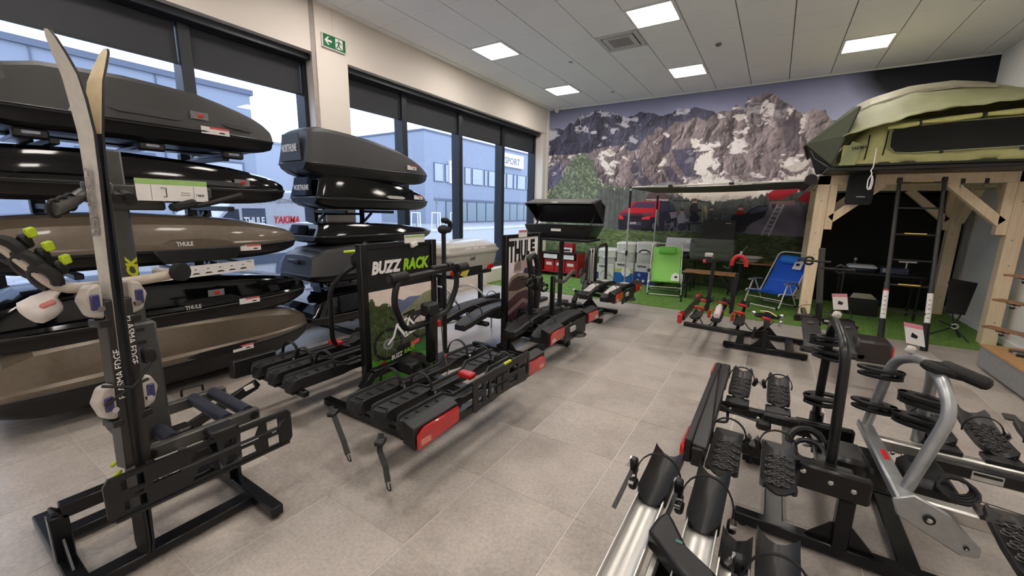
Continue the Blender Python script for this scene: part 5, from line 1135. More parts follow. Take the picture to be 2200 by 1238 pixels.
# skis, bases together, tips spreading
def ski(side, label):
    """side -1: nearer the window end, +1: the other; local x = width, y = out of the base, z = up"""
    t = thing('ski', label, 'ski', (0, 0, 0), 0, 'pair of carving skis')
    prof = [(.0, .030, .004), (.05, .042, .004), (.25, .038, .006), (.6, .034, .012), (.9, .033, .016), (1.3, .036, .010), (1.6, .042, .006), (1.74, .046, .006), (1.85, .047, .018), (1.93, .043, .030), (1.99, .034, .050), (2.04, .022, .068), (2.06, .008, .076)]
    R = []; E = []; TOP = []
    for i, (z, hw, y) in enumerate(prof):
        th = .010 if z < 1.7 else .007
        camber = .012*math.sin(min(1, z/1.75)*PI)
        y0_ = .002+camber*.6+(y if z > 1.7 else 0); y1_ = y0_+th
        R.append([(-hw, side*y0_, z), (hw, side*y0_, z), (hw, side*y1_, z), (-hw, side*y1_, z)])
        TOP.append([(-hw*.93, side*(y1_+.0003), z), (hw*.93, side*(y1_+.0003), z), (hw*.93, side*(y1_+.0018), z), (-hw*.93, side*(y1_+.0018), z)])
    b_ = MB().loft(R).build('ski_core', M_black, t, fix=True)
    MB().loft([[(-hw*.95, side*(a-.0015), z), (hw*.95, side*(a-.0015), z), (hw*.95, side*(a-.0003), z), (-hw*.95, side*(a-.0003), z)] for (z, hw, a) in [(z, hw, .002+.012*.6*math.sin(min(1, z/1.75)*PI)+(y if z > 1.7 else 0)) for z, hw, y in prof[7:]]]).build('base_sheet', pm('ski_base_cream', (214, 198, 162), .35), t, fix=True)
    MB().loft(TOP[:5]).build('top_sheet_dark', pm('ski_black_top', (40, 36, 34), .35), t, fix=True); MB().loft(TOP[4:]).build('top_sheet_pale', pm('ski_pale_top', (196, 192, 184) if side < 0 else (190, 172, 140), .32), t, fix=True)
    MB().box(-.030, .030, *(sorted((side*.012, side*.046))), .42, 1.12).build('binding_rail', pm('ski_black_top', (40, 36, 34), .35), t, bevel=.003)
    for z, h in ((1.05, .14), (.64, .15)):
        mb = MB(); yb = side*.03; yo = side*.105
        yb = side*.044; mb.poly([(-.03, yb, z), (-.03, yb, z+h), (-.03, yo*.75, z+h*.95), (-.03, yo, z+h*.55), (-.03, yo*.8, z+h*.1)], (.06, 0, 0))
        o = mb.build('toe_piece' if z > 1 else 'heel_piece', pm('binding_white', (176, 168, 160), .35), t, bevel=.012, seg=2)
        MB().bx((.028, side*.072, z+h*.5), (.016, .03, .06)).build('binding_shell', pm('binding_blue', (52, 52, 96), .25), o, bevel=.005); MB().cyl((.03, side*.06, z+h*.32), (.042, side*.06, z+h*.32), .012, 10).build('screw', M_chrome, o)
        MB().box(-.034, .034, *(sorted((side*.03, side*.07))), z-.03, z).build('afd_plate', M_black, o, bevel=.004)
    text('PLASMA EDGE', .034, (.0305, -.016, .72) if side < 0 else (.0305, .016, 1.05), (0, 0, 1) if side < 0 else (0, 0, -1), (0, -1, 0) if side < 0 else (0, 1, 0), M_textw, t, sx=.95)
    if side < 0: text('FISCHER', .055, (-.022, side*.0245, 1.62), (0, 0, -1), (1, 0, 0), pm('ski_print_gray', (150, 142, 142), .5), t, shear=.15, bold=.03, sx=1.25)
    return t
rz = math.radians(16)
for s_, l in ((-1, 'pale carving ski with gray lettering, base to base with its mate, left of the two'), (1, 'carving ski with cream tip and black top sheet, right of the two')):
    o = ski(s_, l); o.location = (2.735, -3.745, .06); o.rotation_euler = (-.03, 0, rz)
# ski poles, strap and lime handles low behind the skis
t = thing('bungee_cord', 'black bungee cord tied across the skis between the bindings', 'cord', (2.7, -3.74, .8))
MB().tube([(2.79, -3.80, .78), (2.80, -3.70, .84), (2.76, -3.64, .9)], .006, 7).build('cord', M_rubber, t); MB().tube([(2.79, -3.80, .86), (2.80, -3.72, .83), (2.78, -3.66, .84)], .006, 7).build('cord', M_rubber, t)
MB().bx((2.70, -3.63, .92), (.05, .05, .07)).build('hook', M_rubber, t, bevel=.01)
for k in range(2): tag(MB().bx((2.6, -3.765, .445-.055*k), (.016, .04, .018), (.3, 0, .4)).build('strap_buckle', M_lime, None, bevel=.006), ['lime strap buckle hanging beside the front ski base, upper one', 'lime strap buckle hanging beside the front ski base, lower one'][k], 'buckle', 'lime strap buckles')

# ================================================================ right-hand stands and carriers
st = make_stand('carrier_stand', 'black floor stand under the black and the silver carriers, front right', (5.30, -1.70, 0), L=.84, hy=.31, h=.36, cx=(-.25, .25), ch=.05)
make_stand('carrier_stand', 'black floor stand under the red-trimmed carrier, back right', (4.94, 1.38, 0), L=.82, hy=.31, h=.37, cx=(-.25, .25))
make_stand('carrier_stand', 'black floor stand under the aluminium rail carrier at the near edge', (5.35, -3.45, 0), L=.9, hy=.3, h=.4)
def wheel_cup(par, x, ya, yb, za, zb, w=.115, name='wheel_cup', lip=True, pattern=True):
    """concave moulded wheel holder running from (ya, za) to (yb, zb)"""
    A = V((x, ya, za)); B = V((x, yb, zb)); d = (B-A); L = d.length; d.normalize(); u = V((1, 0, 0)).cross(d)
    if u.z < 0: u = -u
    R = []
    for q, ww, bow in ((0, .8, .0), (.04, .95, 0), (.2, 1, -.008), (.5, 1, -.014), (.8, 1, -.006), (.93, 1, .008), (1, .8, .018)):
        c = A+d*(L*q)+u*bow; h = w*ww/2; r = []
        for s in (-1, -.8, -.5, 0, .5, .8, 1): r.append(c+V((s*h, 0, 0))+u*(.034*s*s))
        for s in (1, .8, .5, 0, -.5, -.8, -1): r.append(c+V((s*h, 0, 0))+u*(.034*s*s-.012-(.018 if abs(s) == 1 else 0)))
        R.append(r)
    o = MB().loft(R).build(name, M_black, par, fix=True, bevel=.002)
    if pattern:
        mb = MB()
        for j in range(9):
            for i in range(3):
                s = (i-1)*.5+(.25 if j % 2 else 0); 
                if abs(s) > .8: continue
                c = A+d*(L*(.16+.075*j))+V((s*w/2, 0, 0))+u*(.034*s*s-.0115+(.0105 if abs(s) < .1 else .007))
                mb.tube(arc(c+u*.002, (.0135, .0105), 0, 2*PI, 10, (1, 0, 0), d), .0034, 5, closed=True)
        p = mb.build('moulded_grid', pm('cup_grid', (58, 57, 56), .4), o); p['kind'] = 'stuff'
    return o
def hub_strap(par, x, y, z, r=.07, yaw=0, side=1, tail=True):
    o = strap(par, (x, y, z), (r, r*1.05), -.2, PI+.2, .006, yaw, 0, False)
    px = x+side*(r+.006)
    MB().bx((px, y, z-.01), (.022, .03, .05), (0, .3*side, yaw)).build('buckle', M_black, o, bevel=.005)
    MB().cyl((px+side*.005, y-.012, z+.012), (px+side*.005, y+.012, z+.012), .008, 8).build('buckle_pin', M_chrome, o)
    MB().bx((px+side*.016, y, z-.012), (.006, .014, .022), (0, .5*side, 0)).build('lever', M_chrome, o)
    if tail: MB().bar((px, y, z-.02), (px+side*.03, y-.03, z-.1), .012, .004).build('strap_tail', M_rubber, o)
    return o
def pad_ring(par, c, r=.085, sq=.52, yaw=0, tiltv=(0, 0, 0)):
    """clamshell rubber cradle: two flat slotted ovals, hinged on the tube side"""
    ax = V((math.cos(yaw), math.sin(yaw), tiltv[0])).normalized(); ay = V((-math.sin(yaw), math.cos(yaw), tiltv[1])).normalized(); n = ax.cross(ay)
    c = V(c); o = None
    for k, (dz, rk) in enumerate(((.012, 1.0), (-.022, .94))):
        out = [c+n*dz+ax*(math.cos(a)*r*rk)+ay*(math.sin(a)*r*sq*rk) for a in np.linspace(0, 2*PI, 21)[:-1]]
        hole = [c+n*dz+ax*(.12*r+math.cos(a)*r*.52)+ay*(math.sin(a)*r*sq*.34) for a in np.linspace(0, 2*PI, 13)[:-1]]
        q = MB().poly(out, n*.014, [hole]).build('rubber_cradle' if k == 0 else 'lower_jaw', M_rubber, par if k == 0 else o, bevel=.003)
        if k == 0: o = q
    MB().cyl(c-ax*r*.8-n*.022, c-ax*r*.8+n*.026, .016, 10).build('hinge', M_black, o)
    return o
# --- black carrier, tail lamp bar towards the aisle
t = thing('bike_carrier', 'black carrier with a long black lamp bar and four moulded wheel cups, front right', 'bike carrier', (5.1, -1.82, .40))
Z = .46
for y in (-1.62, -2.04): MB().bar((4.72, y, Z-.03), (5.30, y, Z-.03), .045, .055).build('rail', M_bmetal, t, bevel=.006)
for x in (5.07, 5.20): MB().bar((x, -2.06, Z-.05), (x, -1.60, Z-.05), .045, .05).build('cross_tube', M_dgray if x < 5.1 else M_bmetal, t, bevel=.005)
# lamp bar in bevelled sections
ring = lambda y, k=1.0: [(4.665, y, Z+.015), (4.655, y, Z+.07*k), (4.675, y, Z+.10*k), (4.735, y, Z+.10*k), (4.745, y, Z+.06*k), (4.745, y, Z-.005)]
secs = [(-2.40, -2.14, 'near'), (-2.14, -1.36, 'mid'), (-1.36, -1.06, 'far')]
lb = MB()
P = lambda s, q: (4.66, -2.40+1.22*s, Z-.0+.115*q)
o = holes_plate(MB(), [(0, .1), (.04, 0), (.96, 0), (1, .3), (.985, .8), (.8, 1), (.2, 1), (.02, .95)], [R4(.62, .74, .25, .7)], P, (.03, 0, 0)).build('lamp_bar', M_black, t, bevel=.006)
MB().poly([(4.69, -2.16, Z+.115), (4.69, -1.43, Z+.115), (4.69, -1.24, Z+.085), (4.75, -1.22, Z+.075), (4.75, -1.43, Z+.10), (4.75, -2.2, Z+.10), (4.75, -2.39, Z+.095), (4.69, -2.39, Z+.105)], (0, 0, -.02)).build('lamp_bar_top', M_black, t, bevel=.005)
for a, b_ in ((-2.40, -1.6), (-1.46, -1.19)): MB().box(4.69, 4.745, a, b_, Z+.0, Z+.09).build('lamp_housing', M_black, t, bevel=.008)
for a, b_ in ((-2.405, -2.2), (-1.38, -1.20)): MB().box(4.645, 4.662, a, b_, Z+.015, Z+.085).build('red_lens', M_redlens, t, bevel=.006)
MB().box(4.648, 4.660, -1.98, -1.86, Z+.02, Z+.06).build('clear_lens', M_paper, t, bevel=.003)
MB().tube(rounded([(4.78, -1.63, Z-.05), (4.79, -1.78, Z-.05), (4.72, -1.80, Z-.05)], .03), .008, 7).build('handle_loop', M_black, t)
for x, side in ((4.82, 1), (5.02, -1)):
    wheel_cup(t, x, -1.56, -1.16, Z+.02, Z+.035); MB().bx((x, -1.6, Z+.008), (.12, .1, .022)).build('cup_foot', M_black, t, bevel=.004); hub_strap(t, x, -1.3, Z+.05, .07, .1, side, False)
for x, side in ((4.815, 1), (5.015, -1)):
    wheel_cup(t, x, -2.08, -2.46, Z+.02, Z+.02, .125); MB().bx((x, -2.05, Z+.008), (.125, .1, .022)).build('cup_foot', M_black, t, bevel=.004); hub_strap(t, x, -2.1, Z+.05, .072, -.1, side, True)
MB().tube(rounded([(5.21, -1.42, Z-.04), (5.21, -1.46, .97), (5.2, -1.62, 1.03), (5.2, -1.80, 1.03), (5.215, -1.96, .97), (5.225, -2.0, Z-.04)], .09, 6), .021, 12).build('frame_hoop', M_bmetal, t)
for y in (-1.42, -2.0): MB().cyl((5.215, y, Z-.09), (5.215, y, Z-.02), .034, 12).build('hoop_socket', M_bmetal, t)
pad_ring(t, (5.23, -1.44, .53), .10, .7, .3); pad_ring(t, (5.22, -1.45, .80), .09, .6, 2.6); pad_ring(t, (5.20, -1.46, .88), .085, .55, .3)
MB().box(4.95, 5.12, -1.70, -1.66, Z-.03, Z+.02).build('lamp_socket', M_black, t, bevel=.01); MB().bx((4.96, -1.72, Z-.04), (.07, .05, .05)).build('lamp_plug', M_black, t, bevel=.012)
MB().tube([(4.73, -1.66, Z), (4.8, -1.7, Z-.02), (4.95, -1.72, Z-.03)], .004, 6).build('cable', M_black, t); MB().tube([(4.76, -1.95, Z-.02), (4.95, -1.96, Z-.06), (5.07, -1.93, Z-.02)], .002, 5).build('cable', M_rubber, t)
MB().tube(arc((5.14, -1.84, Z-.02), .07, .2, PI+.5, 14, (1, .2, 0), (0, .5, .8)), .018, 8).build('coiled_cable', M_black, t)
MB().tube(arc((5.15, -1.9, Z-.03), .06, 0, 2*PI, 16, (1, 0, 0), (0, .8, .5)), .012, 8, closed=True).build('coiled_cable', M_black, t)
MB().box(5.1, 5.36, -2.10, -2.06, Z-.12, Z-.0).build('side_plate', M_bmetal, t, bevel=.01); MB().box(5.1, 5.36, -1.62, -1.58, Z-.1, Z-.0).build('side_plate', M_bmetal, t, bevel=.01)
for p in ((5.22, -2.105, Z-.05), (5.12, -2.105, Z-.03), (5.3, -2.105, Z-.06)): MB().sphere(p, (.012, .006, .012), 10, 6).build('bolt', M_chrome, t)
for p in ((4.93, -1.735, Z+.0), (5.06, -1.66, Z+.01), (4.79, -1.648, Z-.02)): MB().sphere(p, (.009, .006, .009), 8, 6).build('bolt', M_chrome, t)
MB().bx((5.18, -1.78, Z+.0), (.03, .06, .012), (0, 0, .2)).build('paper_label', M_paper, t, smooth=False)
MB().bx((5.30, -1.82, Z-.06), (.14, .2, .1)).build('coupling', M_bmetal, t, bevel=.02)
def tag_card(par, p, yaw, h=.085, w=.075):
    """paper price tag tied to a hoop"""
    c, s = math.cos(yaw), math.sin(yaw); X_ = V((c, s, 0)); U = V((-.25*c, -.25*s, 1)).normalized(); p = V(p)
    MB().bx(p+V((0, 0, -.015)), (.035, .03, .035), (.3, .2, .4)).build('tie', pm('clear_tie', (216, 208, 200), .4), par, bevel=.008)
    q = p+V((0, 0, .012))
    o = MB().poly([q-X_*w*.3, q+X_*w*.7, q+X_*w*.7+U*h, q-X_*w*.3+U*h], X_.cross(U)*.001).build('price_tag', M_paper, par, smooth=False)
    n = X_.cross(U)
    for dn in (.0014, -.0008):
        MB().poly([q-X_*w*.3+U*h*.8+n*dn, q+X_*w*.7+U*h*.8+n*dn, q+X_*w*.7+U*h+n*dn, q-X_*w*.3+U*h+n*dn], n*.0004).build('pink_band', pm('label_pink', (216, 130, 150), .6), o, smooth=False)
        MB().poly([q+X_*w*.0+U*h*.35+n*dn, q+X_*w*.3+U*h*.3+n*dn, q+X_*w*.4+U*h*.45+n*dn, q+X_*w*.1+U*h*.58+n*dn], n*.0004).build('printed_rack', M_textk, o, smooth=False)
tag_card(t, (5.205, -1.60, 1.07), .55)
# --- silver carrier facing away from the aisle
t = thing('bike_carrier', 'silver carrier with a grey tube hoop full of black rubber cradles, front right', 'bike carrier', (5.8, -1.85, .40))
for y in (-1.60, -2.10): MB().bar((5.45, y, Z-.03), (6.75, y, Z-.03), .05, .06).build('rail', M_alu, t, bevel=.008)
MB().bar((5.42, -1.42, Z-.02), (5.45, -2.16, Z-.02), .06, .045).build('hoop_base', M_silver, t, bevel=.008)
MB().bx((5.44, -1.80, Z+.004), (.02, .09, .002), (0, 0, .03)).build('red_badge', M_textr, t, smooth=False)
MB().tube(rounded([(5.42, -1.47, Z-.02), (5.47, -1.50, .84), (5.52, -1.62, .90), (5.53, -1.76, .92), (5.53, -1.96, .90), (5.55, -2.03, .80), (5.46, -2.06, Z-.02)], .09, 6), .023, 14).build('frame_hoop', M_silver, t)
MB().tube(rounded([(5.60, -1.55, Z), (5.60, -1.58, .78), (5.56, -1.7, .9)], .08), .024, 12).build('inner_tube', M_silver, t)
MB().poly([(5.40, -2.165, Z+.0), (5.46, -2.165, Z+.04), (5.56, -2.165, Z-.0), (5.66, -2.165, Z-.10), (5.66, -2.165, Z-.14), (5.61, -2.165, Z-.15), (5.5, -2.165, Z-.1), (5.42, -2.165, Z-.06)], (0, -.014, 0)).build('side_plate', M_silver, t, bevel=.005)
for p, r in (((5.51, -2.184, Z-.04), .018), ((5.62, -2.182, Z-.11), .008)):
    b_ = MB().lathe([(r, 0), (r, .004)], p, (0, -1, 0)).build('pivot_bolt', M_textk, t); MB().lathe([(r*.6, 0), (r*.5, .008), (0.001, .01)], p, (0, -1, 0)).build('bolt_head', M_chrome, b_)
for k, (c, yw) in enumerate((((5.43, -1.49, .57), 2.9), ((5.43, -1.50, .76), 3.0), ((5.56, -1.68, .71), -.5), ((5.57, -1.62, .585), -.4))): pad_ring(t, c, .095, .5, yw)
o = MB().tube(arc((5.57, -1.86, .925), (.085, .04), 0, 2*PI, 18, (1, .45, -.25), (0, 1, 0)), .02, 8, closed=True).build('rubber_cradle', M_rubber, t)
MB().bx((5.60, -1.90, .93), (.16, .06, .05), (0, .25, -.45)).build('clamp_body', M_rubber, t, bevel=.02, seg=2)
tag_card(t, (5.50, -1.60, .945), -.6, .1, .07)
for x in (5.68, 5.88, 6.09): 
    wheel_cup(t, x, -1.56, -1.16, Z+.02, Z+.05, .125); MB().bx((x, -1.58, Z+.01), (.13, .08, .024)).build('cup_foot', M_black, t, bevel=.004); hub_strap(t, x, -1.34, Z+.045, .072, 0, 1, False)
    MB().bx((x-.05, -1.12, Z+.07), (.05, .05, .012), (.3, 0, 0)).build('cup_lip', pm('lip_brown', (52, 46, 42), .5), t, bevel=.004)
for x in (5.72, 5.92):
    wheel_cup(t, x, -2.1, -2.48, Z+.02, Z-.02, .13); MB().bx((x, -2.1, Z+.008), (.14, .075, .026)).build('cup_foot', pm('lip_brown', (52, 46, 42), .5), t, bevel=.004)
    MB().bx((x+.06, -2.2, Z+.02), (.05, .04, .035)).build('buckle', M_black, t, bevel=.008); MB().sphere((x+.085, -2.205, Z+.025), .01, 8, 6).build('buckle_pin', M_chrome, t)
MB().box(5.62, 6.0, -1.655, -1.63, Z-.085, Z-.02).build('lamp_socket', M_black, t, bevel=.01)
MB().box(5.77, 5.87, -1.66, -1.656, Z-.075, Z-.035).build('type_plate', M_ltgray, t, smooth=False); MB().box(5.775, 5.865, -1.662, -1.6595, Z-.052, Z-.04).build('type_print', M_textk, t, smooth=False)
for x in (5.965, 5.50, 5.54): MB().sphere((x, -1.66, Z-.045), (.01, .006, .01), 8, 6).build('bolt', M_chrome, t)
MB().bx((5.42, -1.72, Z-.12), (.12, .25, .1)).build('coupling', M_black, t, bevel=.02)
MB().bx((5.58, -1.82, Z-.06), (.16, .26, .11)).build('coupling_body', M_black, t, bevel=.03)
for k in range(4): MB().tube(arc((5.64, -1.92-.015*k, Z-.0), .05+.004*k, 0, 2*PI, 14, (1, .2, 0), (-.1, .75, .45)), .007, 6, closed=True).build('coiled_cable', M_black, t)
MB().tube([(5.7, -1.94, Z-.03), (6.0, -1.95, Z-.05), (6.4, -1.98, Z-.04)], .002, 5).build('cable', M_rubber, t); MB().tube([(5.97, -1.66, Z-.06), (6.2, -1.7, Z-.1), (6.5, -1.68, Z-.08)], .005, 6).build('cable', M_black, t)
# --- dark post at the right edge, close to the viewer
t = thing('bike_carrier', 'black hoop and cup of another carrier cut off at the right edge, nearest the viewer', 'bike carrier', (5.95, -2.58, 0)); t0_ = t
MB().tube(rounded([(5.86, -2.36, .35), (5.87, -2.36, .72), (6.0, -2.4, .82), (6.2, -2.45, .8)], .08), .035, 12).build('frame_hoop', M_bmetal, t)
MB().bar((5.8, -2.62, .42), (6.5, -2.62, .42), .05, .06).build('rail', M_bmetal, t, bevel=.006); MB().bar((5.87, -2.36, .36), (5.87, -2.8, .36), .06, .06).build('cross_tube', M_bmetal, t, bevel=.006)
MB().bar((6.3, -2.7, 0), (6.3, -2.7, .4), .06, .06, (0, 1, 0)).build('post', M_bmetal, t); MB().box(6.0, 6.6, -2.75, -2.65, 0, .05).build('foot', M_bmetal, t)
MB().sphere((5.84, -2.43, .46), (.07, .09, .035), 14, 8).build('rubber_cradle', M_rubber, t); MB().bx((5.755, -2.50, .43), (.07, .13, .05), (0, 0, .5)).build('plastic_foot', M_gray, t, bevel=.015)
# --- aluminium rail carrier at the bottom edge
t = thing('bike_carrier', 'carrier with bright aluminium wheel rails and black cup ends at the near edge', 'bike carrier', (4.85, -3.2, .4))
def alu_rail(x, y0, y1, z, w=.095):
    h = w/2; c = [(-h, .035), (-h+.004, .036), (-h+.007, .012), (-h*.6, .003), (0, 0), (h*.6, .003), (h-.007, .012), (h-.004, .036), (h, .035), (h, -.008), (-h, -.008)]
    return MB().loft([[(x+a, y, z+b_) for a, b_ in c] for y in (y0, y1)]).build('wheel_rail', M_alu, t, fix=True, angle=40)
for x, yb, z, w, full in ((4.615, -2.69, .485, .095, 1), (4.795, -2.73, .485, .095, 1), (4.90, -2.86, .47, .085, 0), (5.01, -3.0, .485, .095, 1)):
    alu_rail(x, -3.95, yb-.02, z, w)
    if full:
        hh = w/2+.006
        R = []
        for q, ww, zz in ((0, .8, .0), (.08, 1, .004), (.5, 1.02, .004), (.85, 1.06, .008), (1, 1.1, .014)):
            y = yb-.1+.34*q; r = []
            for s in (-1, -.8, -.4, 0, .4, .8, 1): r.append((x+s*hh*ww, y, z+zz+.004+.045*s*s))
            for s in (1, .8, .4, 0, -.4, -.8, -1): r.append((x+s*hh*ww, y, z+zz-.008+.045*s*s-(.04 if abs(s) == 1 else 0)))
            R.append(r)
        MB().loft(R).build('cup_end', M_black, t, fix=True)
        o = strap(t, (x, yb+.02, z+.035), (.085, .10), -.35, PI+.35, .006, 0, .25, False); o.data.materials[0] = M_black
        for s in (-1, 1):
            MB().bx((x+s*.085, yb-.01, z+.005), (.03, .05, .035), (0, 0, 0)).build('strap_anchor', M_black, t, bevel=.008); MB().cyl((x+s*.08, yb-.03, z+.018), (x+s*.1, yb-.03, z+.018), .007, 8).build('anchor_bolt', M_chrome, t)
        MB().bx((x-.1, yb+.04, z+.05), (.03, .035, .075), (.2, 0, 0)).build('buckle', M_black, t, bevel=.008); MB().cyl((x-.118, yb+.04, z+.075), (x-.1, yb+.04, z+.075), .011, 10).build('buckle_pin', M_chrome, t); MB().bx((x-.122, yb+.05, z+.045), (.012, .012, .03), (0, .6, 0)).build('lever', M_chrome, t)
        MB().bar((x-.105, yb+.03, z+.03), (x-.125, yb-.12, z-.05), .016, .006).build('strap_tail', M_black, t)
    else:
        MB().loft([[(x+s*w*.52, y, z+.004+.04*s*s) for s in (-1, -.6, 0, .6, 1)]+[(x+s*w*.52, y, z-.01) for s in (1, 0, -1)] for y in (yb-.06, yb+.08)]).build('cup_end', M_black, t, fix=True); MB().sphere((x, yb-.02, z+.01), .006, 8, 6).build('rivet', M_chrome, t)
MB().bar((4.69, -3.95, .48), (4.69, -2.9, .48), .02, .03).build('square_tube', M_alu, t, bevel=.003)
MB().poly([(4.665, -2.92, .49), (4.69, -2.86, .49), (4.72, -2.90, .49), (4.775, -2.99, .49), (4.865, -3.05, .49), (4.875, -3.14, .49), (4.845, -3.16, .49), (4.735, -3.06, .49), (4.655, -2.99, .49)], (0, 0, .065)).build('bridge_clamp', M_black, t, bevel=.014, seg=2)
MB().bx((4.75, -2.99, .555), (.02, .012, .004)).build('bridge_mark', pm('teal_mark', (60, 110, 96), .5), t)
for x in (4.71, 4.735): MB().bar((x, -3.9, .43), (x, -2.95, .43), .03, .05).build('support_beam', M_bmetal, t, bevel=.004)
MB().bar((4.6, -3.35, .42), (5.2, -3.35, .42), .06, .05).build('cross_beam', M_bmetal, t, bevel=.004)
# --- back right: red-trimmed carrier and black carrier on one stand
t = thing('bike_carrier', 'black carrier with red clips and a red hook on the stand before the blue chair', 'bike carrier', (4.45, 1.3, .3))
Z = .38
MB().bar((4.16, .55, Z-.04), (4.72, .50, Z-.04), .05, .05).build('end_bar', M_bmetal, t, bevel=.006); MB().bar((4.12, .66, Z), (4.12, 2.0, Z), .05, .07).build('lamp_bar', M_bmetal, t, bevel=.006)
MB().box(4.08, 4.13, .56, .74, Z-.05, Z+.06).build('red_lens', M_redlens, t, bevel=.01); MB().box(4.08, 4.13, 1.86, 2.02, Z-.05, Z+.06).build('red_lens', M_redlens, t, bevel=.01)
for x in (4.25, 4.46, 4.68):
    wheel_cup(t, x, 1.02, .60, Z+.02, Z-.0, .1, pattern=False)
    mb = MB()
    for k in range(6): mb.bx((x, .66+.06*k, Z+.012), (.08, .022, .02), (.2, 0, 0))
    mb.build('cup_ribs', M_rubber, t)['kind'] = 'stuff'
    wheel_cup(t, x, 1.6, 2.0, Z+.02, Z+.0, .1, pattern=False); MB().bar((x, .6, Z-.03), (x, 2.0, Z-.03), .03, .03).build('rail', M_bmetal, t)
    for y in (1.08, 1.55): MB().bx((x-.02, y, Z+.05), (.11, .04, .03), (0, .15, 0)).build('red_clip', M_red, t, bevel=.008)
for x in (4.36, 4.6): MB().bx((x, .95, Z+.02), (.03, .06, .09)).build('red_clip', M_red, t, bevel=.006)
MB().loft([[(4.455+math.cos(a)*r, .78+.28*q+math.sin(a)*r*.2, Z+.04+.2*q*.4+math.sin(a)*r) for a in np.linspace(0, 2*PI, 11)[:-1]] for q, r in ((0, .03), (.05, .036), (.7, .036), (.85, .02), (1, .014))]).build('paper_roll', pm('clear_roll', (206, 190, 190), .4), t, fix=True)
for x, y, h in ((4.30, 1.25, .98), (4.56, 1.28, .86)): MB().bar((x, y, Z-.02), (x+.02, y, h), .04, .035, (0, 1, 0)).build('frame_holder_post', M_black, t, bagel if False else None) if False else MB().bar((x, y, Z-.02), (x+.02, y, h), .04, .035, (0, 1, 0)).build('frame_holder_post', M_black, t, bevel=.006)
MB().bx((4.28, 1.23, 1.0), (.1, .06, .07)).build('clamp_body', M_black, t, bevel=.015); MB().bx((4.26, 1.22, 1.06), (.09, .05, .05)).build('clamp_top', M_ltgray, t, bevel=.01); MB().cyl((4.2, 1.22, .98), (4.235, 1.22, .98), .022, 10).build('red_knob', M_red, t)
MB().tube(arc((4.585, 1.25, .96), (.075, .11), -.1, PI+.1, 16, (1, 0, 0)), .022, 8).build('red_hook', M_red, t); MB().cyl((4.585, 1.25, 1.07), (4.6, 1.23, 1.12), .012, 8).build('hook_stem', M_ltgray, t); MB().cyl((4.6, 1.23, 1.11), (4.65, 1.2, 1.19), .006, 6).build('cable_end', M_dgray, t)
MB().tube(rounded([(4.42, 1.26, .93), (4.48, 1.26, .9), (4.52, 1.27, .98)], .02), .016, 7).build('rubber_hook', M_rubber, t)
for pts in ([(4.3, .7, Z), (4.36, .66, Z-.08), (4.43, .7, Z-.02)], [(4.72, .8, Z+.02), (4.8, .75, Z-.06), (4.9, .85, Z-.08), (5.0, 1.0, Z+.02)]): MB().tube(rounded(pts, .05), .006, 6).build('cable', M_black, t)
MB().bx((4.83, .80, Z-.09), (.03, .05, .13), (.1, .1, 0)).build('hanging_strap', M_black, t, bevel=.008)
for x, y in ((4.86, 1.05), (4.93, .95)): MB().bx((x, y, Z+.05), (.09, .05, .03), (0, .2, .4)).build('red_lever' if x > 4.9 else 'strap_end', M_red if x > 4.9 else M_black, t, bevel=.008)
MB().tube(rounded([(4.86, 1.0, Z+.12), (4.95, .97, Z+.13), (5.02, .95, Z+.09)], .03), .012, 7, flat=.5).build('lime_strap', pm('pale_lime', (206, 208, 130), .5), t)
MB().bx((5.06, .92, Z+.02), (.03, .03, .07), (0, .2, 0)).build('chrome_pin', M_chrome, t, bevel=.006)
t = thing('bike_carrier', 'black carrier with two grey-lipped wheel holders beside the timber post', 'bike carrier', (5.45, 1.3, .3))
for x in (5.32, 5.62):
    MB().bar((x, .4, Z-.03), (x, 2.2, Z-.03), .05, .05).build('rail', M_bmetal, t, bevel=.006)
    MB().loft([[(x-.07, y, z), (x-.08, y, z+.06), (x+.08, y, z+.06), (x+.07, y, z)] for y, z in ((.36, Z-.08), (.45, Z-.04), (.9, Z), (1.2, Z+.02))]).build('wheel_holder', M_topgray, t, fix=True, bevel=.012)
    MB().bx((x, .40, Z-.07), (.2, .05, .05)).build('holder_end', M_black, t, bevel=.01); strap(t, (x, 1.5, Z+.07), (.10, .09), -.1, PI+.1, .02, 0, .2, False); strap(t, (x, 1.1, Z+.05), (.08, .08), -.1, PI+.1, .016, 0, .3, True)
    MB().bx((x, .95, Z+.07), (.06, .08, .03)).build('grey_buckle', M_dgray, t, bevel=.008)
MB().bar((5.2, 1.5, Z), (5.75, 1.5, Z), .06, .08).build('cross_beam', M_bmetal, t, bevel=.006); MB().bx((5.5, 1.44, Z+.01), (.04, .005, .02)).build('sticker', M_paper, t)
MB().box(5.62, 5.86, .36, .62, Z-.1, Z+.1).build('lamp_unit', pm('lamp_unit_brown', (44, 38, 36), .4), t, bevel=.02); MB().box(5.84, 5.875, .38, .6, Z-.07, Z+.07).build('red_lens', M_redlens, t, bevel=.008)
MB().tube(rounded([(5.40, 1.35, .6), (5.36, 1.35, 1.05), (5.35, 1.34, 1.2)], .05), .03, 10).build('mast', M_dgray, t); MB().cyl((5.42, 1.35, Z), (5.40, 1.35, .6), .032, 10).build('mast_foot', M_black, t)
for z, xa, xb in ((1.06, 5.16, 5.44), (.99, 5.34, 5.64)):
    o = MB().cyl((xa, 1.33, z), (xb, 1.33, z), .012, 8).build('holder_arm', M_black, t); xc = xa+.09 if z > 1.03 else xb-.11
    MB().tube(arc((xc, 1.33, z), .04, .4, 2*PI-.4, 14, (1, 0, 0)), .013, 7).build('clamp_jaw', M_black, o); MB().sphere((xa if z > 1.03 else xb, 1.33, z), .018, 8, 6).build('end_knob', M_black, o)

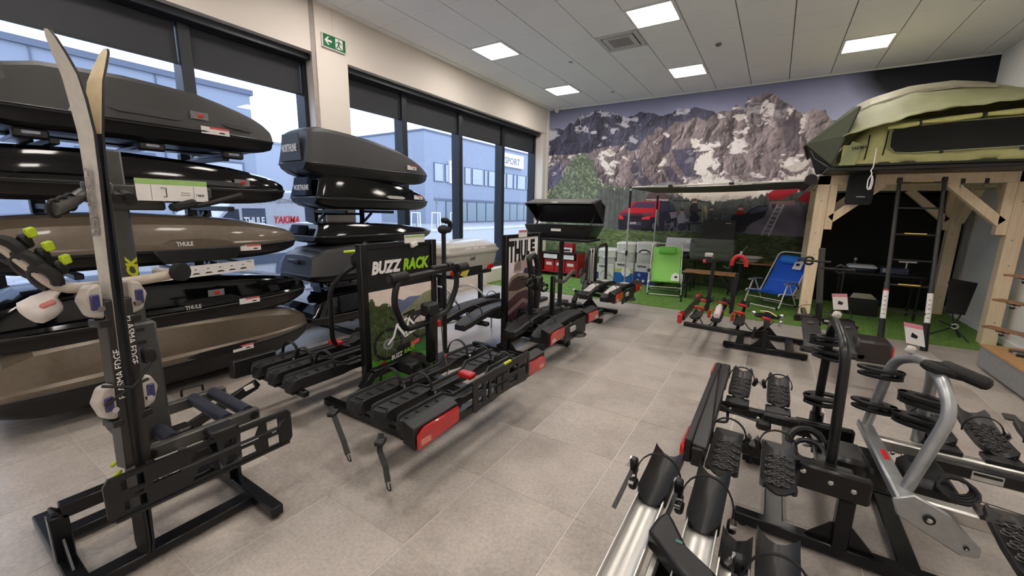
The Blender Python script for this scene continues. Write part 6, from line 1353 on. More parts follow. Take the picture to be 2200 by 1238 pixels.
# ================================================================ camping corner before the mural
def turf_mat():
    m = pm('artificial_turf', (104, 142, 62), .9, var=.45, scale=120, bump=1.0); return m
M_turf = turf_mat()
seams = [-.128, 1.9, 3.9, 5.9, 7.448]; rt = random.Random(5)
for k, (a, b_) in enumerate(zip(seams, seams[1:])):
    w = ['by the window corner', 'under the white chemical toilets', 'under the blue and the green chair', 'under the timber frame'][k]
    o = MB().box(a+.003, b_-.003, 2.72, 5.29, 0, .014).build('grass_mat', M_turf, smooth=False)
    tag(o, 'strip of green artificial grass on the floor '+w, 'mat', 'artificial grass strips')
    mb = MB()
    for _ in range(int(5200*(b_-a)/2)):
        x, y = rt.uniform(a+.01, b_-.01), rt.uniform(2.73, 5.28); h = rt.uniform(.008, .018); t_ = rt.uniform(0, 6.28); c_, s_ = math.cos(t_)*.006, math.sin(t_)*.006
        mb._add([(x-c_, y-s_, .013), (x+c_, y+s_, .013), (x+s_*1.5, y-c_*1.5, .013+h)], [(0, 1, 2)])
    bl = mb.build('blades', M_turf, o, smooth=False); bl['kind'] = 'stuff'
# ---------------------------------------------------------------- timber frame
def wood(name, a, b_, sc=1.0):
    m = bpy.data.materials.new(name); m.use_nodes = True; n = m.node_tree.nodes; l = m.node_tree.links; b = n['Principled BSDF']
    t = n.new('ShaderNodeTexCoord'); mp = n.new('ShaderNodeMapping'); mp.inputs['Scale'].default_value = (9*sc, 9*sc, .9*sc); z = n.new('ShaderNodeTexNoise'); z.inputs['Scale'].default_value = 3.5; z.inputs['Detail'].default_value = 6; z.inputs['Distortion'].default_value = 1.2
    r = n.new('ShaderNodeValToRGB'); r.color_ramp.elements[0].color = rgb(*a); r.color_ramp.elements[1].color = rgb(*b_); r.color_ramp.elements[0].position = .32; r.color_ramp.elements[1].position = .68
    l.new(t.outputs['Object'], mp.inputs['Vector']); l.new(mp.outputs['Vector'], z.inputs['Vector']); l.new(z.outputs['Fac'], r.inputs['Fac']); l.new(r.outputs['Color'], b.inputs['Base Color']); b.inputs['Roughness'].default_value = .6
    return m
M_wood = wood('spruce', (232, 208, 172), (246, 226, 194)); M_woodd = wood('table_slat_wood', (120, 84, 56), (164, 120, 82)); M_ply = wood('oiled_top', (168, 128, 84), (192, 150, 102))
M_screw = pm('steel_screw', (150, 148, 146), .4, .6)
t = thing('timber_frame', 'pale timber post frame carrying the olive roof tent', 'frame', (6.35, 4.0, 0))
S = .07
for x, y in ((5.40, 3.12), (7.28, 3.12), (5.43, 4.98), (7.25, 4.98)):
    p = MB().box(x-S, x+S, y-S, y+S, .014, 2.10).build('post', M_wood, t, bevel=.004)
    for z in (.3, 1.0, 1.3, 1.75): MB().cyl((x+.02*math.sin(9*z), y-S-.004, z), (x+.02*math.sin(9*z), y-S+.002, z), .008, 8).build('screw', M_screw, p)
for y in (3.12, 4.98):
    MB().box(5.33, 7.45, y-S, y+S, 1.97, 2.095).build('beam', M_wood, t, bevel=.004)
    for s, x in ((1, 5.47), (-1, 7.21)):
        MB().box(x if s > 0 else x-.09, x+.09 if s > 0 else x, y-S+.01, y+S-.01, 1.36, 1.97).build('packing_piece', M_wood, t, bevel=.003)
        a = V((x+s*.06, y, 1.50)); b_ = V((x+s*.56, y, 1.98)); MB().bar(a, b_, .10, .12, (0, 1, 0)).build('brace', M_wood, t, bevel=.003)
for x in (5.40, 7.28):
    MB().box(x-S, x+S, 3.19, 4.91, 1.97, 2.09).build('side_beam', M_wood, t, bevel=.004)
    for s, y in ((1, 3.19), (-1, 4.91)): MB().bar((x, y, 1.50), (x, y+s*.5, 1.98), .10, .10, (1, 0, 0)).build('brace', M_wood, t, bevel=.003)
for k, x in enumerate((6.75, 6.95)): 
    o = MB().bx((x, 3.04, 1.99), (.035, .01, .06)).build('strap', M_black, t); MB().tube(arc((x, 3.03, 1.93), .022, -PI*.2, PI*1.3, 10, (1, 0, 0)), .005, 6).build('hook', M_screw, o)
# ---------------------------------------------------------------- roof tent
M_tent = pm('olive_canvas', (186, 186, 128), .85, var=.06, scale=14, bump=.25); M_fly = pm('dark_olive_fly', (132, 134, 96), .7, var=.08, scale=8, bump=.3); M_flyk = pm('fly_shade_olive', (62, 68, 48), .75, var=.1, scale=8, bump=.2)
M_mesh = pm('black_mosquito_mesh', (16, 16, 14), .9); M_roll = pm('pale_olive_roll', (206, 206, 130), .8, bump=.3, scale=20)
t = thing('roof_tent', 'olive green roof tent set up on top of the timber frame', 'tent', (6.4, 3.5, 2.1))
tx0, tx1 = 5.50, 7.9; txr = 7.42
MB().box(5.36, txr, 2.44, 4.7, 2.097, 2.15).build('floor_board', M_black, t, bevel=.01)
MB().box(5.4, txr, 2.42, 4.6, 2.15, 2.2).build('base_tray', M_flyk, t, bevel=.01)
nx = 36
def wr(x, k, a=.012): return a*math.sin(9.3*x+k*2.1)+a*.7*math.sin(21*x+k*4.7)+a*.5*math.sin(37*x-k*3.3)
R = []
for i in range(nx+1):
    x = 5.48+(txr-5.48)*i/nx; e = min(1, (x-5.44)/.35); f = e**.6
    R.append([(x, 2.42+wr(x, 1), 2.17), (x, 2.39+wr(x, 2), 2.25), (x, 2.40+wr(x, 3), 2.40), (x, 2.42+.3*(1-f)+wr(x, 4), 2.20+.42*f), (x, 2.6+.4*(1-f), 2.22+.47*f), (x, 4.4, 2.22+.5*f), (x, 4.62, 2.3), (x, 4.62, 2.17)])
MB().loft(R).build('tent_body', M_tent, t, fix=True, angle=60)
# rain fly
def flyz(x):   # ridge height along x
    return float(np.interp(x, [5.2, 5.48, 5.62, 5.8, 6.2, 6.6, 7.0, 7.25, 7.42], [2.5, 2.85, 3.06, 3.16, 3.27, 3.28, 3.2, 3.08, 2.95]))
def flyf(x): return float(np.interp(x, [5.2, 5.5, 5.75, 6.0, 6.4, 7.42], [2.36, 2.50, 2.58, 2.66, 2.72, 2.76]))
R = []
for i in range(nx*2+1):
    x = 5.46+(txr-5.46)*i/(nx*2); zr = flyz(x); zf = flyf(x); r = []
    for q, (y, k) in enumerate(((2.20, 0), (2.32, .04), (2.55, .18), (2.8, .36), (3.05, .55), (3.3, .76), (3.5, .92), (3.7, 1.0), (3.95, .97), (4.3, .8), (4.7, .45), (4.85, .25))):
        sag = .035*math.sin(k*PI)*(math.sin(5.2*x+7*k)+.5*math.sin(13*x-9*k)); r.append((x, y+.012*math.sin(11*x+q), zf+(zr-zf)*k-sag*.6+wr(x+k*.8, q, .007)))
    R.append(r+[(a, b2, c2-.012) for a, b2, c2 in reversed(r)])
MB().loft(R).build('rain_fly', M_fly, t, fix=True, angle=60)
R = []
for i in range(13):
    x = 5.66+1.25*i/12; pts_ = []
    for k in (.70, .95): 
        zr, zf = flyz(x), flyf(x); y = float(np.interp(k, [.55, .76, .92, 1.0], [3.05, 3.3, 3.5, 3.7])); pts_.append((x, y, zf+(zr-zf)*k+.03))
    R.append(pts_+[(a, b2-.002, c2-.03) for a, b2, c2 in reversed(pts_)])
MB().loft(R).build('clear_skylight', pm('skylight_gray', (150, 146, 126), .25), t, fix=True)
# left end flap of the fly, propped out, dark inside
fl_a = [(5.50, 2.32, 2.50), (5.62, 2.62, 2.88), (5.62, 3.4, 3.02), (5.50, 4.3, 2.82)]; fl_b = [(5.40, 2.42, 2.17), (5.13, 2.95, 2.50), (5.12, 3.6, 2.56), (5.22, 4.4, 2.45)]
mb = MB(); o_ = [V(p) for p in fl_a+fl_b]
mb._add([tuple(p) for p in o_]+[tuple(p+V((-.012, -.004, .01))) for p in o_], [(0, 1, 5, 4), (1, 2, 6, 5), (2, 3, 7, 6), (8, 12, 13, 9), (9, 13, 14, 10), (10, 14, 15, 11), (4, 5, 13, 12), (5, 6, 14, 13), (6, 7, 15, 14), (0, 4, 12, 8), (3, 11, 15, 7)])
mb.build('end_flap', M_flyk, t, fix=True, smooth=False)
MB().poly([(5.40, 2.43, 2.17), (5.135, 2.96, 2.49), (5.3, 3.3, 2.13), (5.42, 2.8, 2.13)], (.012, 0, -.004)).build('flap_inside', M_mesh, t, smooth=False)
MB().poly([(5.46, 2.375, 2.16), (5.62, 2.37, 2.16), (5.66, 2.37, 2.40), (5.56, 2.37, 2.44)], (0, -.008, 0)).build('corner_panel', pm('pale_olive', (150, 158, 114), .85, bump=.3, scale=16), t, smooth=False)
MB().tube([(5.16, 2.98, 2.48), (5.24, 2.8, 2.3), (5.40, 2.5, 2.14)], .008, 6).build('flap_edge', M_black, t)
# front window, roll and zips
win = [(5.90, 2.50), (5.905, 2.35), (5.96, 2.285), (6.1, 2.27), (txr-.25, 2.30), (txr-.12, 2.36), (txr-.02, 2.5), (txr-.02, 2.60), (6.4, 2.585), (5.92, 2.555)]
MB().poly([(x, 2.366, z) for x, z in win], (0, -.006, 0)).build('window_mesh', M_mesh, t, smooth=False)
MB().tube([(x, 2.360, z) for x, z in win], .007, 6, closed=True).build('window_binding', M_fly, t)
for xa, xb, za, zb in ((5.86, 6.12, 2.565, 2.59), (6.14, 6.6, 2.60, 2.63), (6.64, 7.02, 2.635, 2.645), (7.05, 7.41, 2.645, 2.65)):
    r_ = MB().tube([(xa, 2.345, za), ((xa+xb)/2, 2.34, (za+zb)/2-.004), (xb, 2.345, zb)], [.018, .03, .024], 10).build('window_roll', M_roll, t)
    MB().bx((xb+.012, 2.35, zb), (.02, .05, .07)).build('roll_strap', M_black, r_, bevel=.004)
for x, z0, z1 in ((5.70, 2.22, 2.50), (5.86, 2.26, 2.53)): MB().tube([(x, 2.372, z0), (x+.01, 2.36, (z0+z1)/2), (x+.015, 2.37, z1)], .007, 6).build('zip', M_mesh, t)
text('YAKIMA', .055, (5.56, 2.358, 2.33), (1, 0, .12), (0, 0, 1), M_textk, t, bold=.03, sx=.72)
for x in (6.35, 6.95): MB().bx((x, 2.358, 2.275), (.035, .012, .035)).build('toggle', M_black, t, bevel=.004)
R = []
MB().box(5.50, txr, 2.385, 2.395, 2.155, 2.172).build('hem_rail', M_black, t)
rope = [(5.79, 2.34, 2.34), (5.79, 2.33, 2.12), (5.77, 2.32, 2.08), (5.79, 2.315, 2.05), (5.76, 2.32, 1.98), (5.765, 2.32, 1.88), (5.785, 2.32, 1.86), (5.795, 2.32, 1.95), (5.79, 2.315, 2.04), (5.81, 2.32, 1.96), (5.80, 2.32, 1.86), (5.78, 2.325, 1.90)]
MB().tube(rounded(rope, .03), .006, 6).build('white_rope', M_textw, t)
tg = thing('shoe_bag', 'black zipped bag hanging from the front beam under the roof tent', 'bag', (5.78, 2.95, 1.7))
MB().loft([[(5.78+a*sx_, 2.95+b_, z) for a, b_ in rrect(.27, .14, .03)] for sx_, z in ((.92, 1.70), (1.04, 1.74), (1.0, 1.95), (.98, 2.08))]).build('bag_body', pm('bag_black', (20, 20, 22), .7, bump=.2), tg)
MB().bx((5.79, 2.876, 1.80), (.09, .004, .012)).build('reflective_strip', M_ltgray, tg, smooth=False); MB().bx((5.78, 2.95, 2.085), (.2, .03, .02)).build('hanger', M_black, tg)
# ---------------------------------------------------------------- telescopic ladder
t = thing('ladder', 'black telescopic ladder leaning on the roof tent, with yellow tread strips', 'ladder', (6.34, 2.3, 0))
A0, A1, B0, B1 = V((6.14, 2.28, 0)), V((6.14, 2.86, 2.0)), V((6.54, 2.31, 0)), V((6.55, 2.88, 2.0))
M_lad = pm('ladder_charcoal', (58, 56, 54), .45, .3)
for P0, P1 in ((A0, A1), (B0, B1)):
    o = MB().tube([P0.lerp(P1, .15), P0.lerp(P1, .38), P0.lerp(P1, .381), P0.lerp(P1, 1)], [.027, .027, .023, .021], 12).build('rail', M_lad, t)
    MB().cyl(P0, P0.lerp(P1, .155), .036, 12, .031).build('rubber_foot', M_rubber, t)
    l_ = MB().cyl(P0.lerp(P1, .16), P0.lerp(P1, .33), .0285, 14).build('instruction_label', M_paper, o)
    for k in range(5):
        c = P0.lerp(P1, .19+.026*k); MB().bx(c+V((-.004, -.0285, 0)), (.022, .002, .010)).build('printed_picture', M_textg, o, smooth=False)
    MB().bx(P1, (.05, .05, .07)).build('end_cap', M_black, o, bevel=.008)
MB().cyl(A0.lerp(A1, .325), A0.lerp(A1, .335), .029, 14).build('red_ring', M_red, t)
for k, q in enumerate((.985, .83, .67, .515, .365, .21)):
    a, b_ = A0.lerp(A1, q), B0.lerp(B1, q)
    o = MB().bar(a, b_, .03, .022).build('rung', M_black, t, bevel=.003)
    if k in (0, 2, 4): MB().bar(a.lerp(b_, .25)+V((0, -.012, .012)), a.lerp(b_, .75)+V((0, -.012, .012)), .022, .014).build('yellow_tread', pm('tread_yellow', (222, 196, 92), .5), o, bevel=.003)
# ---------------------------------------------------------------- awning
t = thing('awning', 'grey side awning pulled out from the timber frame on two silver poles', 'awning', (4.0, 4.0, 2.0))
M_awn = pm('awning_gray', (92, 90, 84), .8, var=.06)
R = []
for i in range(11):
    q = i/10; x = 2.71+(5.22-2.71)*q; z = 1.965+.065*q-.025*math.sin(q*PI)
    R.append([(x, 3.12, z), (x, 3.6, z-.012), (x, 4.2, z-.016), (x, 4.7, z-.01), (x, 5.06, z), (x, 5.06, z+.006), (x, 4.2, z-.008), (x, 3.12, z+.006)])
MB().loft(R).build('canopy', M_awn, t, fix=True)
MB().cyl((5.24, 3.02, 2.04), (5.24, 5.1, 2.04), .06, 14).build('roller_case', M_black, t); MB().cyl((5.24, 2.98, 2.04), (5.24, 3.03, 2.04), .075, 16).build('case_end', M_black, t)
for y in (3.10, 5.08):
    MB().bar((2.69, y, 1.975), (5.20, y, 2.035), .026, .026).build('tension_arm', M_alu, t, bevel=.004)
    for x, z in ((3.35, 1.99), (4.25, 2.012)): MB().bx((x, y, z), (.07, .04, .04)).build('arm_joint', M_black, t, bevel=.006)
MB().bar((2.69, 3.08, 1.975), (2.69, 5.1, 1.975), .035, .035).build('lead_bar', M_black, t, bevel=.005)
for y in (3.10, 5.08):
    MB().cyl((2.69, y, .75), (2.69, y, 1.96), .016, 10).build('pole', M_alu, t); MB().cyl((2.69, y, .014), (2.69, y, .78), .0125, 10).build('inner_pole', M_alu, t)
    for z, h in ((.78, .09), (1.62, .3)): MB().cyl((2.69, y, z), (2.69, y, z+h), .021, 10).build('pole_clamp', M_black, t)
    MB().box(2.655, 2.725, y-.035, y+.035, .014, .024).build('pole_foot', M_black, t)
# ---------------------------------------------------------------- lounge chairs
def lounge_chair(name, label, sheeting, pillow, arm, loc, rz, blue=False, sc=1.0):
    """faces -y; built at the origin, then set down"""
    t = thing(name, label, 'chair', (0, 0, 0))
    w = .29
    seat_f, seat_b, seat_zf, seat_zb = -.30, .18, .30, .25
    R = []
    for q in np.linspace(0, 1, 7):
        y = seat_f+(seat_b-seat_f)*q; z = seat_zf+(seat_zb-seat_zf)*q-.03*math.sin(q*PI); R.append([(-w+.02, y, z), (w-.02, y, z), (w-.02, y, z-.012), (-w+.02, y, z-.012)])
    MB().loft(R).build('seat', sheeting, t, fix=True)
    R = []
    for q in np.linspace(0, 1, 9):
        y = seat_b-.02+.42*q; z = seat_zb+.66*q; d = .018*math.sin(q*PI); n_ = V((0, .84, -.54)); c = V((0, y, z))+n_*d; ww = w-.02-(.015 if q > .95 else 0)
        R.append([c+V((-ww, 0, 0)), c+V((ww, 0, 0)), c+V((ww, 0, 0))+n_*.012, c+V((-ww, 0, 0))+n_*.012])
    bk = MB().loft(R).build('backrest', sheeting, t, fix=True)
    if blue:
        for q in (.30, .34): c = V((0, seat_b-.02+.42*q, seat_zb+.66*q))-V((0, .84, -.54))*.003+V((0, .84, -.54))*.018*math.sin(q*PI); MB().bar(c+V((-w+.03, 0, 0)), c+V((w-.03, 0, 0)), .004, .004).build('seam', pm('pale_blue_seam', (120, 160, 230), .7), bk)
    py, pz = seat_b+.35, seat_zb+.60
    MB().loft([[(x, py-.05+.055*r_*math.cos(a), pz+.01+.075*r_*math.sin(a)+.02*math.cos(a)) for a in np.linspace(0, 2*PI, 13)[:-1]] for x, r_ in ((-.17, .55), (-.155, .85), (-.1, 1), (0, 1), (.1, 1), (.155, .85), (.17, .55))]).build('head_pillow', pillow, t, fix=True)
    fr = M_alu if not blue else M_textw
    for s in (-1, 1):
        MB().tube(rounded([(s*w, seat_b-.06, seat_zb-.02), (s*w, seat_b+.42, seat_zb+.69), (s*(w-.06), seat_b+.45, seat_zb+.74), (0, seat_b+.45, seat_zb+.74)], .06), .012, 8).build('back_tube', fr, t)
        MB().tube(rounded([(s*w, .2, .24), (s*w, -.31, .30), (s*w, -.33, .26)], .03), .012, 8).build('seat_tube', fr, t)
        MB().tube(rounded([(s*(w+.015), -.12, .46), (s*(w+.015), -.30, .05), (s*(w+.0), -.33, .028)], .04), .012, 8).build('leg', fr, t)
        MB().tube(rounded([(s*(w+.01), -.06, .47), (s*(w+.01), .24, .05), (s*(w-.02), .26, .028)], .04), .011, 8).build('leg', fr, t)
        MB().tube(rounded([(s*(w+.02), -.22, .475), (s*(w+.02), -.05, .485), (s*(w+.02), .16, .47)], .04), [.03]*len(rounded([(0, 0, 0), (1, 0, 0), (2, .1, 0)], .04)), 10, flat=.55).build('armrest', arm, t)
        for y in (-.33, .26): MB().bx((s*w, y, .03), (.03, .05, .032)).build('foot', M_black, t, bevel=.006)
        MB().bar((s*(w+.012), .17, .46), (s*(w+.012), .26, .36), .012, .02).build('recline_bracket', M_dgray, t)
    MB().cyl((-w, -.33, .028), (w, -.33, .028), .011, 8).build('floor_rail', fr, t); MB().cyl((-w, .26, .028), (w, .26, .028), .011, 8).build('floor_rail', fr, t)
    MB().cyl((-w-.01, -.24, .17), (w+.01, -.24, .17), .008, 8).build('cross_rail', fr, t)
    if blue:
        MB().bx((.17, .40, .78), (.14, .003, .19), (-.57, 0, 0)).build('swing_tag', M_paper, t, smooth=False); MB().bx((.17, .396, .785), (.06, .003, .05), (-.57, 0, .3)).build('printed_chair', M_textk, t, smooth=False)
    else:
        MB().poly([(.10, .02, .275), (.26, -.02, .275), (.25, .08, .40), (.17, .12, .43), (.12, .1, .38)], (0, -.004, 0)).build('swing_tag', M_paper, t, smooth=False); MB().poly([(.17, .035, .33), (.22, .03, .33), (.215, .055, .37), (.17, .06, .37)], (0, -.006, .0)).build('printed_chair', M_textk, t, smooth=False)
    t.scale = (sc*1.06, sc, sc); return place(t, loc, rz)
lounge_chair('lounge_chair', 'lime green reclining lounge chair with head pillow on the artificial grass', pm('lime_mesh', (150, 214, 104), .7, var=.05, scale=300, bump=.1), pm('lime_pillow', (120, 204, 84), .6), M_black, (3.22, 3.95, .014), math.radians(12), sc=.93)
lounge_chair('lounge_chair', 'bright blue reclining lounge chair beside the timber post', pm('blue_cloth', (22, 92, 210), .7, var=.06, scale=200, bump=.1), pm('blue_pillow', (40, 130, 226), .5), M_gray, (4.98, 3.98, .014), math.radians(-30), True, .90)
# ---------------------------------------------------------------- slatted folding table
t = thing('folding_table', 'low folding table with brown slatted top and black legs beside the green chair', 'table', (4.02, 3.55, 0))
for k in range(6): MB().box(3.62, 4.44, 3.36+.068*k, 3.42+.068*k, .535, .555).build('slat', M_woodd, t, bevel=.002)
for x in (3.64, 4.42): MB().box(x-.012, x+.012, 3.36, 3.76, .515, .535).build('top_rail', M_black, t)
for x, s in ((3.66, -1), (4.40, 1)):
    for y, yy in ((3.40, 3.34), (3.72, 3.78)):
        MB().bar((x, y, .52), (x+s*.015, yy, .03), .022, .022).build('leg', M_black, t); MB().cyl((x+s*.015, yy, .0), (x+s*.015, yy, .04), .02, 8).build('leg_foot', M_black, t)
    MB().bar((x, 3.38, .3), (x-s*.18, 3.4, .52), .016, .016).build('brace', M_black, t); MB().bar((x, 3.36, .25), (x, 3.75, .25), .016, .016).build('leg_rail', M_black, t)
# second table with plates
t = thing('folding_table', 'dark folding table behind the blue chair with white bowls on it', 'table', (4.8, 4.7, 0))
MB().box(4.35, 5.25, 4.55, 5.1, .63, .655).build('table_top', M_woodd, t, bevel=.004)
for x in (4.42, 5.18):
    for y in (4.6, 5.05): MB().bar((x, y, .63), (x, y, .014), .025, .025, (0, 1, 0)).build('leg', M_black, t)
for k, (x, y, z, r, l) in enumerate(((4.55, 4.73, .655, .17, 'white enamel bowl on the dark table, lower of the stack'), (4.6, 4.75, .712, .18, 'wide white enamel plate on the dark table, upper of the stack'))):
    MBo = MB().lathe([(r*.6, 0), (r*.95, .035), (r, .05), (r*.93, .046), (r*.55, .008), (.001, .006)], (x, y, z)).build('enamel_bowl', M_white); tag(MBo, l, 'bowl', 'white enamel tableware')
# ---------------------------------------------------------------- kitchen box, quilted lid box
t = thing('table_stand', 'dark narrow table carrying the camping boxes before the mural', 'table', (3.6, 4.7, 0))
MB().box(2.9, 4.35, 4.45, 4.95, .64, .67).build('table_top', M_black, t, bevel=.004)
for x in (2.98, 3.6, 4.28):
    for y in (4.5, 4.9): MB().bar((x, y, .64), (x, y, .014), .03, .03, (0, 1, 0)).build('leg', M_black, t)
M_kit = pm('grey_green_case', (84, 90, 80), .5)
t = thing('hard_case', 'grey-green ribbed hard case with its black lid open, on the dark table', 'case', (3.9, 4.6, .67))
MB().loft([[(3.92+a, 4.62+b_, z) for a, b_ in rrect(w_, d_, .05)] for w_, d_, z in ((.76, .28, .67), (.80, .32, .72), (.80, .32, 1.02), (.76, .28, 1.07))]).build('case_body', M_kit, t)
for z0, z1 in ((.72, .80), (.83, .90), (.93, 1.0)): MB().poly([(3.92+a, 4.46, (z0+z1)/2+b_) for a, b_ in rrect(.62, z1-z0, .02)], (0, -.012, 0)).build('pressed_panel', M_kit, t, bevel=.004)
for x in (3.58, 4.25): MB().bx((x, 4.452, 1.01), (.05, .02, .035), (0, .5 if x < 4 else -.5, 0)).build('corner_latch', M_black, t, bevel=.004); MB().sphere((x, 4.438, 1.01), (.012, .008, .012), 8, 6).build('rivet', M_chrome, t)
MB().loft([[(3.97+a*k, 4.82+.03*q+b_*.16, 1.06+.36*q) for a, b_ in rrect(.58, .35, .03)] for q, k in ((0, 1), (.95, 1), (1, .96))]).build('open_lid', pm('lid_black', (16, 16, 17), .5), t)
MB().bx((4.13, 4.77, 1.37), (.1, .004, .014)).build('lid_label', M_ltgray, t, smooth=False)
t = thing('quilted_box', 'low black box with quilted silver lid standing open on the dark table', 'case', (3.22, 4.6, .67))
MB().box(2.95, 3.50, 4.48, 4.9, .67, .73).build('base_shell', M_black, t, bevel=.01)
MB().poly([(2.93, 4.90, .75), (3.50, 4.90, .75), (3.55, 4.93, .86), (3.55, 4.97, 1.06), (2.95, 4.97, 1.06)], (0, .04, 0)).build('open_lid', pm('lid_dark_edge', (60, 66, 62), .5), t, bevel=.008)
qm = pm('quilted_silver', (172, 174, 176), .3, .4, bump=.6, scale=30); MB().poly([(2.97, 4.885, .77), (3.46, 4.885, .77), (3.47, 4.90, .86), (3.51, 4.94, .9), (3.51, 4.955, 1.04), (2.98, 4.955, 1.04)], (0, .012, 0)).build('quilted_lining', qm, t)
for x in (3.1, 3.38): MB().bx((x, 4.475, .715), (.08, .012, .02)).build('latch', M_ltgray, t, bevel=.004)
# ---------------------------------------------------------------- chemical toilets on their cartons
M_ctn = pm('carton_white', (206, 204, 200), .6); M_blue = pm('carton_blue', (30, 96, 176), .5); M_navy = pm('carton_navy', (30, 56, 130), .5); M_limec = pm('carton_lime', (190, 200, 60), .5)
cart = [(1.60, 1.99, .014, .40, 'white and lime carton under the smallest chemical toilet'), (2.01, 2.42, .014, .47, 'white carton with blue lower half under the middle chemical toilet'), (2.45, 2.86, .014, .47, 'white carton with navy panel under the right-hand tall chemical toilet')]
for k, (x0, x1, z0, z1, l) in enumerate(cart):
    t = thing('carton', l, 'box', ((x0+x1)/2, 4.8, z0), 0, 'printed toilet cartons')
    y = 4.58
    MB().box(x0, x1, y, 5.0, z0, z1).build('carton_body', M_ctn, t, bevel=.003)
    def pr(a, b_, c, d, m, nm): MB().box(x0+a*(x1-x0), x0+b_*(x1-x0), y-.003, y, z0+c*(z1-z0), z0+d*(z1-z0)).build(nm, m, t, smooth=False)
    text('THETFORD', .05, (x0+.05, y-.004, z1-.075), (1, 0, 0), (0, 0, 1), M_textk, t, bold=.04, sx=.75)
    if k == 0: pr(.0, .12, .1, .5, M_navy, 'blue_panel'); MB().tube(arc((x0+.2, y-.004, z0+.13), .12, .1, PI, 12), .012, 6, flat=.3).build('lime_arc', M_limec, t); MB().lathe([(.1, 0), (.1, .003)], (x0+.25, y-.001, z0+.1), (0, -1, 0)).build('printed_disc', M_ltgray, t)
    if k == 1: pr(0, 1, .02, .5, M_blue, 'blue_panel'); pr(0, .95, .55, .68, M_limec, 'lime_band'); MB().lathe([(.10, 0), (.10, .003)], (x0+.25, y-.002, z0+.25), (0, -1, 0)).build('printed_cloud', M_paper, t); MB().tube(arc((x0+.2, y-.005, z0+.1), .06, 0, 2*PI, 12), .008, 5, flat=.3, closed=True).build('printed_ring', pm('carton_cyan', (90, 190, 220), .5), t)
    if k == 2:
        pr(0, 1, .02, .62, M_navy, 'navy_panel')
        for a, c, r in ((.25, .47, .035), (.2, .2, .03), (.48, .2, .03), (.76, .2, .03)): MB().lathe([(r, 0), (r, .003)], (x0+a*(x1-x0), y-.002, z0+c*(z1-z0)), (0, -1, 0)).build('printed_disc', M_paper if c < .3 else pm('carton_sky', (120, 160, 214), .5), t)
def toilet(label, cx, z0, w, h, split, rounded_lid):
    t = thing('chemical_toilet', label, 'toilet', (cx, 4.78, z0), 0, 'white chemical toilets'); y = 4.78; d = .38
    def br(ws, z): return [(cx+a, y+b_, z) for a, b_ in rrect(w*ws, d*ws, .06)]
    zs = z0+h*split
    MB().loft([br(.9, z0), br(.96, z0+.02), br(.93, zs-.01), br(.97, zs)]).build('waste_tank', pm('toilet_lower', (196, 194, 190), .35), t)
    MB().loft([br(1, zs+.004), br(1.02, zs+.02), br(1.0, z0+h-.07), br(1.03, z0+h-.06), br(1.03, z0+h-.035), br(.96, z0+h-.01) if not rounded_lid else br(.98, z0+h-.012), br(.7, z0+h)]).build('seat_section', M_white, t)
    MB().bx((cx-.02, y-d/2-.01, zs), (.13, .03, .03)).build('latch', M_white, t, bevel=.008)
    if rounded_lid: MB().tube(arc((cx-.02, y-d/2*1.0, zs+.0), (.11, .06), .0, PI, 12), .014, 7).build('carry_recess', M_textk, t)
    else: MB().bx((cx, y-d/2*1.02-.002, z0+h*.68), (.07, .004, .012)).build('printed_mark', M_textg, t, smooth=False)
toilet('short white chemical toilet, lowest of the three', 1.80, .40, .40, .35, .42, False); toilet('boxy white chemical toilet, middle of the three', 2.215, .47, .41, .44, .48, False); toilet('tall white chemical toilet with a rounded lid, behind the green chair', 2.65, .47, .42, .47, .5, True)
# ---------------------------------------------------------------- red shelf by the corner
t = thing('display_shelf', 'low red display shelf beside the white corner strip', 'shelf', (.65, 4.75, 0))
M_shr = pm('display_red', (158, 26, 38), .45)
for x in (.16, 1.10): MB().box(x, x+.03, 4.55, 5.0, .014, .58).build('side_panel', M_shr, t, bevel=.003)
MB().box(.19, 1.10, 4.52, 5.02, .555, .585).build('top_shelf', M_black, t, bevel=.003); MB().box(.19, 1.10, 4.55, 5.0, .10, .125).build('lower_shelf', M_shr, t); MB().box(.19, 1.10, 4.97, 5.0, .1, .56).build('back_panel', M_shr, t)
for x in (.25, .68): MB().box(x, x+.36, 4.53, 4.54, .43, .53).build('white_label', M_paper, t, smooth=False)
for k, (x, w) in enumerate(((.24, .26), (.52, .26), (.80, .27))):
    o = thing('red_carton', ['red carton on the red shelf, nearest the corner strip', 'red carton in the middle of the red shelf', 'red carton on the red shelf, nearest the toilets'][k], 'box', (x+w/2, 4.75, .125), 0, 'red cartons on the shelf')
    MB().box(x, x+w, 4.6, 4.92, .125, .40).build('carton_body', M_red, o, bevel=.003); MB().box(x+.05, x+w-.06, 4.597, 4.6, .26, .33).build('white_print', M_paper, o, smooth=False)
o = thing('red_carton', 'upright red carton with a black and white picture on top of the red shelf', 'box', (.78, 4.75, .585)); MB().box(.60, .96, 4.62, 4.80, .585, .80).build('carton_body', M_shr, o, bevel=.003)
MB().box(.68, .95, 4.617, 4.62, .60, .70).build('white_print', M_paper, o, smooth=False); MB().box(.74, .9, 4.614, 4.617, .62, .66).build('black_print', M_textk, o, smooth=False)
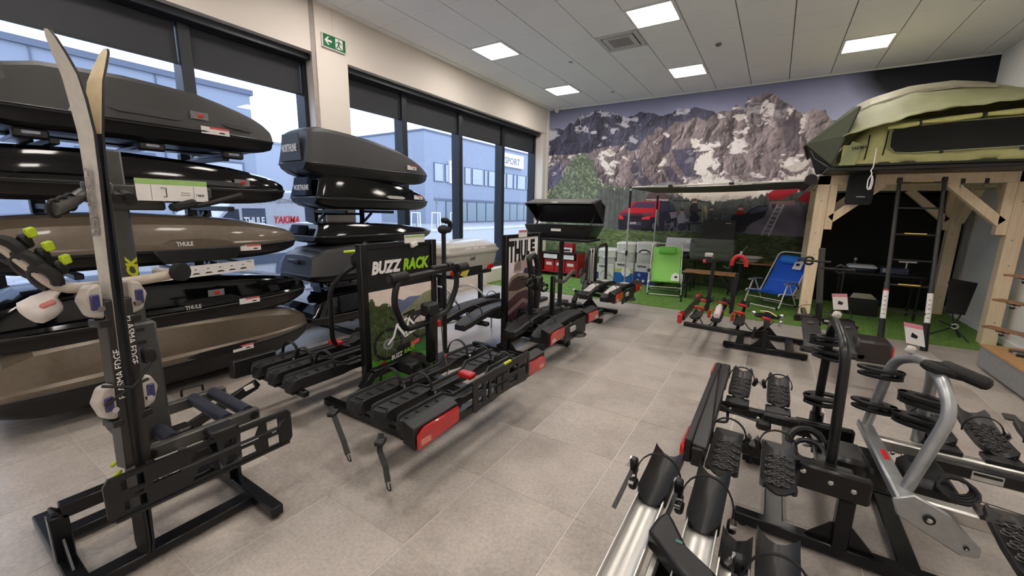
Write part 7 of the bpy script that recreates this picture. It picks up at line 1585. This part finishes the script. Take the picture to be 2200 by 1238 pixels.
# ---------------------------------------------------------------- things in the dark under the tent
t = thing('folding_table', 'black folding table in the shade under the roof tent', 'table', (6.3, 4.2, 0))
MB().box(5.85, 6.85, 4.0, 4.5, .66, .69).build('table_top', M_black, t, bevel=.004)
for x in (5.9, 6.8):
    for y in (4.05, 4.45): MB().bar((x, y, .66), (x, y, .014), .025, .025, (0, 1, 0)).build('leg', M_black, t)
t = thing('cool_box', 'dark blue cool box with white lid edge under the black table top edge', 'box', (6.12, 4.2, .69))
MB().loft([[(6.12+a*k, 4.2+b_*k, z) for a, b_ in rrect(.34, .26, .04)] for k, z in ((.9, .69), (1, .72), (1, .755))]).build('box_body', pm('cool_box_navy', (34, 42, 58), .4), t); MB().loft([[(6.12+a*k, 4.2+b_*k, z) for a, b_ in rrect(.34, .26, .04)] for k, z in ((1.05, .757), (1.05, .78), (.9, .80))]).build('lid', pm('cool_lid', (190, 196, 204), .3), t)
t = thing('stove_case', 'small dark case with silver latch on the black table', 'case', (6.45, 4.2, .69)); MB().box(6.33, 6.66, 4.08, 4.34, .69, .79).build('case_body', pm('case_blue', (40, 54, 80), .4), t, bevel=.01); MB().box(6.36, 6.44, 4.07, 4.08, .715, .77).build('latch', M_ltgray, t, bevel=.004); MB().tube(arc((6.4, 4.065, .73), .02, 0, PI, 8), .004, 5).build('handle', M_textk, t)
t = thing('price_card_stand', 'small white price card on a stem on the black table', 'sign', (6.62, 4.1, .79)); MB().cyl((6.62, 4.1, .79), (6.62, 4.1, .88), .01, 8).build('stem', M_ltgray, t); MB().bx((6.62, 4.08, .90), (.2, .05, .015), (.6, 0, .1)).build('card', M_paper, t, smooth=False)
t = thing('thermos', 'small black flask with pale cap on the table by the cool box', 'bottle', (6.06, 4.38, .69)); MB().lathe([(.03, 0), (.03, .13), (.022, .16)], (6.06, 4.38, .69)).build('flask', M_black, t); MB().cyl((6.06, 4.38, .85), (6.06, 4.38, .885), .02, 10).build('cap', M_ltgray, t)
t = thing('storage_box', 'low dark box with pale sloping lid under the black table', 'box', (6.17, 4.15, .014)); MB().box(5.98, 6.38, 4.0, 4.35, .014, .3).build('box_body', M_black, t, bevel=.01); MB().poly([(6.02, 3.99, .29), (6.34, 3.99, .29), (6.28, 4.05, .36), (6.06, 4.05, .36)], (0, .02, .0)).build('pale_flap', pm('flap_beige', (150, 146, 128), .6), t)
t = thing('shade_sheet', 'tall black sheet standing in for the shade at the back under the tent', 'panel', (6.3, 5.1, 0)); MB().box(5.5, 7.18, 5.12, 5.16, .014, 1.95).build('sheeting', pm('shade_black', (16, 17, 13), .9), t); MB().bar((5.5, 5.14, 1.93), (7.18, 5.14, 1.93), .04, .04).build('top_rail', M_black, t)  # flat black sheet, its colour stands for the deep shade under the tent
# low mesh camp chair
t = thing('camp_chair', 'low black mesh camp chair leaning back near the right-hand timber post', 'chair', (6.98, 3.35, 0))
q = [(6.82, 3.05, .40), (6.90, 3.25, .74), (7.14, 3.5, .73), (7.10, 3.35, .44), (6.98, 3.15, .28)]
MB().poly([(6.84, 3.02, .36), (6.88, 3.3, .78), (7.20, 3.5, .72), (7.16, 3.4, .64), (7.06, 3.2, .33)], (.01, -.012, 0)).build('sling', pm('sling_black', (20, 20, 20), .8, bump=.3, scale=150), t, bevel=.004)
MB().bx((7.06, 3.395, .735), (.05, .012, .008), (0, .15, .5)).build('label', M_ltgray, t, smooth=False)
for a, b_ in (((7.19, 3.47, .69), (6.97, 3.1, .18)), ((6.88, 3.28, .74), (6.97, 3.1, .18)), ((6.97, 3.1, .18), (6.80, 3.0, .26)), ((6.97, 3.1, .18), (7.1, 3.0, .02)), ((6.97, 3.1, .18), (6.8, 3.25, .02)), ((6.97, 3.1, .18), (7.1, 3.3, .02))): MB().cyl(a, b_, .009, 8).build('pole', M_black, t)
MB().tube(arc((6.97, 3.085, .19), .03, 0, 2*PI, 14), .009, 6, closed=True).build('pole_joint', M_ltgray, t)
# ---------------------------------------------------------------- podium and shelves at the right edge
t = thing('display_podium', 'low grey display podium with oiled wood top at the right wall', 'podium', (7.1, .9, 0))
MB().poly([(6.86, 1.93, .03), (7.44, 1.96, .03), (7.44, -1.4, .03), (6.9, -1.4, .03)], (0, 0, .205)).build('body', pm('podium_gray', (138, 138, 138), .6), t); MB().poly([(6.90, 1.9, 0), (7.42, 1.9, 0), (7.42, -1.35, 0), (6.94, -1.35, 0)], (0, 0, .03)).build('plinth', M_black, t)
MB().poly([(6.85, 1.94, .237), (7.445, 1.97, .237), (7.445, -1.42, .237), (6.89, -1.42, .237)], (0, 0, .016)).build('top', M_ply, t); MB().poly([(6.855, 1.935, .2345), (7.44, 1.96, .2345), (7.44, -1.41, .2345), (6.895, -1.41, .2345)], (0, 0, .0025)).build('edge_band', M_black, t)
MB().lathe([(.05, 0), (.05, .004), (.03, .005), (.03, .003), (.001, .003)], (7.06, 1.22, .253)).build('cable_grommet', M_ltgray, t)
t = thing('roof_bar_foot', 'grey metal bar lying across the podium top', 'bar', (7.15, 1.6, .253))
for k, (y, h) in enumerate(((1.70, .03), (1.62, .02), (1.55, .025))): MB().bar((6.99, y+.03, .253+h/2), (7.42, y-.16, .253+h/2), .05, h).build('bar', [M_dgray, M_silver, M_black][k], t, bevel=.004)
t = thing('roof_rack_shelf', 'wall shelf of wooden bars with chrome clamps above the podium', 'shelf', (7.3, 2.0, .3))
MB().box(7.36, 7.44, 1.4, 2.3, .26, 1.3).build('back_panel', M_wallr, t)
for k, (z, x0) in enumerate(((.97, 7.02), (.70, 6.98), (.40, 6.95))):
    b_ = MB().bar((x0, 2.2, z), (7.44, 1.55, z), .12, .02).build('wooden_bar', M_woodd, t, bevel=.004); MB().box(7.1, 7.44, 1.4, 1.95, z-.012, z-.002).build('shelf_board', pm('shelf_pinkish', (150, 118, 104), .5), t)
    c = MB().cyl((x0+.09, 2.10, z-.07), (x0+.09, 2.10, z-.01), .02, 10).build('clamp', M_black, t); MB().sphere((x0+.085, 2.08, z-.035), (.022, .022, .018), 10, 6).build('chrome_knob', M_chrome, c); MB().cyl((x0+.05, 2.12, z-.03), (x0+.13, 2.05, z-.03), .01, 8).build('chrome_screw', M_chrome, c)
    MB().poly([(x0+.02, 2.15, z-.012), (x0+.1, 2.15, z-.012), (x0+.1, 2.1, z-.012), (x0+.02, 2.1, z-.012)], (0, 0, .002)).build('strip', M_ltgray, t)
for k, (x, y, z, w, d, h, l) in enumerate(((7.24, 1.75, .70, .2, .3, .06, 'flat black parts box with white label on the middle wooden bar'), (7.26, 1.72, .40, .2, .2, .22, 'upright black parts box with white label on the lowest wooden bar'))):
    o = thing('parts_box', l, 'box', (x, y, z)); MB().box(x-w/2, x+w/2, y-d/2, y+d/2, z, z+h).build('box_body', M_black, o, bevel=.006); MB().box(x-w/2-.003, x-w/2, y-d*.3, y+d*.35, z+h*.7, z+h*.85).build('white_label', M_paper, o, smooth=False); MB().box(x-w/2-.003, x-w/2, y+d*.1, y+d*.4, z+h*.08, z+h*.16).build('white_label', M_paper, o, smooth=False)
